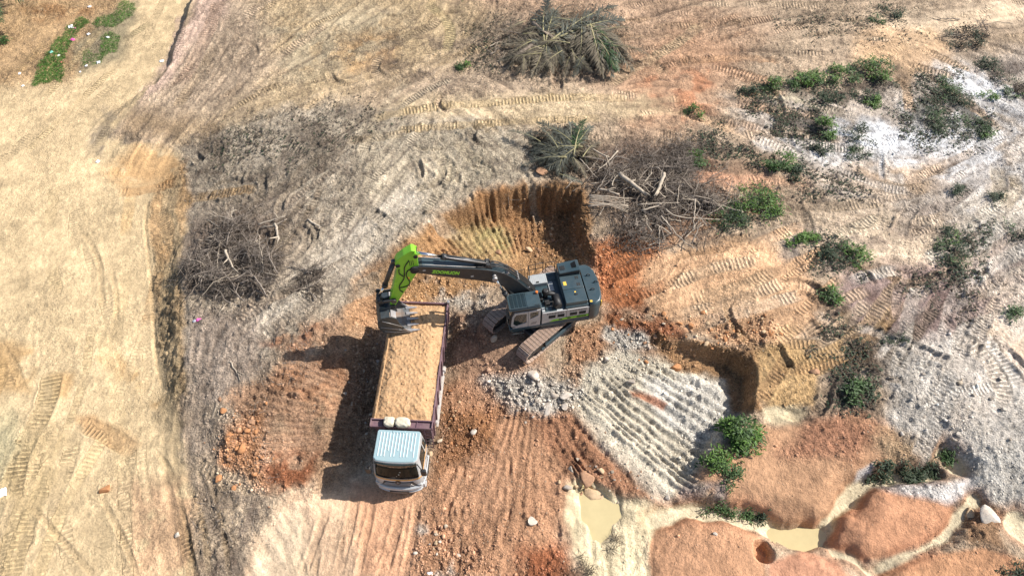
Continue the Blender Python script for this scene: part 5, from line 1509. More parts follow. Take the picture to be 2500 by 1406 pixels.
    rim_me = bpy.data.meshes.new('rim'); rm.bm.to_mesh(rim_me); rm.bm.free(); rim_me.materials.append(M_RIM)
    hm = MB(); hm.cyl((-.12, 0, 0), (.0, 0, 0), .28, n=20); hub_me = bpy.data.meshes.new('wheel'); hm.bm.to_mesh(hub_me); hm.bm.free(); hub_me.materials.append(M_CHASS)
    for y, xs in ((1.35, (1.0,)), (3.05, (1.0,)), (7.4, (1.12, .78)), (8.9, (1.12, .78))):
        for s in (-1, 1):
            for x in xs:
                w = link('wheel', hub_me, None, TR); w.location = (s * x, y, .525)
                if s < 0: w.rotation_euler = (0, 0, PI)
                for nm, me in (('tyre', tyre_me), ('rim', rim_me)): link(nm, me, None, w)
    # tipping body
    mb = MB()
    mb.box(-1.34, 1.34, 2.58, 9.42, 1.12, 1.22, .01)
    body = mb.build('tipper_body', M_MAROON, TR)
    for s in (-1, 1):
        dz = -.22 if s < 0 else 0
        mb = MB(); mb.prism([(s * 1.34, 1.12), (s * 1.42, 2.62 + dz), (s * 1.375, 2.62 + dz), (s * 1.30, 1.12)], 2.56, 9.45, 'y'); sp = mb.build('side_panel', M_MAROON, body)
        mb = MB(); mb.box(s * 1.375, s * 1.45, 2.56, 9.45, 2.58 + dz, 2.65 + dz, .01); mb.build('top_rail', M_MAROON, sp)
        for k in range(9):
            y = 2.72 + k * .82; mb = MB(); mb.prism([(s * 1.335, 1.1), (s * 1.42, 2.6 + dz), (s * 1.48, 2.6 + dz), (s * 1.41, 1.1)], y - .05, y + .05, 'y'); mb.build('rib', M_MAROON, sp)
    mb = MB(); mb.box(-1.36, 1.36, 9.42, 9.5, 1.15, 2.6, .01); tg = mb.build('tailgate', M_MAROON, body)
    mb = MB(); mb.box(1.38, 1.5, 9.38, 9.56, 2.4, 2.78, .02); mb.build('tailgate_hinge', M_STEEL, tg)
    mb = MB(); mb.prism([(2.5, 1.12), (2.5, 2.66), (2.58, 2.66), (2.58, 1.12)], -1.36, 1.36, 'x'); hb = mb.build('headboard', M_MAROON, body)
    mb = MB(); mb.box(-1.46, 1.46, 2.26, 2.60, 2.66, 2.71, .008); mb.box(-1.46, 1.46, 2.58, 2.63, 2.71, 2.84, .008); mb.box(-1.46, 1.46, 2.24, 2.28, 2.62, 2.78, .008)
    mb.box(-1.46, -1.41, 2.26, 2.6, 2.62, 2.82, .008); mb.box(1.41, 1.46, 2.26, 2.6, 2.62, 2.82, .008); mb.box(-.02, .02, 2.28, 2.58, 2.71, 2.76); mb.box(.7, .74, 2.28, 2.58, 2.71, 2.76); mb.box(-.94, -.9, 2.28, 2.58, 2.71, 2.76); mb.build('cab_shield', M_MAROON, hb)
    for x in (-.9, -.3, .3, .9): mb = MB(); mb.prism([(2.5, 1.3), (2.5, 2.62), (2.34, 2.64), (2.44, 1.3)], x - .04, x + .04, 'x'); mb.build('rib', M_MAROON, hb)
    mb = MB()
    for x in (1.06, 1.40): mb.tube([(x, 2.06, .95), (x, 2.3, 2.66)], .025, 6)
    for k in range(7): z = 1.1 + k * .25; y = 2.06 + .24 * (z - .95) / 1.71; mb.tube([(1.06, y, z), (1.40, y, z)], .02, 6)
    mb.build('ladder', M_MAROON, hb)
    mb = MB(); mb.box(-.35, -.05, 2.06, 2.3, 1.2, 2.5, .03); mb.cyl((.2, 2.2, 1.0), (.2, 2.2, 2.45), .12, n=14); mb.build('hoist_ram', M_CHASS, TR)
    mb = MB(); mb.cyl((.85, 2.12, 1.0), (.85, 2.12, 2.5), .08, n=12); mb.build('air_intake', M_CHASS, TR)
    for s in (-1, 1):
        mb = MB(); mb.prism([(6.7, 1.08), (9.55, 1.08), (9.6, .7), (9.55, .7), (9.5, 1.04), (6.72, 1.04)], s * .62, s * 1.3, 'x'); mb.build('rear_fender', M_CHASS, TR)


truck()

# the load: one mound of soil heaped to the rim
LUMPS = []


def soil_load():
    nx, ny = 120, 300
    xs = np.linspace(-1.52, 1.36, nx); ys = np.linspace(2.62, 9.42, ny)
    X, Y = np.meshgrid(xs, ys)
    ex = np.minimum(np.minimum(X + 1.52, 1.36 - X), np.minimum(Y - 2.62, 9.42 - Y))
    Zs = 2.60 + .26 * sstep(0, .7, ex) + .07 * fbm(X, Y, 1.3, 4, 201) + .05 * fbm(X, Y, .35, 3, 202) + .02 * fbm(X, Y, .12, 2, 203)
    Zs = Zs + .035 * (1 - np.abs(fbm(X, Y, .22, 2, 207))) ** 4
    sn = np.abs((((X * .8 + Y * .6) * 4.2 + .5 * fbm(X, Y, .8, 2, 204)) % 1) - .5)
    Zs += .05 * (sn - .25) * sstep(0, .5, fbm(X, Y, 2.2, 2, 205) + .25) * sstep(.1, .5, ex)
    Zs -= .30 * sstep(-1.36 + .08 * fbm(X, Y, .6, 3, 206), -1.56, X) - .06 * (X < -1.3)
    Zs -= .16 * sstep(8.2, 9.4, Y)
    V = np.stack([X, Y, Zs], -1).reshape(-1, 3)
    idx = np.arange(nx * ny).reshape(ny, nx)
    F = np.stack([idx[:-1, :-1], idx[:-1, 1:], idx[1:, 1:], idx[1:, :-1]], -1).reshape(-1, 4)
    bnd = np.concatenate([idx[0, :], idx[1:, -1], idx[-1, -2::-1], idx[-2:0:-1, 0]])
    low = V[bnd].copy(); low[:, 2] = 2.3; low[:, 0] = np.where(low[:, 0] < 0, low[:, 0], low[:, 0] * .94); low[:, 1] = 5.93 + (low[:, 1] - 5.93) * .985
    k = len(bnd); base = len(V)
    S = np.stack([bnd, base + np.arange(k), base + (np.arange(k) + 1) % k, np.roll(bnd, -1)], -1)
    VV = np.concatenate([V, low]); FF = [F, S]
    cv = np.array([(0, 0, 1), (.9, 0, .1), (-.3, .85, 0), (-.5, -.75, .1), (0, 0, -.6)]); cf = np.array([(0, 1, 2), (0, 2, 3), (0, 3, 1), (4, 2, 1), (4, 3, 2), (4, 1, 3)])
    T = []; r_ = np.random.default_rng(9)
    for _ in range(420):                                   # lumps lying on the heap
        i = r_.integers(4, nx - 4) + nx * r_.integers(4, ny - 4); q = .014 + r_.exponential(.014)
        a = r_.uniform(0, 6.28); R_ = np.array(((math.cos(a), -math.sin(a), 0), (math.sin(a), math.cos(a), 0), (0, 0, 1)))
        T.append(cf + len(VV) + 5 * len(T)); 
        cvs = (cv * r_.uniform(.7, 1.3, (5, 3)) * min(q, .1)) @ R_.T + V[i]
        T[-1] = T[-1]; FF_add = cvs
        LUMPS.append(FF_add)
    VV = np.concatenate([VV] + LUMPS); FF.append(np.concatenate(T))
    me = np_mesh('soil_load', VV, FF, smooth=False)
    m = mat('loaded_soil', soil(204, 158, 110), rough=.95, var=.4, scale=9, dust=.7, dust_col=tuple(soil(224, 186, 138)), bump=1.0, bscale=16, spec=.1)
    o = link('soil_load', me, m)
    o.location = TR.location; o.rotation_euler = TR.rotation_euler
    tag(o, 'tan soil heaped in the body of the tipper truck under the bucket', 'soil')


soil_load()
M_TARP = mat('cream_tarpaulin', (.60, .55, .42), rough=.8, var=.12, scale=7, dust=.4, bump=.6, bscale=12)


def tarp(x0, x1, lab):
    bm = bmesh.new(); bmesh.ops.create_uvsphere(bm, u_segments=32, v_segments=20, radius=1)
    cx, hx = (x0 + x1) / 2, (x1 - x0) / 2
    for v in bm.verts:
        c = v.co.copy()
        f = np.array([c.x * 2 + cx * 3, c.y * 2]); w = float(fbm(f[:1] + c.z, f[1:] - c.z, .7, 3, 301)[0])
        k = 1 + .16 * w
        q = Vector((math.copysign(abs(c.x) ** .6, c.x) * hx, math.copysign(abs(c.y) ** .75, c.y) * .24, math.copysign(abs(c.z) ** .7, c.z) * .19)) * k
        v.co = Vector((cx, 2.44, 2.90)) + q
        v.co.z = max(v.co.z, 2.712)
    me = bpy.data.meshes.new('tarpaulin_bundle'); bm.to_mesh(me); bm.free()
    me.polygons.foreach_set('use_smooth', np.ones(len(me.polygons), bool))
    o = link('tarpaulin_bundle', me, M_TARP); o.location = TR.location; o.rotation_euler = TR.rotation_euler
    tag(o, lab, 'tarpaulin', 'rolled tarpaulins on the cab shield')


tarp(-.82, -.30, 'smaller cream tarpaulin bundle on the cab shield, farther from the mirror-side ladder')
tarp(-.28, .44, 'larger cream tarpaulin bundle on the cab shield behind the truck roof')
# ================================================================== STONES
def ico(sub):
    bm = bmesh.new(); bmesh.ops.create_icosphere(bm, subdivisions=sub, radius=1.0)
    v = np.array([q.co[:] for q in bm.verts]); f = np.array([[q.index for q in t.verts] for t in bm.faces]); bm.free()
    return v, f


ICO1, ICOF1 = ico(1)
ICO3, ICOF3 = ico(3)


def rock_shape(seed, v, cuts=11, amp=.06):
    r = np.random.default_rng(seed)
    v = v.copy()
    for _ in range(cuts):                                  # faceted by cutting planes
        n = r.normal(size=3); n /= np.linalg.norm(n); d = r.uniform(.38, .8)
        k = v @ n - d
        v -= np.outer(np.maximum(k, 0), n)
    v *= r.uniform(.8, 1.2, 3) / np.abs(v).max()
    v += amp * .5 * np.stack([fbm(v[:, 0] * 1.3 + seed + i * 7, v[:, 1] * 1.3 + v[:, 2] * 1.1, .8, 3, 900 + seed) for i in range(3)], -1)
    v[:, 2] *= .8
    return v


def soil_at(x, y):
    r = int(np.clip(np.searchsorted(YS, y), 0, NR - 1)); c = int(np.clip(np.searchsorted(TS, x / HW[r]), 0, NC - 1))
    return CX[r, c], ROUGH[r, c]


# loose clods and gravel: far too many to count
def scatter_clods(n=20000):
    r = np.random.default_rng(55)
    shapes = [rock_shape(40 + k, ICO1, 5, .25) for k in range(12)]
    Vs, Fs, Cs = [], [], []; base = 0; made = 0
    dense = [((860, 760), (940, 1110), 1.0), ((1180, 890), (1430, 1020), 1.0), ((530, 1000), (660, 1200), 1.0), ((1500, 760), (1900, 850), .9), ((1240, 520), (1440, 650), .9),
             ((2140, 880), (2460, 1140), .25), ((1050, 930), (1200, 1120), .8), ((1380, 800), (1700, 930), .8), ((1020, 680), (1240, 900), .7), ((1420, 940), (1760, 1220), .5),
             ((1400, 560), (1500, 700), .7), ((860, 560), (1250, 780), .5), ((1010, 1280), (1400, 1406), .6)]
    while made < n:
        if r.random() < .7:
            (a, b), (c, d), w = dense[r.integers(len(dense))]
            if r.random() > w: continue
            u, v = r.uniform(a, c), r.uniform(b, d)
        else:
            u, v = r.uniform(430, 2560), r.uniform(-40, 1440)
        x, y = g(u, v, .8)
        z = height(x, y); x, y = g(u, v, z); z = height(x, y)
        col, ro = soil_at(x, y)
        if r.random() > ro * .9: continue
        lx = (x - TRUCK_O[0]); ly = y - TRUCK_O[1]
        if abs(lx) < 1.6 and -.3 < ly < 9.8: continue
        s = min(.02 + r.exponential(.017), .14)
        rot = Matrix.Rotation(r.uniform(0, 6.28), 3, 'Z') @ Matrix.Rotation(r.uniform(0, 6.28), 3, 'X')
        q = shapes[r.integers(12)] @ np.array(rot).T * s * r.uniform(.75, 1.25, 3)
        q = q + np.array((x, y, height(x, y) + s * .12))
        Vs.append(q); Fs.append(ICOF1 + base); base += len(q)
        k = np.clip(col * r.uniform(.88, 1.32) + .02, .02, .85)
        Cs.append(np.repeat(k[None], len(q), 0)); made += 1
    me = np_mesh('loose_clods', np.concatenate(Vs), np.concatenate(Fs))
    c = np.concatenate(Cs); c4 = np.ones((len(c), 4), np.float32); c4[:, :3] = c
    me.attributes.new('soil', 'FLOAT_COLOR', 'POINT').data.foreach_set('color', c4.ravel())
    tag(link('loose_clods', me, M_SOIL), 'loose clods and gravel strewn over the dug ground', 'gravel', kind='stuff')


scatter_clods()

ROCKM = {}
def rock_mat(key):
    if key not in ROCKM:
        c = {'white': soil(226, 216, 200), 'orange': soil(214, 146, 90), 'tan': soil(222, 190, 148), 'brown': soil(190, 144, 110), 'grey': soil(188, 178, 164), 'pale': soil(214, 196, 170)}[key]
        ROCKM[key] = mat(key + '_stone', c, rough=.9, var=.3, scale=4, dust=.5, dust_col=tuple(soil(196, 152, 110)), bump=.9, bscale=9, spec=.15)
    return ROCKM[key]


ROCKME = {}
def rock_mesh(k, key):
    if (k, key) not in ROCKME:
        me = np_mesh('boulder', rock_shape(k, ICO3), ICOF3, smooth=False); me.materials.append(rock_mat(key)); ROCKME[(k, key)] = me
    return ROCKME[(k, key)]


_rr = random.Random(5)


def side_of(u, v, box):
    a, b, c, d = box
    fx, fy = (u - (a + c) / 2) / (c - a), (v - (b + d) / 2) / (d - b)
    h = 'left' if fx < -.17 else ('right' if fx > .17 else '')
    w = 'upper' if fy < -.17 else ('lower' if fy > .17 else '')
    return (w + ' ' + h).strip() or 'middle'


def boulder(name, u, v, size, key, label, group=None, flat=1.0):
    x, y, z = spot(u, v)
    o = link(name, rock_mesh(_rr.randrange(10), key))
    s = size / 2
    o.scale = (s * _rr.uniform(.85, 1.2), s * _rr.uniform(.8, 1.1), s * _rr.uniform(.8, 1.0) * flat)
    o.rotation_euler = (_rr.uniform(-.4, .4), _rr.uniform(-.4, .4), _rr.uniform(0, 6.28))
    o.location = (x, y, z + s * .22 * flat)
    return tag(o, label, 'stone' if name == 'stone' else 'boulder', group)


for u, v, s, key, lab in [
        (258, 1197, .55, 'orange', 'round orange boulder lying alone on the tan dirt road'),
        (1298, 916, .72, 'white', 'large white boulder nearest below the excavator track, topmost of its cluster'),
        (1382, 966, .62, 'white', 'white boulder at the right end of the pale rock cluster below the excavator'),
        (1336, 998, .66, 'white', 'broad white boulder at the lower left end of the pale rock cluster'),
        (1376, 993, .5, 'white', 'small white boulder at the lower right end of the pale rock cluster'),
        (1352, 965, .42, 'grey', 'grey boulder in the middle of the pale rock cluster below the excavator'),
        (1445, 1214, 1.05, 'tan', 'big blocky tan boulder standing in the silty pond'),
        (1430, 1170, .8, 'brown', 'brown boulder at the top end of the silty pond'),
        (1466, 1150, .45, 'tan', 'square pale boulder just above the brown one at the pond'),
        (1384, 1192, .48, 'grey', 'grey boulder on the dark edge left of the pond'),
        (1298, 1270, .55, 'white', 'white boulder alone on reddish ground left of the pond'),
        (1155, 1054, .45, 'white', 'white stone alone on brown ground right of the truck headboard'),
        (1074, 1078, .36, 'pale', 'pale stone by the truck side just behind the cab'),
        (1052, 1108, .38, 'tan', 'tan stone beside the right-hand mirror of the truck'),
        (1648, 898, .58, 'orange', 'orange boulder on the white furrows below the pit wall'),
        (1540, 934, .42, 'grey', 'pale grey stone in the middle of the white furrows'),
        (2412, 1260, .95, 'white', 'large white and brown boulder at the right edge between red mounds'),
        (2366, 1254, .45, 'tan', 'tan boulder left of the large white one between red mounds'),
        (1988, 908, .5, 'brown', 'brown boulder on ochre ground right of the pit corner'),
        (1322, 424, .9, 'brown', 'rounded brown earth clump on the pit rim under the palm fronds'),
        (590, 1097, .55, 'orange', 'largest orange boulder in the rubble left of the truck shadow'),
        (1208, 829, .5, 'pale', 'pale rock just in front of the excavator far track'),
        (1745, 1303, .3, 'white', 'small white stone on the mound edge beside the gully'),
        (1628, 1214, .36, 'white', 'white stone at the lower tip of the white furrows'),
        (1480, 880, .4, 'white', 'white stone at the top of the white furrows near the excavator'),
        (434, 1306, .3, 'white', 'small white stone on the tan road by the grey apron'),
        (1290, 612, .5, 'tan', 'tan boulder at the foot of the furrows behind the excavator boom'),
        (1215, 618, .5, 'brown', 'brown boulder on the pit floor just above the excavator boom')]:
    boulder('boulder', u, v, s, key, lab)

for n, (a, b, c, d), s0, s1, keys, lab, grp in [
        (44, (520, 990, 660, 1200), .12, .42, ('orange', 'orange', 'brown'), 'orange stone in the rubble along the left edge of the pit', 'orange rubble left of the truck'),
        (34, (1195, 895, 1430, 1010), .12, .32, ('white', 'pale', 'grey'), 'small pale stone around the white boulders below the excavator', 'pale rubble below the excavator'),
        (34, (845, 770, 925, 1110), .12, .26, ('pale', 'tan', 'grey'), 'small stone on the shaded slope beside truck', 'stones in the truck shadow'),
        (28, (1240, 530, 1420, 650), .14, .32, ('tan', 'orange', 'brown'), 'clod on the pit floor behind the excavator', 'clods on the far pit floor'),
        (30, (1640, 775, 1910, 846), .14, .34, ('orange', 'tan', 'orange'), 'orange clod on the peach ground above the pit wall', 'clods above the right pit wall'),
        (24, (2150, 880, 2450, 1130), .14, .34, ('pale', 'white', 'grey'), 'pale stone on the chalky ground at the right', 'stones on the chalky ground'),
        (22, (1480, 770, 1640, 880), .15, .36, ('orange', 'brown', 'pale'), 'rust clod between the excavator and the white furrows', 'clods right of the excavator'),
        (18, (1060, 960, 1140, 1100), .12, .3, ('orange', 'tan'), 'small clod beside the right side of the truck', 'clods beside the truck'),
        (20, (1420, 1090, 1640, 1235), .12, .26, ('grey', 'brown', 'pale'), 'small stone at the foot of the white furrows', 'stones at the furrow ends'),
        (14, (1375, 1140, 1480, 1215), .14, .34, ('brown', 'grey', 'tan'), 'small stone on the upper shore of the silty pond', 'stones on the pond shore'),
        (14, (1020, 1290, 1110, 1390), .12, .28, ('pale', 'white', 'tan'), 'pale stone in the heap by the lower edge near the truck ruts', 'stones near the lower edge')]:
    for _ in range(n):
        u, v = _rr.gauss((a + c) / 2, (c - a) / 3.6), _rr.gauss((b + d) / 2, (d - b) / 3.6); q = _rr.random() ** 2.4; key = _rr.choice(keys)
        if key in ('tan', 'grey', 'brown'): lab2 = key + ' ' + ' '.join(w for w in lab.split() if w not in ('orange', 'pale', 'rust'))
        else: lab2 = lab
        lab2 = (('bigger ' if q > .45 else 'small ') + lab2.replace('small ', '')) + ', ' + side_of(u, v, (a, b, c, d))
        boulder('stone', u, v, s0 + (s1 - s0) * q, key, lab2, grp)
# ================================================================== PLANTS, BRUSH, LITTER
M_LEAF = {
    'bright': mat('bright_leaf', (.07, .135, .02), rough=.6, var=.45, scale=2.5, spec=.3),
    'mid': mat('mid_leaf', (.042, .08, .02), rough=.6, var=.5, scale=2.5, spec=.3),
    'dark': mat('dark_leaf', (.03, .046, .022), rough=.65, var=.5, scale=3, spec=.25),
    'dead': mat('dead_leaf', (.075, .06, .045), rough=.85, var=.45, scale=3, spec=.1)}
M_WOOD = mat('dead_wood', (.20, .16, .125), rough=.9, var=.4, scale=5, spec=.1, bump=.5)
M_WOODL = mat('pale_dead_wood', (.42, .35, .27), rough=.9, var=.3, scale=5, spec=.1, bump=.5)
M_TWIG = mat('grey_twigs', (.24, .20, .165), rough=.95, var=.5, scale=4, spec=.05)
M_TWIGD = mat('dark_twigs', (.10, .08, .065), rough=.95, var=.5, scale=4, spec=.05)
prng = np.random.default_rng(99)
prr = random.Random(77)


def leaves_mesh(name, pts, size, up=.6, r=prng, asp=.45, bend=.25):
    """Bent two-quad leaves at pts (n,3), random heading."""
    n = len(pts)
    a = r.uniform(0, 2 * PI, n); el = r.uniform(-.4, 1.0, n) * up
    d = np.stack([np.cos(a) * np.cos(el), np.sin(a) * np.cos(el), np.sin(el)], -1)
    s = np.stack([-np.sin(a), np.cos(a), r.uniform(-.4, .4, n)], -1)
    s /= np.linalg.norm(s, axis=1)[:, None]
    L = (size * r.uniform(.6, 1.4, n))[:, None]; w = L * asp
    mid = pts + d * L * .5; tip = pts + d * L; tip[:, 2] -= (L * bend)[:, 0]
    V = np.stack([pts - s * w * .2, pts + s * w * .2, mid + s * w * .5, mid - s * w * .5, tip + s * w * .08, tip - s * w * .08], 1).reshape(-1, 3)
    b = (np.arange(n) * 6)[:, None]
    F = np.concatenate([b + np.array([[0, 1, 2, 3]]), b + np.array([[3, 2, 4, 5]])])
    return np_mesh(name, V, F)


def sticks_mesh(name, P, Q, r0, r1):
    """Three-sided tapered sticks from P to Q."""
    d = Q - P; d /= np.linalg.norm(d, axis=1)[:, None] + 1e-9
    up = np.where(np.abs(d[:, 2:3]) > .9, np.array([[1., 0, 0]]), np.array([[0, 0, 1.]]))
    a = np.cross(d, up); a /= np.linalg.norm(a, axis=1)[:, None] + 1e-9; b = np.cross(d, a)
    V = []
    for B, rr in ((P, r0), (Q, r1)):
        rr = np.broadcast_to(rr, (len(P),))[:, None]
        for k in range(3):
            t = 2 * PI * k / 3; V.append(B + (a * math.cos(t) + b * math.sin(t)) * rr)
    V = np.stack(V, 1).reshape(-1, 3); o = (np.arange(len(P)) * 6)[:, None]
    F4 = np.concatenate([o + np.array([[k, (k + 1) % 3, 3 + (k + 1) % 3, 3 + k]]) for k in range(3)])
    return np_mesh(name, V, F4)


def shrub(u, v, rx, ry, h, kind, n, label, rot=0.0, leaf=.16, kind2=None, stems=True, name='shrub', gaps=.0, group=None):
    x, y, z = spot(u, v)
    root = empty(name, (x, y, z), 0, label, 'shrub', group)
    r = prng
    # clumps of leaves spread through the crown
    nc = max(5, int(n / 45))
    ca = r.uniform(0, 2 * PI, nc); cr = np.sqrt(r.uniform(0.0, 1, nc))
    cx = cr * np.cos(ca) * rx; cy = cr * np.sin(ca) * ry
    cz = h * (1 - .75 * cr ** 2) * r.uniform(.35, 1.0, nc)
    c, s = math.cos(rot), math.sin(rot)
    C = np.stack([cx * c - cy * s, cx * s + cy * c, cz], -1)
    stm = []
    for kd, frac in ((kind, .68 if kind2 else 1.0), (kind2, .32)):
        if kd is None: continue
        m = int(n * frac); sel = r.integers(0, nc, m)
        if kind2: sel = sel % max(1, int(nc * .6)) if kd == kind else nc - 1 - sel % max(1, int(nc * .4))
        sp = .09 + .12 * min(rx, ry)
        P = C[sel] + r.normal(size=(m, 3)) * np.array((sp, sp, sp * .55))
        gz = np.array([height(x + p[0], y + p[1]) - z for p in P[::1]])
        P[:, 2] = np.maximum(P[:, 2], .02) + gz
        link('foliage', leaves_mesh('foliage', P, np.full(m, leaf * 1.15), .9, asp=.3), M_LEAF[kd], root)
    if stems:
        k = min(nc, 24)
        A = C[:k] * np.array((.25, .25, 0)) + np.array((0, 0, -.05)); B = C[:k] + np.array((0, 0, .0))
        link('stem', sticks_mesh('stem', A, B, .02, .008), M_TWIG, root)
    return root


for a in [
        (1812, 1062, .8, 1.0, .75, 'bright', 1500, 'bright green leafy bush on the red mound beside the white furrows', .5, .19, 'mid'),
        (1742, 1132, .8, .55, .45, 'bright', 480, 'low green bush at the lower tip of the white furrows', .4, .17, 'mid'),
        (1800, 1165, .7, .4, .3, 'mid', 240, 'sparse dark green plant on the red mound below the bright bush', .2, .15),
        (1850, 500, 1.5, 1.3, .7, 'bright', 1700, 'large spreading green bush at the right end of the big brush pile', .2, .15, 'dark'),
        (1790, 540, 1.3, 1.0, .5, 'dark', 1000, 'dark green bush below the right end of the big brush pile', -.2, .14, 'mid'),
        (1700, 395, .7, .6, .5, 'mid', 330, 'small green bush above the big brush pile', 0, .15, 'bright'),
        (1698, 275, .6, .5, .5, 'mid', 260, 'small round green bush alone on tan tracks above the brush pile', 0, .15, 'bright'),
        (1905, 398, 1.0, .8, .7, 'mid', 700, 'green bush between the brush pile bush and the white sand', .3, .16, 'bright'),
        (1945, 425, .8, .6, .4, 'dark', 380, 'dark low bush just below right of the green bush by the white sand', .3, .15),
        (2012, 318, .55, .8, .8, 'bright', 520, 'bright upright bush on the left edge of the white sand', 0, .17, 'mid'),
        (2005, 365, .55, .55, .5, 'dark', 300, 'dark bush directly below the bright upright one', 0, .15),
        (1845, 222, 1.3, .5, .35, 'dark', 420, 'thin dark end of the hedge row at its left tip', .1, .14),
        (1905, 210, 1.3, .6, .6, 'mid', 620, 'second bush from the left tip of the hedge row', .15, .15, 'bright'),
        (1975, 198, 1.3, .7, .75, 'bright', 780, 'bright bush in the middle of the hedge row', .15, .16, 'mid'),
        (2050, 188, 1.3, .8, .8, 'mid', 780, 'bush right of the middle of the hedge row', .15, .16, 'bright'),
        (2130, 168, 1.2, .9, .9, 'mid', 780, 'tall bush at the right end of the hedge row', 0, .16, 'bright'),
        (2155, 200, .8, .7, .6, 'bright', 420, 'bush just below the tall right end of the hedge row', 0, .15, 'dark'),
        (2115, 235, .9, .6, .4, 'dark', 360, 'dark low bush under the right end of the hedge row', 0, .14),
        (2135, 252, .6, .4, .45, 'bright', 280, 'small bright bush on pale ground below the hedge row', 0, .17),
        (2030, 245, .8, .5, .45, 'dark', 330, 'dark bush at the right end of the striped pale bank', 0, .14),
        (2100, 330, 1.1, .9, .35, 'dark', 480, 'thin dark plant sprawling over the white sand', 0, .13),
        (2095, 375, 1.0, .5, .3, 'dark', 360, 'dark plant along the lower rim of the white sand', .1, .13, 'mid'),
        (2290, 300, 1.4, 1.1, .4, 'dark', 760, 'dark creeping plant right of the white sand', -.6, .13, 'mid'),
        (2340, 245, 1.4, .9, .45, 'dark', 800, 'dark green creeper at the middle of the right slope', -.6, .13, 'mid'),
        (2320, 205, .8, .6, .4, 'mid', 360, 'green creeper at the top of the right slope patch', 0, .13),
        (2385, 305, 1.0, .9, .4, 'dark', 520, 'dark creeper at the lower right of the right slope patch', -.5, .13, 'mid'),
        (2415, 235, .5, .4, .35, 'bright', 200, 'small bright plant right of the white streak', 0, .14),
        (2410, 325, .6, .5, .35, 'mid', 260, 'small green plant below the right slope patch', .5, .14, 'bright'),
        (2420, 165, 1.0, .8, .5, 'dark', 520, 'dark bush above the white streak near the right edge', 0, .14),
        (2470, 205, 1.2, .9, .5, 'dead', 520, 'dark dry bush at the right edge above the white streak', -.4, .14, 'dark'),
        (2470, 228, .8, .4, .35, 'mid', 260, 'low green plant under the dry bush at the right edge', -.3, .14),
        (2350, 96, 1.7, 1.1, .8, 'dead', 1000, 'brown dry bush in the upper right corner', 0, .15, 'dark'),
        (2180, 30, .9, .8, .4, 'dark', 380, 'dark bush at the top edge right of centre', -.8, .14),
        (2140, 52, .6, .4, .3, 'mid', 200, 'little green bush by the orange patch near the top edge', 0, .13),
        (1958, 586, 1.0, .3, .35, 'bright', 420, 'bright narrow strip of leaves on a bank right of the brush', .35, .15),
        (2078, 622, .8, .8, .5, 'bright', 520, 'bright green bush on grey soil in the middle right', -.6, .15, 'mid'),
        (2035, 630, .9, .6, .35, 'dark', 380, 'dark bush left of the bright one in the middle right', 0, .14),
        (2026, 718, .6, .5, .4, 'mid', 340, 'green tuft at the end of the peach ground', -.2, .17, 'bright'),
        (2335, 625, 1.2, .8, .4, 'dark', 560, 'dark green creeper between pale track strips', -.6, .13, 'mid'),
        (2310, 580, .8, .5, .35, 'dark', 320, 'dark plant above the creeper between pale track strips', .3, .13, 'bright'),
        (2345, 470, .7, .4, .35, 'dark', 280, 'small dark bush above the pale track strips', .2, .13),
        (2430, 488, .8, .4, .3, 'dark', 300, 'dark flat plant near the right edge over the track strips', .4, .13),
        (2490, 570, .7, .8, .4, 'dark', 360, 'dark bush cut by the right edge halfway down', 0, .14, 'mid'),
        (2092, 962, .7, .6, .5, 'mid', 440, 'green tuft between the chalky ground and the red mound', 0, .18, 'dark'),
        (2480, 775, .5, .5, .4, 'mid', 220, 'small green plant at the right edge by pale stones', 0, .15),
        (2185, 830, .8, .3, .2, 'dark', 160, 'faint low plant on the plum coloured soil', .2, .12),
        (2150, 1168, .6, .35, .35, 'dark', 300, 'grey green fern in the gully at its left end', 0, .17),
        (2205, 1164, .7, .35, .35, 'dark', 340, 'grey green fern in the middle of the gully', 0, .17),
        (2255, 1160, .5, .35, .3, 'dark', 240, 'grey green fern at the right end of the gully', 0, .17),
        (2300, 1128, .45, .4, .3, 'mid', 180, 'small green fern in the dark hollow at the right', 0, .15),
        (1745, 1248, .6, .25, .2, 'mid', 160, 'grass tuft in the gully below the white furrows', 0, .14),
        (1800, 1256, .7, .25, .22, 'mid', 200, 'middle grass tuft hanging into the gully', -.2, .14),
        (1855, 1272, .5, .25, .2, 'dark', 140, 'grass tuft at the gully bend', -.3, .14),
        (1132, 163, .5, .4, .35, 'mid', 200, 'single small green tuft left of the palm frond heap', 0, .16, 'bright'),
        (8, 104, .5, .5, .5, 'mid', 220, 'small green bush at the left edge below the palm', 0, .16),
        (2485, 1395, .6, .4, .3, 'dark', 180, 'dark plant in the lower right corner', 0, .14)]:
    shrub(*a)

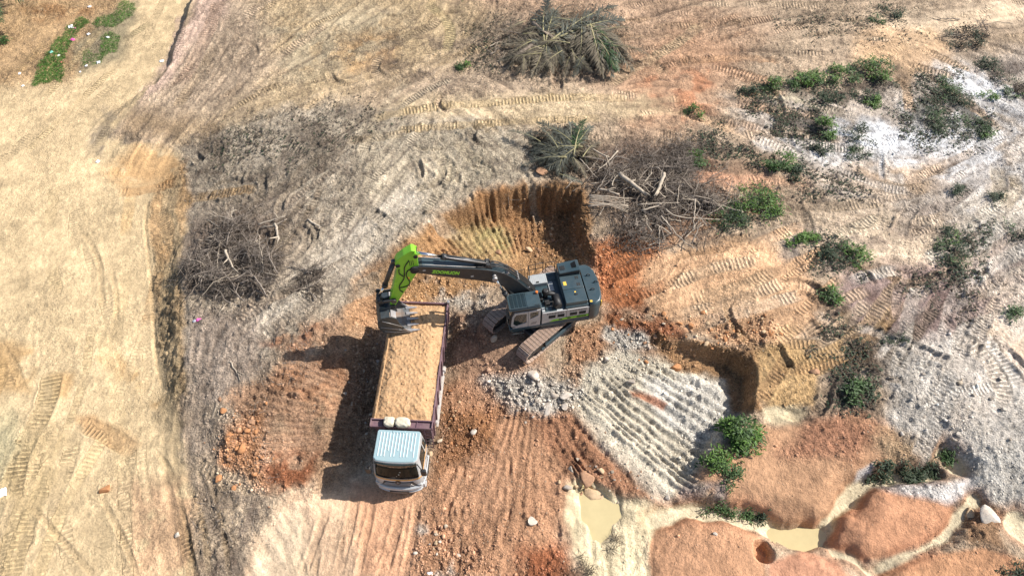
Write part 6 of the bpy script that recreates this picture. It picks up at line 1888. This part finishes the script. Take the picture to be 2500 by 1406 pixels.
# undergrowth left on the scraped topsoil
def undergrowth():
    polys = [([(1790, 225), (1960, 205), (2130, 215), (2060, 250), (1860, 245)], 1283, .5), ([(1820, 265), (2000, 275), (2020, 340), (1960, 350), (1860, 300)], 2138, .3), ([(1680, 310), (1790, 330), (1880, 400), (1780, 380), (1690, 345)], 1283, .3),
             ([(2240, 170), (2330, 180), (2290, 260), (2230, 240)], 855, .4), ([(2180, 270), (2320, 220), (2420, 300), (2400, 360), (2250, 350)], 2138, .5), ([(1960, 580), (2100, 590), (2090, 670), (1980, 660)], 855, .4),
             ([(2000, 760), (2080, 800), (2160, 930), (2120, 1000), (2040, 980), (2010, 860)], 1853, .25), ([(2220, 680), (2390, 710), (2370, 770), (2280, 740)], 713, .1), ([(2300, 580), (2400, 560), (2390, 680), (2310, 660)], 997, .5),
             ([(1960, 400), (2080, 420), (2100, 470), (1960, 470)], 713, .3), ([(1900, 50), (2180, 10), (2250, 80), (2000, 110)], 997, .3), ([(560, 300), (900, 250), (1000, 300), (760, 380), (470, 400)], 1283, .15), ([(1130, 60), (1290, 30), (1240, 190), (1150, 160)], 997, .1)]
    P = {'g': [], 'd': []}
    for poly, n, gf in polys:
        us = [p[0] for p in poly]; vs_ = [p[1] for p in poly]
        k = 0
        while k < n:
            u = prng.uniform(min(us) - 35, max(us) + 35, 60); v = prng.uniform(min(vs_) - 25, max(vs_) + 25, 60)
            ok = (poly_sd(us, vs_, u, v) + 40 * fbm(u, v, 45, 4, 779) > prng.normal(4, 16, 60)) & (fbm(u, v, 34, 3, 777) > prng.uniform(-.45, .35, 60))
            for a, b in zip(u[ok], v[ok]):
                x, y = g(a, b, 2.2); z = height(x, y); x, y = g(a, b, z)
                P['g' if prng.random() < gf + .15 else 'd'].append((x, y, height(x, y) + prng.uniform(0, .1))); k += 1
            k += 1
    for key, m, nm, lab in (('g', 'dark', 'ground_cover', 'dark green ground cover on the scraped topsoil'), ('d', 'dead', 'dry_litter', 'dry brown leaf litter on the scraped topsoil')):
        p = np.array(P[key])
        tag(link(nm, leaves_mesh(nm, p, np.full(len(p), .15), .5), M_LEAF[m]), lab, 'ground cover', kind='stuff')


undergrowth()

# twigs raked into the slab
def twig_litter():
    P = []; Q = []
    boxes = [(450, 300, 900, 720, 1500), (900, 300, 1300, 470, 700), (470, 720, 760, 950, 700), (800, 100, 1250, 280, 700), (1440, 340, 1760, 600, 700), (480, 960, 660, 1330, 350), (1750, 240, 2400, 620, 900), (450, 500, 720, 720, 700)]
    for a, b, c, d, n in boxes:
        for _ in range(n):
            u, v = prng.uniform(a, c), prng.uniform(b, d)
            x, y = g(u, v, 1.9); z = height(x, y); x, y = g(u, v, z)
            an = prng.uniform(0, PI); L_ = prng.exponential(.22) + .08
            x2, y2 = x + math.cos(an) * L_, y + math.sin(an) * L_
            P.append((x, y, height(x, y) + .015)); Q.append((x2, y2, height(x2, y2) + .02 + prng.uniform(0, .05)))
    P = np.array(P); Q = np.array(Q)
    tag(link('twig_litter', sticks_mesh('twig_litter', P, Q, prng.uniform(.006, .016, len(P)), .004), M_TWIG), 'broken twigs and roots strewn over the grey soil', 'twigs', kind='stuff')


twig_litter()

# ------------------------------------------------------------------ brush piles
def branch_mesh(pts, r0, r1, rnd, subs=4):
    mb = MB(); P = smooth_pts(pts, 4)
    P = [p + Vector((rnd.gauss(0, .02), rnd.gauss(0, .02), rnd.gauss(0, .012))) for p in P]
    mb.tube(P, r0, 6, r1)
    for _ in range(subs):
        i = rnd.randrange(len(P) // 3, len(P)); d = (P[-1] - P[0]).normalized()
        q = d + Vector((rnd.gauss(0, .7), rnd.gauss(0, .7), rnd.uniform(-.1, .5))); q.normalize()
        L_ = rnd.uniform(.25, .8); k = r1 + (r0 - r1) * .35
        a = P[i]; mb.tube([a, a + q * L_ * .5 + Vector((rnd.gauss(0, .05), rnd.gauss(0, .05), .03)), a + q * L_], k, 4, .006)
    me = bpy.data.meshes.new('dead_branch'); mb.bm.to_mesh(me); mb.bm.free()
    return me


def log(pix, h, r0, r1, label, name='log', cat='log', m=None, group=None, subs=2):
    """A log or branch through surveyed spots, lifted h metres off the ground at each."""
    W = []
    for (u, v), hh in zip(pix, h):
        x, y = g(u, v, 2.0 + hh); z = height(x, y) + hh; x, y = g(u, v, z)
        W.append(Vector((x, y, height(x, y) + hh)))
    if len(W) == 2: W.insert(1, (W[0] + W[1]) / 2 + Vector((prr.gauss(0, .05), prr.gauss(0, .05), .02)))
    c = W[0].copy(); c.z -= h[0]
    me = branch_mesh([w - c for w in W], r0, r1, prr, subs)
    o = link(name, me, m or M_WOODL); o.location = c
    return tag(o, label, cat, group)


for a in [
        ([(1513, 424), (1580, 474)], (.75, .6), .15, .10, 'thick pale log in the middle of the big brush pile'), ([(1623, 421), (1600, 479)], (.8, .6), .11, .08, 'second pale log, upright right of the thick one in the brush pile'),
        ([(1462, 459), (1513, 474)], (.5, .6), .07, .05, 'short pale stick left of the thick log in the brush pile'), ([(1508, 369), (1485, 395), (1459, 417)], (.8, .7, .5), .05, .03, 'bare forked branch between the palm crown and the brush pile'),
        ([(1557, 499), (1610, 497), (1660, 493)], (.7, .8, .9), .035, .02, 'long thin level branch across the lower brush pile'), ([(1626, 510), (1657, 528), (1758, 535)], (.7, .6, .4), .05, .02, 'long branch reaching right out of the brush pile'),
        ([(1614, 528), (1640, 556), (1666, 585), (1695, 611)], (.6, .4, .3, .15), .05, .02, 'forked branch reaching down out of the brush pile onto orange soil'), ([(1672, 582), (1718, 548)], (.25, .4), .03, .02, 'thin branch crossing the forked branch below the brush pile'),
        ([(1698, 487), (1696, 530), (1695, 565)], (.9, .7, .5), .035, .02, 'upright thin branch at the right side of the brush pile'), ([(1611, 551), (1610, 611)], (.5, .1), .03, .02, 'thin stick hanging from the bottom of the brush pile'),
        ([(1430, 355), (1460, 368), (1487, 384)], (.7, .7, .6), .05, .04, 'branch along the upper right of the fallen palm crown'), ([(1415, 386), (1440, 412), (1459, 433)], (.6, .5, .4), .035, .02, 'thin branch below the fallen palm crown'),
        ([(1568, 513), (1614, 499)], (.6, .7), .06, .04, 'stout stick under the long level branch of the brush pile'), ([(1690, 480), (1736, 486), (1770, 512)], (.8, .9, .6), .03, .015, 'crooked twiggy branch at the right tip of the brush pile')]:
    log(*a)
for a in [
        ([(631, 548), (660, 540), (695, 527)], (.5, .55, .6), .045, .03, 'pale pole pointing up right on the left brush pile'), ([(636, 556), (670, 548), (700, 535)], (.4, .5, .5), .035, .02, 'thinner pole lying beside the pale pole on the left brush pile'),
        ([(670, 545), (680, 584)], (.5, .4), .085, .06, 'thick short log at the right end of the left brush pile'), ([(549, 607), (566, 649)], (.9, .7), .08, .05, 'split log in the middle of the left brush pile'),
        ([(505, 531), (538, 556)], (.3, .5), .03, .02, 'stick at the upper left of the left brush pile'), ([(628, 617), (654, 626)], (.3, .2), .03, .02, 'bent stick below right of the left brush pile'),
        ([(530, 690), (549, 682), (580, 670)], (.6, .5, .4), .04, .025, 'forked stick at the lower end of the left brush pile'), ([(540, 693), (556, 702)], (.3, .2), .04, .03, 'short broken stick under the left brush pile'),
        ([(540, 757), (552, 735)], (.05, .08), .03, .02, 'lone pale stick on grey soil below the left brush pile'), ([(752, 535), (783, 556)], (.08, .1), .07, .05, 'dark log lying alone right of the left brush pile'),
        ([(560, 884), (574, 903), (590, 935)], (.05, .08, .05), .035, .015, 'crooked pale stick on the slab edge above the orange dig'), ([(1134, 440), (1143, 458)], (.05, .05), .035, .03, 'short pale stick lying near the far pit rim'),
        ([(1462, 95), (1500, 55)], (.4, .5), .03, .02, 'pale stick poking out of the top frond heap')]:
    log(*a)


def clusters(box, k=13):
    a, b, c, d = box; q = random.Random(int(a * 3 + b)); out = []
    while len(out) < k:
        u, v = q.uniform(a, c), q.uniform(b, d)
        if ((u - (a + c) / 2) / ((c - a) / 2)) ** 2 + ((v - (b + d) / 2) / ((d - b) / 2)) ** 2 < .75: out.append((u, v, q.uniform(.09, .22) * (c - a), q.uniform(.35, 1.0)))
    return out


def brush(n, box, hmax, rx, label, group, lean=0.0):
    a, b, c, d = box; CL = clusters(box)
    for _ in range(n):
        cu_, cv_, cr_, ch_ = prr.choice(CL)
        u, v = prr.gauss(cu_, cr_ * .5), prr.gauss(cv_, cr_ * .32)
        x, y = g(u, v, 2.3); z = height(x, y)
        L_ = prr.uniform(.9, rx); an = prr.uniform(0, PI) + lean
        e = max(0.0, 1 - ((u - (a + c) / 2) / ((c - a) / 2)) ** 2 - ((v - (b + d) / 2) / ((d - b) / 2)) ** 2)
        h0 = hmax * ch_ * prr.uniform(.1, 1) + .03
        pts = []
        for k in (-.5, -.15, .2, .5):
            px_, py_ = x + math.cos(an) * L_ * k + prr.gauss(0, .07), y + math.sin(an) * L_ * k + prr.gauss(0, .07)
            pts.append(Vector((px_, py_, max(height(px_, py_) + .02, z + h0 * (1 - abs(k) * .9) + prr.gauss(0, .06)))))
        o0 = Vector((x, y, z))
        me = branch_mesh([p - o0 for p in pts], prr.uniform(.016, .05), .01, prr, prr.randrange(2, 6))
        o = link('dead_branch', me, prr.choice((M_WOOD, M_TWIG, M_WOODL, M_TWIG, M_TWIGD))); o.location = o0
        sl = 'level' if abs(math.sin(an)) < .5 else ('upright' if abs(math.cos(an)) < .4 else 'slanting')
        tag(o, sl + ' ' + label + ', ' + side_of(u, v, box), 'branch', group)


brush(170, (1425, 335, 1780, 605), .95, 3.0, 'bare grey branch in the big brush pile', 'branches of the big brush pile')
brush(140, (440, 525, 695, 705), 1.25, 2.4, 'bare branch in the brush pile by the road', 'branches of the left brush pile', .2)
brush(12, (1150, 60, 1290, 180), .3, 1.6, 'thin dry branch on the grey soil left of the frond heap', 'branches by the frond heap')
brush(9, (700, 640, 790, 710), .35, 1.4, 'dark root of the small stump on the slab', 'roots of the small stump')
brush(10, (2250, 60, 2420, 130), .6, 2.0, 'twig of the dry brush in the upper right corner', 'branches in the upper right')


def twig_tangle(name, box, hmax, n, label, m):
    a, b, c, d = box
    CL = clusters(box); pick = prng.integers(0, len(CL), n)
    u = np.array([CL[i][0] for i in pick]) + prng.normal(0, 1, n) * np.array([CL[i][2] for i in pick]) * .52
    v = np.array([CL[i][1] for i in pick]) + prng.normal(0, 1, n) * np.array([CL[i][2] for i in pick]) * .34
    P = []; Q = []
    for k in range(n):
        x, y = g(u[k], v[k], 2.3); z = height(x, y)
        cu_, cv_, cr_, ch_ = CL[pick[k]]
        e = math.exp(-((u[k] - cu_) / cr_) ** 2 * 1.5 - ((v[k] - cv_) / (cr_ * .65)) ** 2 * 1.5)
        h0 = hmax * ch_ * e * prng.uniform(0, 1)
        an = prng.uniform(0, 2 * PI); L_ = prng.uniform(.2, .9)
        x2, y2 = x + math.cos(an) * L_, y + math.sin(an) * L_
        P.append((x, y, z + h0)); Q.append((x2, y2, max(height(x2, y2) + .01, z + h0 + prng.normal(0, .12))))
    tag(link(name, sticks_mesh(name, np.array(P), np.array(Q), prng.uniform(.008, .02, n), .005), m), label, 'twigs', kind='stuff')


twig_tangle('twig_tangle', (1430, 345, 1775, 605), 1.0, 4600, 'grey twigs filling the big brush pile', M_TWIG)
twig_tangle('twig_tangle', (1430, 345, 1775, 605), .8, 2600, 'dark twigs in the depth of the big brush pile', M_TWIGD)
twig_tangle('twig_tangle', (440, 525, 695, 705), 1.3, 4200, 'grey twigs filling the left brush pile', M_TWIG)
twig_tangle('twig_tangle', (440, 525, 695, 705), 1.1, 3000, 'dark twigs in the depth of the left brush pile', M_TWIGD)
twig_tangle('twig_tangle', (700, 640, 790, 715), .3, 250, 'dark rootlets around the small stump on the slab', M_TWIGD)

# ------------------------------------------------------------------ palm fronds
M_RACH = mat('frond_rachis', (.30, .26, .13), rough=.7, var=.25, scale=4)
M_FRG = mat('green_frond', (.045, .08, .03), rough=.5, var=.35, scale=2, spec=.35)
M_FRD = mat('dry_frond', (.15, .125, .088), rough=.75, var=.4, scale=2, spec=.2)
M_FRGR = mat('grey_green_frond', (.088, .09, .068), rough=.6, var=.35, scale=2, spec=.35)


def frond_meshes(L_, droop, seed, spread=1.0):
    r = np.random.default_rng(seed); n = 64
    t = np.linspace(0, 1, 24)
    X = t * L_; Zc = .25 * L_ * np.sin(t * 1.9) * .5 - droop * L_ * t ** 2
    Yc = .12 * L_ * t ** 2 * r.uniform(-1, 1)
    mb = MB(); mb.tube([(a, b, c) for a, b, c in zip(X, Yc, Zc)], .04, 5, .008)
    rm = bpy.data.meshes.new('rachis'); mb.bm.to_mesh(rm); mb.bm.free()
    V = []; F = []; base = 0
    for s in (-1, 1):
        for k in range(n):
            tt = .14 + .86 * k / n + r.uniform(-.004, .004)
            px_, py_, pz_ = np.interp(tt, t, X), np.interp(tt, t, Yc), np.interp(tt, t, Zc)
            ll = L_ * .22 * math.sin(PI * (.12 + .85 * tt)) ** .7 * r.uniform(.8, 1.15) * spread
            an = (.95 - .45 * tt) + r.normal(0, .16)
            d = np.array((math.cos(an), s * math.sin(an), r.normal(.05, .25)))
            w = .014 + .008 * r.random()
            side = np.array((-d[1] * s, d[0] * s, 0)) * w
            q = np.array((px_, py_, pz_))
            m1 = q + d * ll * .5 + np.array((0, 0, -.02 * ll)); m2 = q + d * ll + np.array((0, 0, -.38 * ll * r.uniform(.5, 1.2)))
            V += [q - side * .5, q + side * .5, m1 + side, m1 - side, m2 + side * .1, m2 - side * .1]
            F += [(base, base + 1, base + 2, base + 3), (base + 3, base + 2, base + 4, base + 5)]; base += 6
    return rm, np_mesh('leaflets', np.array(V), np.array(F))


FR = {}
for k in range(6):
    for key, m in (('green', M_FRG), ('dry', M_FRD), ('grey', M_FRGR)):
        if key == 'green':
            rm, lm = frond_meshes(3.0, (.12, .22, .3, .18, .26, .1)[k], 400 + k); FR[(k, 'src')] = (rm, lm)
        rm, lm = FR[(k, 'src')]
        r2 = rm.copy() if key != 'green' else rm; l2 = lm.copy() if key != 'green' else lm
        r2.materials.clear(); l2.materials.clear(); r2.materials.append(M_RACH); l2.materials.append(m); FR[(k, key)] = (r2, l2)


def frond(loc, az, el, roll, scale, key, label, group):
    o = empty('palm_frond', loc, 0, label, 'frond', group)
    o.rotation_euler = (Matrix.Rotation(az, 4, 'Z') @ Matrix.Rotation(-el, 4, 'Y') @ Matrix.Rotation(roll, 4, 'X')).to_euler()
    o.scale = (scale,) * 3
    rm, lm = FR[(prr.randrange(6), key)]
    link('rachis', rm, None, o); link('leaflets', lm, None, o)
    return o


def frond_to(u0, v0, h0, u1, v1, h1, key, label, group, roll=None):
    x, y = g(u0, v0, 2.5 + h0); z0 = height(x, y) + h0; x, y = g(u0, v0, z0)
    x2, y2 = g(u1, v1, 2.5 + h1); z1 = height(x2, y2) + h1; x2, y2 = g(u1, v1, z1)
    d = Vector((x2 - x, y2 - y, z1 - z0)); L_ = d.length
    label = label + ', pointing ' + ((('down ' if v1 - v0 > 12 else ('up ' if v1 - v0 < -12 else '')) + ('left' if u1 - u0 < -15 else ('right' if u1 - u0 > 15 else ''))).strip() or 'down')
    label = label.replace('dry palm', {'dry': 'dry brown palm', 'green': 'green palm', 'grey': 'grey palm'}[key]) if label == LB1 or 'dry palm' in label else label.replace('grey green', {'dry': 'dry brown', 'green': 'green', 'grey': 'grey green'}[key])
    return frond((x, y, z0), math.atan2(d.y, d.x), math.asin(d.z / L_) + .12, prr.uniform(-.5, .5) if roll is None else roll, L_ / 3.0 * 1.05, key, label, group)


G1, G2 = 'fronds of the top frond heap', 'fronds of the fallen palm crown by the pit'
LB1, LB2 = 'dry palm frond in the top heap', 'grey green frond of the fallen palm by the pit'
for u1, v1, key in [(1530, 172, 'dry'), (1508, 178, 'green'), (1487, 183, 'grey'), (1468, 186, 'dry'), (1449, 186, 'dry'), (1424, 160, 'dry'), (1400, 150, 'dry'), (1515, 140, 'dry'), (1500, 110, 'dry'), (1380, 120, 'dry'), (1500, 160, 'dry'), (1525, 150, 'grey')]:
    frond_to(1420 + prr.uniform(-26, 22), 50 + prr.uniform(-12, 16), 1.0 + prr.uniform(-.1, .2), u1, v1, .12, key, LB1, G1)
for _ in range(40):
    u0, v0 = prr.uniform(1270, 1470), prr.uniform(45, 140); an = prr.uniform(0, 2 * PI); r_ = prr.uniform(70, 120)
    frond_to(u0, v0, prr.uniform(.4, 1.1), u0 + math.cos(an) * r_, min(185, max(20, v0 + abs(math.sin(an)) * r_ * .55)), prr.uniform(.05, .4), prr.choice(('dry', 'dry', 'dry', 'grey')), LB1, G1)
for u1, v1 in [(1265, 178), (1300, 186), (1340, 182), (1240, 165), (1325, 20), (1350, 28), (1505, 52), (1500, 62)]:
    frond_to(1330, 110, .8, u1, v1, .1, 'dry' if v1 > 100 else 'grey', LB1, G1)
log([(1301, 58), (1352, 95)], (.8, .7), .2, .17, 'short palm trunk lying on top of the frond heap', 'felled_palm', 'log', M_WOOD, None, 6)
log([(1250, 146), (1306, 111)], (.45, .6), .2, .2, 'cut palm trunk poking left out of the frond heap', 'felled_palm', 'log', M_WOOD, None, 6)
log([(1470, 42), (1520, 57)], (.5, .2), .04, .03, 'bare frond stalk pointing right from the frond heap', 'frond_stalk', 'stalk', M_WOOD, None, 0)
for u1, v1, key in [(1283, 375, 'grey'), (1290, 395, 'grey'), (1296, 350, 'grey'), (1312, 328, 'grey'), (1364, 322, 'grey'), (1413, 306, 'green'), (1440, 318, 'grey'), (1384, 436, 'grey'), (1362, 432, 'grey'), (1335, 425, 'grey'), (1410, 425, 'grey'),
                    (1452, 400, 'dry'), (1448, 370, 'dry'), (1340, 316, 'grey'), (1305, 410, 'grey'), (1455, 345, 'dry'), (1425, 440, 'dry'), (1388, 312, 'grey'), (1320, 370, 'grey'), (1345, 395, 'grey')]:
    frond_to(1385 + prr.uniform(-38, 38), 372 + prr.uniform(-24, 18), .7 + prr.uniform(-.3, .25), u1 + prr.uniform(-14, 14), v1 + prr.uniform(-8, 8), .12, key, LB2, G2)
for _ in range(14):
    an = prr.uniform(0, 2 * PI); u0, v0 = prr.gauss(1372, 28), prr.gauss(370, 18)
    frond_to(u0, v0, prr.uniform(.3, .8), u0 + math.cos(an) * 75, v0 + math.sin(an) * 42, .1, prr.choice(('grey', 'grey', 'dry')), LB2, G2)
for k in range(12):
    log([(1438, 476 + k * 2.4), (1485, 478 + k * 2.2), (1535, 486 + k * 3.0)], (.55, .75, .5), .028, .012, 'dry curved palm stalk in the bundle beside the pit rim', 'palm_stalk', 'stalk', M_WOODL, 'bundle of palm stalks', 0)
def frond_litter(name, box, hmax, n, label, m):
    a, b, c, d = box
    u = prng.normal((a + c) / 2, (c - a) / 4.4, n); v = prng.normal((b + d) / 2, (d - b) / 4.4, n); P = []
    for k in range(n):
        x, y = g(u[k], v[k], 2.6); z = height(x, y)
        e = max(0., 1 - ((u[k] - (a + c) / 2) / ((c - a) / 1.9)) ** 2 - ((v[k] - (b + d) / 2) / ((d - b) / 1.9)) ** 2)
        P.append((x, y, z + hmax * e * prng.uniform(0, 1)))
    tag(link(name, leaves_mesh(name, np.array(P), np.full(n, .45), .5, asp=.08, bend=.4), m), label, 'leaflets', kind='stuff')


frond_litter('frond_litter', (1235, 25, 1530, 190), .9, 3600, 'loose dry leaflets filling the top frond heap', M_FRD)
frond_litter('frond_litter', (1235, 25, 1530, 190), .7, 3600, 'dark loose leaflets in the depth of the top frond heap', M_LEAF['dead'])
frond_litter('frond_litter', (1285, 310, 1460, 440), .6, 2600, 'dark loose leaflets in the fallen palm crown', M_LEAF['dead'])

# living oil palm whose fronds reach into the corner
px0, py0 = g(-58, -44, 3.0)
pz0 = height(px0, py0)
PALM = empty('oil_palm', (px0, py0, pz0), 0, 'green oil palm reaching into the upper left corner', 'palm tree')
mb = MB(); mb.tube([(0, 0, -.2), (.05, 0, 1), (.0, .05, 2), (0, 0, 3.0)], .36, 12, .3)
for k in range(20):
    t = k * 2.4; z = .4 + k * .14
    mb.tube([(.28 * math.cos(t), .28 * math.sin(t), z), (.46 * math.cos(t), .46 * math.sin(t), z + .22)], .07, 5, .03)
mb.build('trunk', M_WOOD, PALM)
for k in range(22):
    rm, lm = FR[(k % 6, 'green')]
    az = 2 * PI * k / 22 * 5 + .3; el = (.2, .55, -.1)[k % 3]
    Mx = Matrix.Translation((0, 0, 3.0)) @ Matrix.Rotation(az, 4, 'Z') @ Matrix.Rotation(-el, 4, 'Y') @ Matrix.Scale(1.6, 4)
    f = link('frond', rm, None, PALM); f.matrix_local = Mx
    link('leaflets', lm, None, f)

# grass at the road head
def grass():
    polys = [([(190, 45), (215, 50), (160, 130), (150, 200), (70, 212), (95, 160), (140, 90)], 9000), ([(250, 40), (330, 0), (335, 25), (290, 60), (230, 60)], 3200), ([(245, 90), (300, 85), (290, 130), (240, 150)], 1900), ([(200, 130), (260, 120), (250, 160), (200, 160)], 700),
             ([(1090, 55), (1160, 50), (1150, 65)], 160)]
    P = []
    for poly, n in polys:
        us = [p[0] for p in poly]; vs_ = [p[1] for p in poly]; k = 0
        while k < n:
            u = prng.uniform(min(us) - 15, max(us) + 15, 200); v = prng.uniform(min(vs_) - 10, max(vs_) + 10, 200)
            d = poly_sd(us, vs_, u, v)
            ok = (d + 14 * fbm(u, v, 30, 3, 88) > 0)
            for a, b in zip(u[ok], v[ok]):
                x, y = g(a, b, .1); P.append((x, y, height(x, y))); k += 1
    P = np.array(P)
    m = mat('short_grass', (.07, .15, .025), rough=.6, var=.5, scale=1.2, spec=.25)
    tag(link('grass', leaves_mesh('grass', P, np.full(len(P), .2), 1.2, asp=.1, bend=.35), m), 'short green grass growing at the upper left beside the road', 'grass', kind='stuff')
    # thin dry tufts on the silt
    P = []
    for u, v, s in [(1500, 1318, 40), (1490, 1340, 30), (1430, 1385, 45), (1440, 1395, 45), (1415, 1360, 30), (1410, 1195, 20)]:
        for _ in range(s):
            x, y, z = spot(u + prng.normal(0, 8), v + prng.normal(0, 5)); P.append((x, y, z))
    tag(link('dry_grass', leaves_mesh('dry_grass', np.array(P), np.full(len(P), .4), 1.0, asp=.05, bend=.2), M_LEAF['dead']), 'thin dry grass tufts on the cream silt by the pond', 'grass', kind='stuff')


grass()

# ------------------------------------------------------------------ litter
LM = {'pink': mat('pink_plastic', (.75, .12, .38), rough=.45, var=.15), 'white': mat('white_plastic', (.8, .8, .8), rough=.45, var=.1), 'teal': mat('teal_plastic', (.18, .5, .42), rough=.45, var=.1), 'red': mat('red_plastic', (.6, .13, .13), rough=.5, var=.1), 'blue': mat('blue_plastic', (.30, .32, .36), rough=.5, var=.1)}


def rubbish(u, v, s, key, label):
    s *= .62
    x, y, z = spot(u, v)
    r = np.random.default_rng(int(u * 7 + v)); n = 9
    X, Y = np.meshgrid(np.linspace(-1, 1, n), np.linspace(-1, 1, n))
    Zz = .45 * (fbm(X + u, Y + v, .8, 3, 5) + .6) * (1 - .6 * np.maximum(np.abs(X), np.abs(Y)))
    k = 1 + .35 * fbm(X * 2 + v, Y * 2, .8, 2, 6)
    V = np.stack([X * k * s * .5, Y * k * s * .4, np.maximum(Zz, .02) * s * .7 + .03], -1).reshape(-1, 3)
    B = V.copy(); B[:, 2] = -.02
    i = np.arange(n * n).reshape(n, n)
    F = np.stack([i[:-1, :-1], i[:-1, 1:], i[1:, 1:], i[1:, :-1]], -1).reshape(-1, 4)
    bd = np.concatenate([i[0, :], i[1:, -1], i[-1, -2::-1], i[-2:0:-1, 0]])
    S = np.stack([bd, bd + n * n, np.roll(bd, -1) + n * n, np.roll(bd, -1)], -1)
    o = link('plastic_litter', np_mesh('plastic_litter', np.concatenate([V, B]), [F, F[:, ::-1] + n * n, S]), LM[key])
    o.location = (x, y, z); o.rotation_euler = (0, 0, prr.uniform(0, 6))
    tag(o, label, 'litter')


for a in [(172, 66, .7, 'white', 'white and pink crumpled bag in the top of the green grass'), (182, 70, .35, 'pink', 'small pink scrap beside the crumpled white bag'), (177, 98, .55, 'pink', 'bright pink bag at the edge of the grass'),
          (215, 84, .35, 'white', 'white scrap between the two grass patches'), (262, 92, .4, 'white', 'white scrap on the right-hand grass patch'), (240, 153, .5, 'white', 'white bag below the right-hand grass patch'),
          (210, 161, .3, 'white', 'little white scrap on the bare soil left of the white bag'), (124, 128, .45, 'teal', 'teal plastic scrap in the left grass strip'), (142, 136, .35, 'white', 'pale scrap beside the teal one'), (151, 153, .4, 'red', 'faded red scrap beside the grass strip'),
          (195, 176, .25, 'white', 'tiny white scrap under the grass'), (47, 180, .35, 'white', 'white scrap left of the grass near the bank'), (55, 210, .3, 'white', 'white scrap in the wheel rut left of the grass'),
          (394, 150, .5, 'white', 'white bag lying at the foot of the dark scarp'), (238, 395, .4, 'white', 'small white scrap on the tan road by the grey track mark'), (484, 782, .42, 'pink', 'small pink scrap on the grey slab edge'), (474, 784, .3, 'blue', 'greyish scrap beside the pink one on the slab'),
          (5, 1203, .7, 'white', 'white sack at the left edge of the road'), (218, 17, .4, 'white', 'white scrap on brown soil above the grass'), (1050, 1401, .35, 'white', 'white scrap at the bottom edge below the truck')]:
    rubbish(*a)
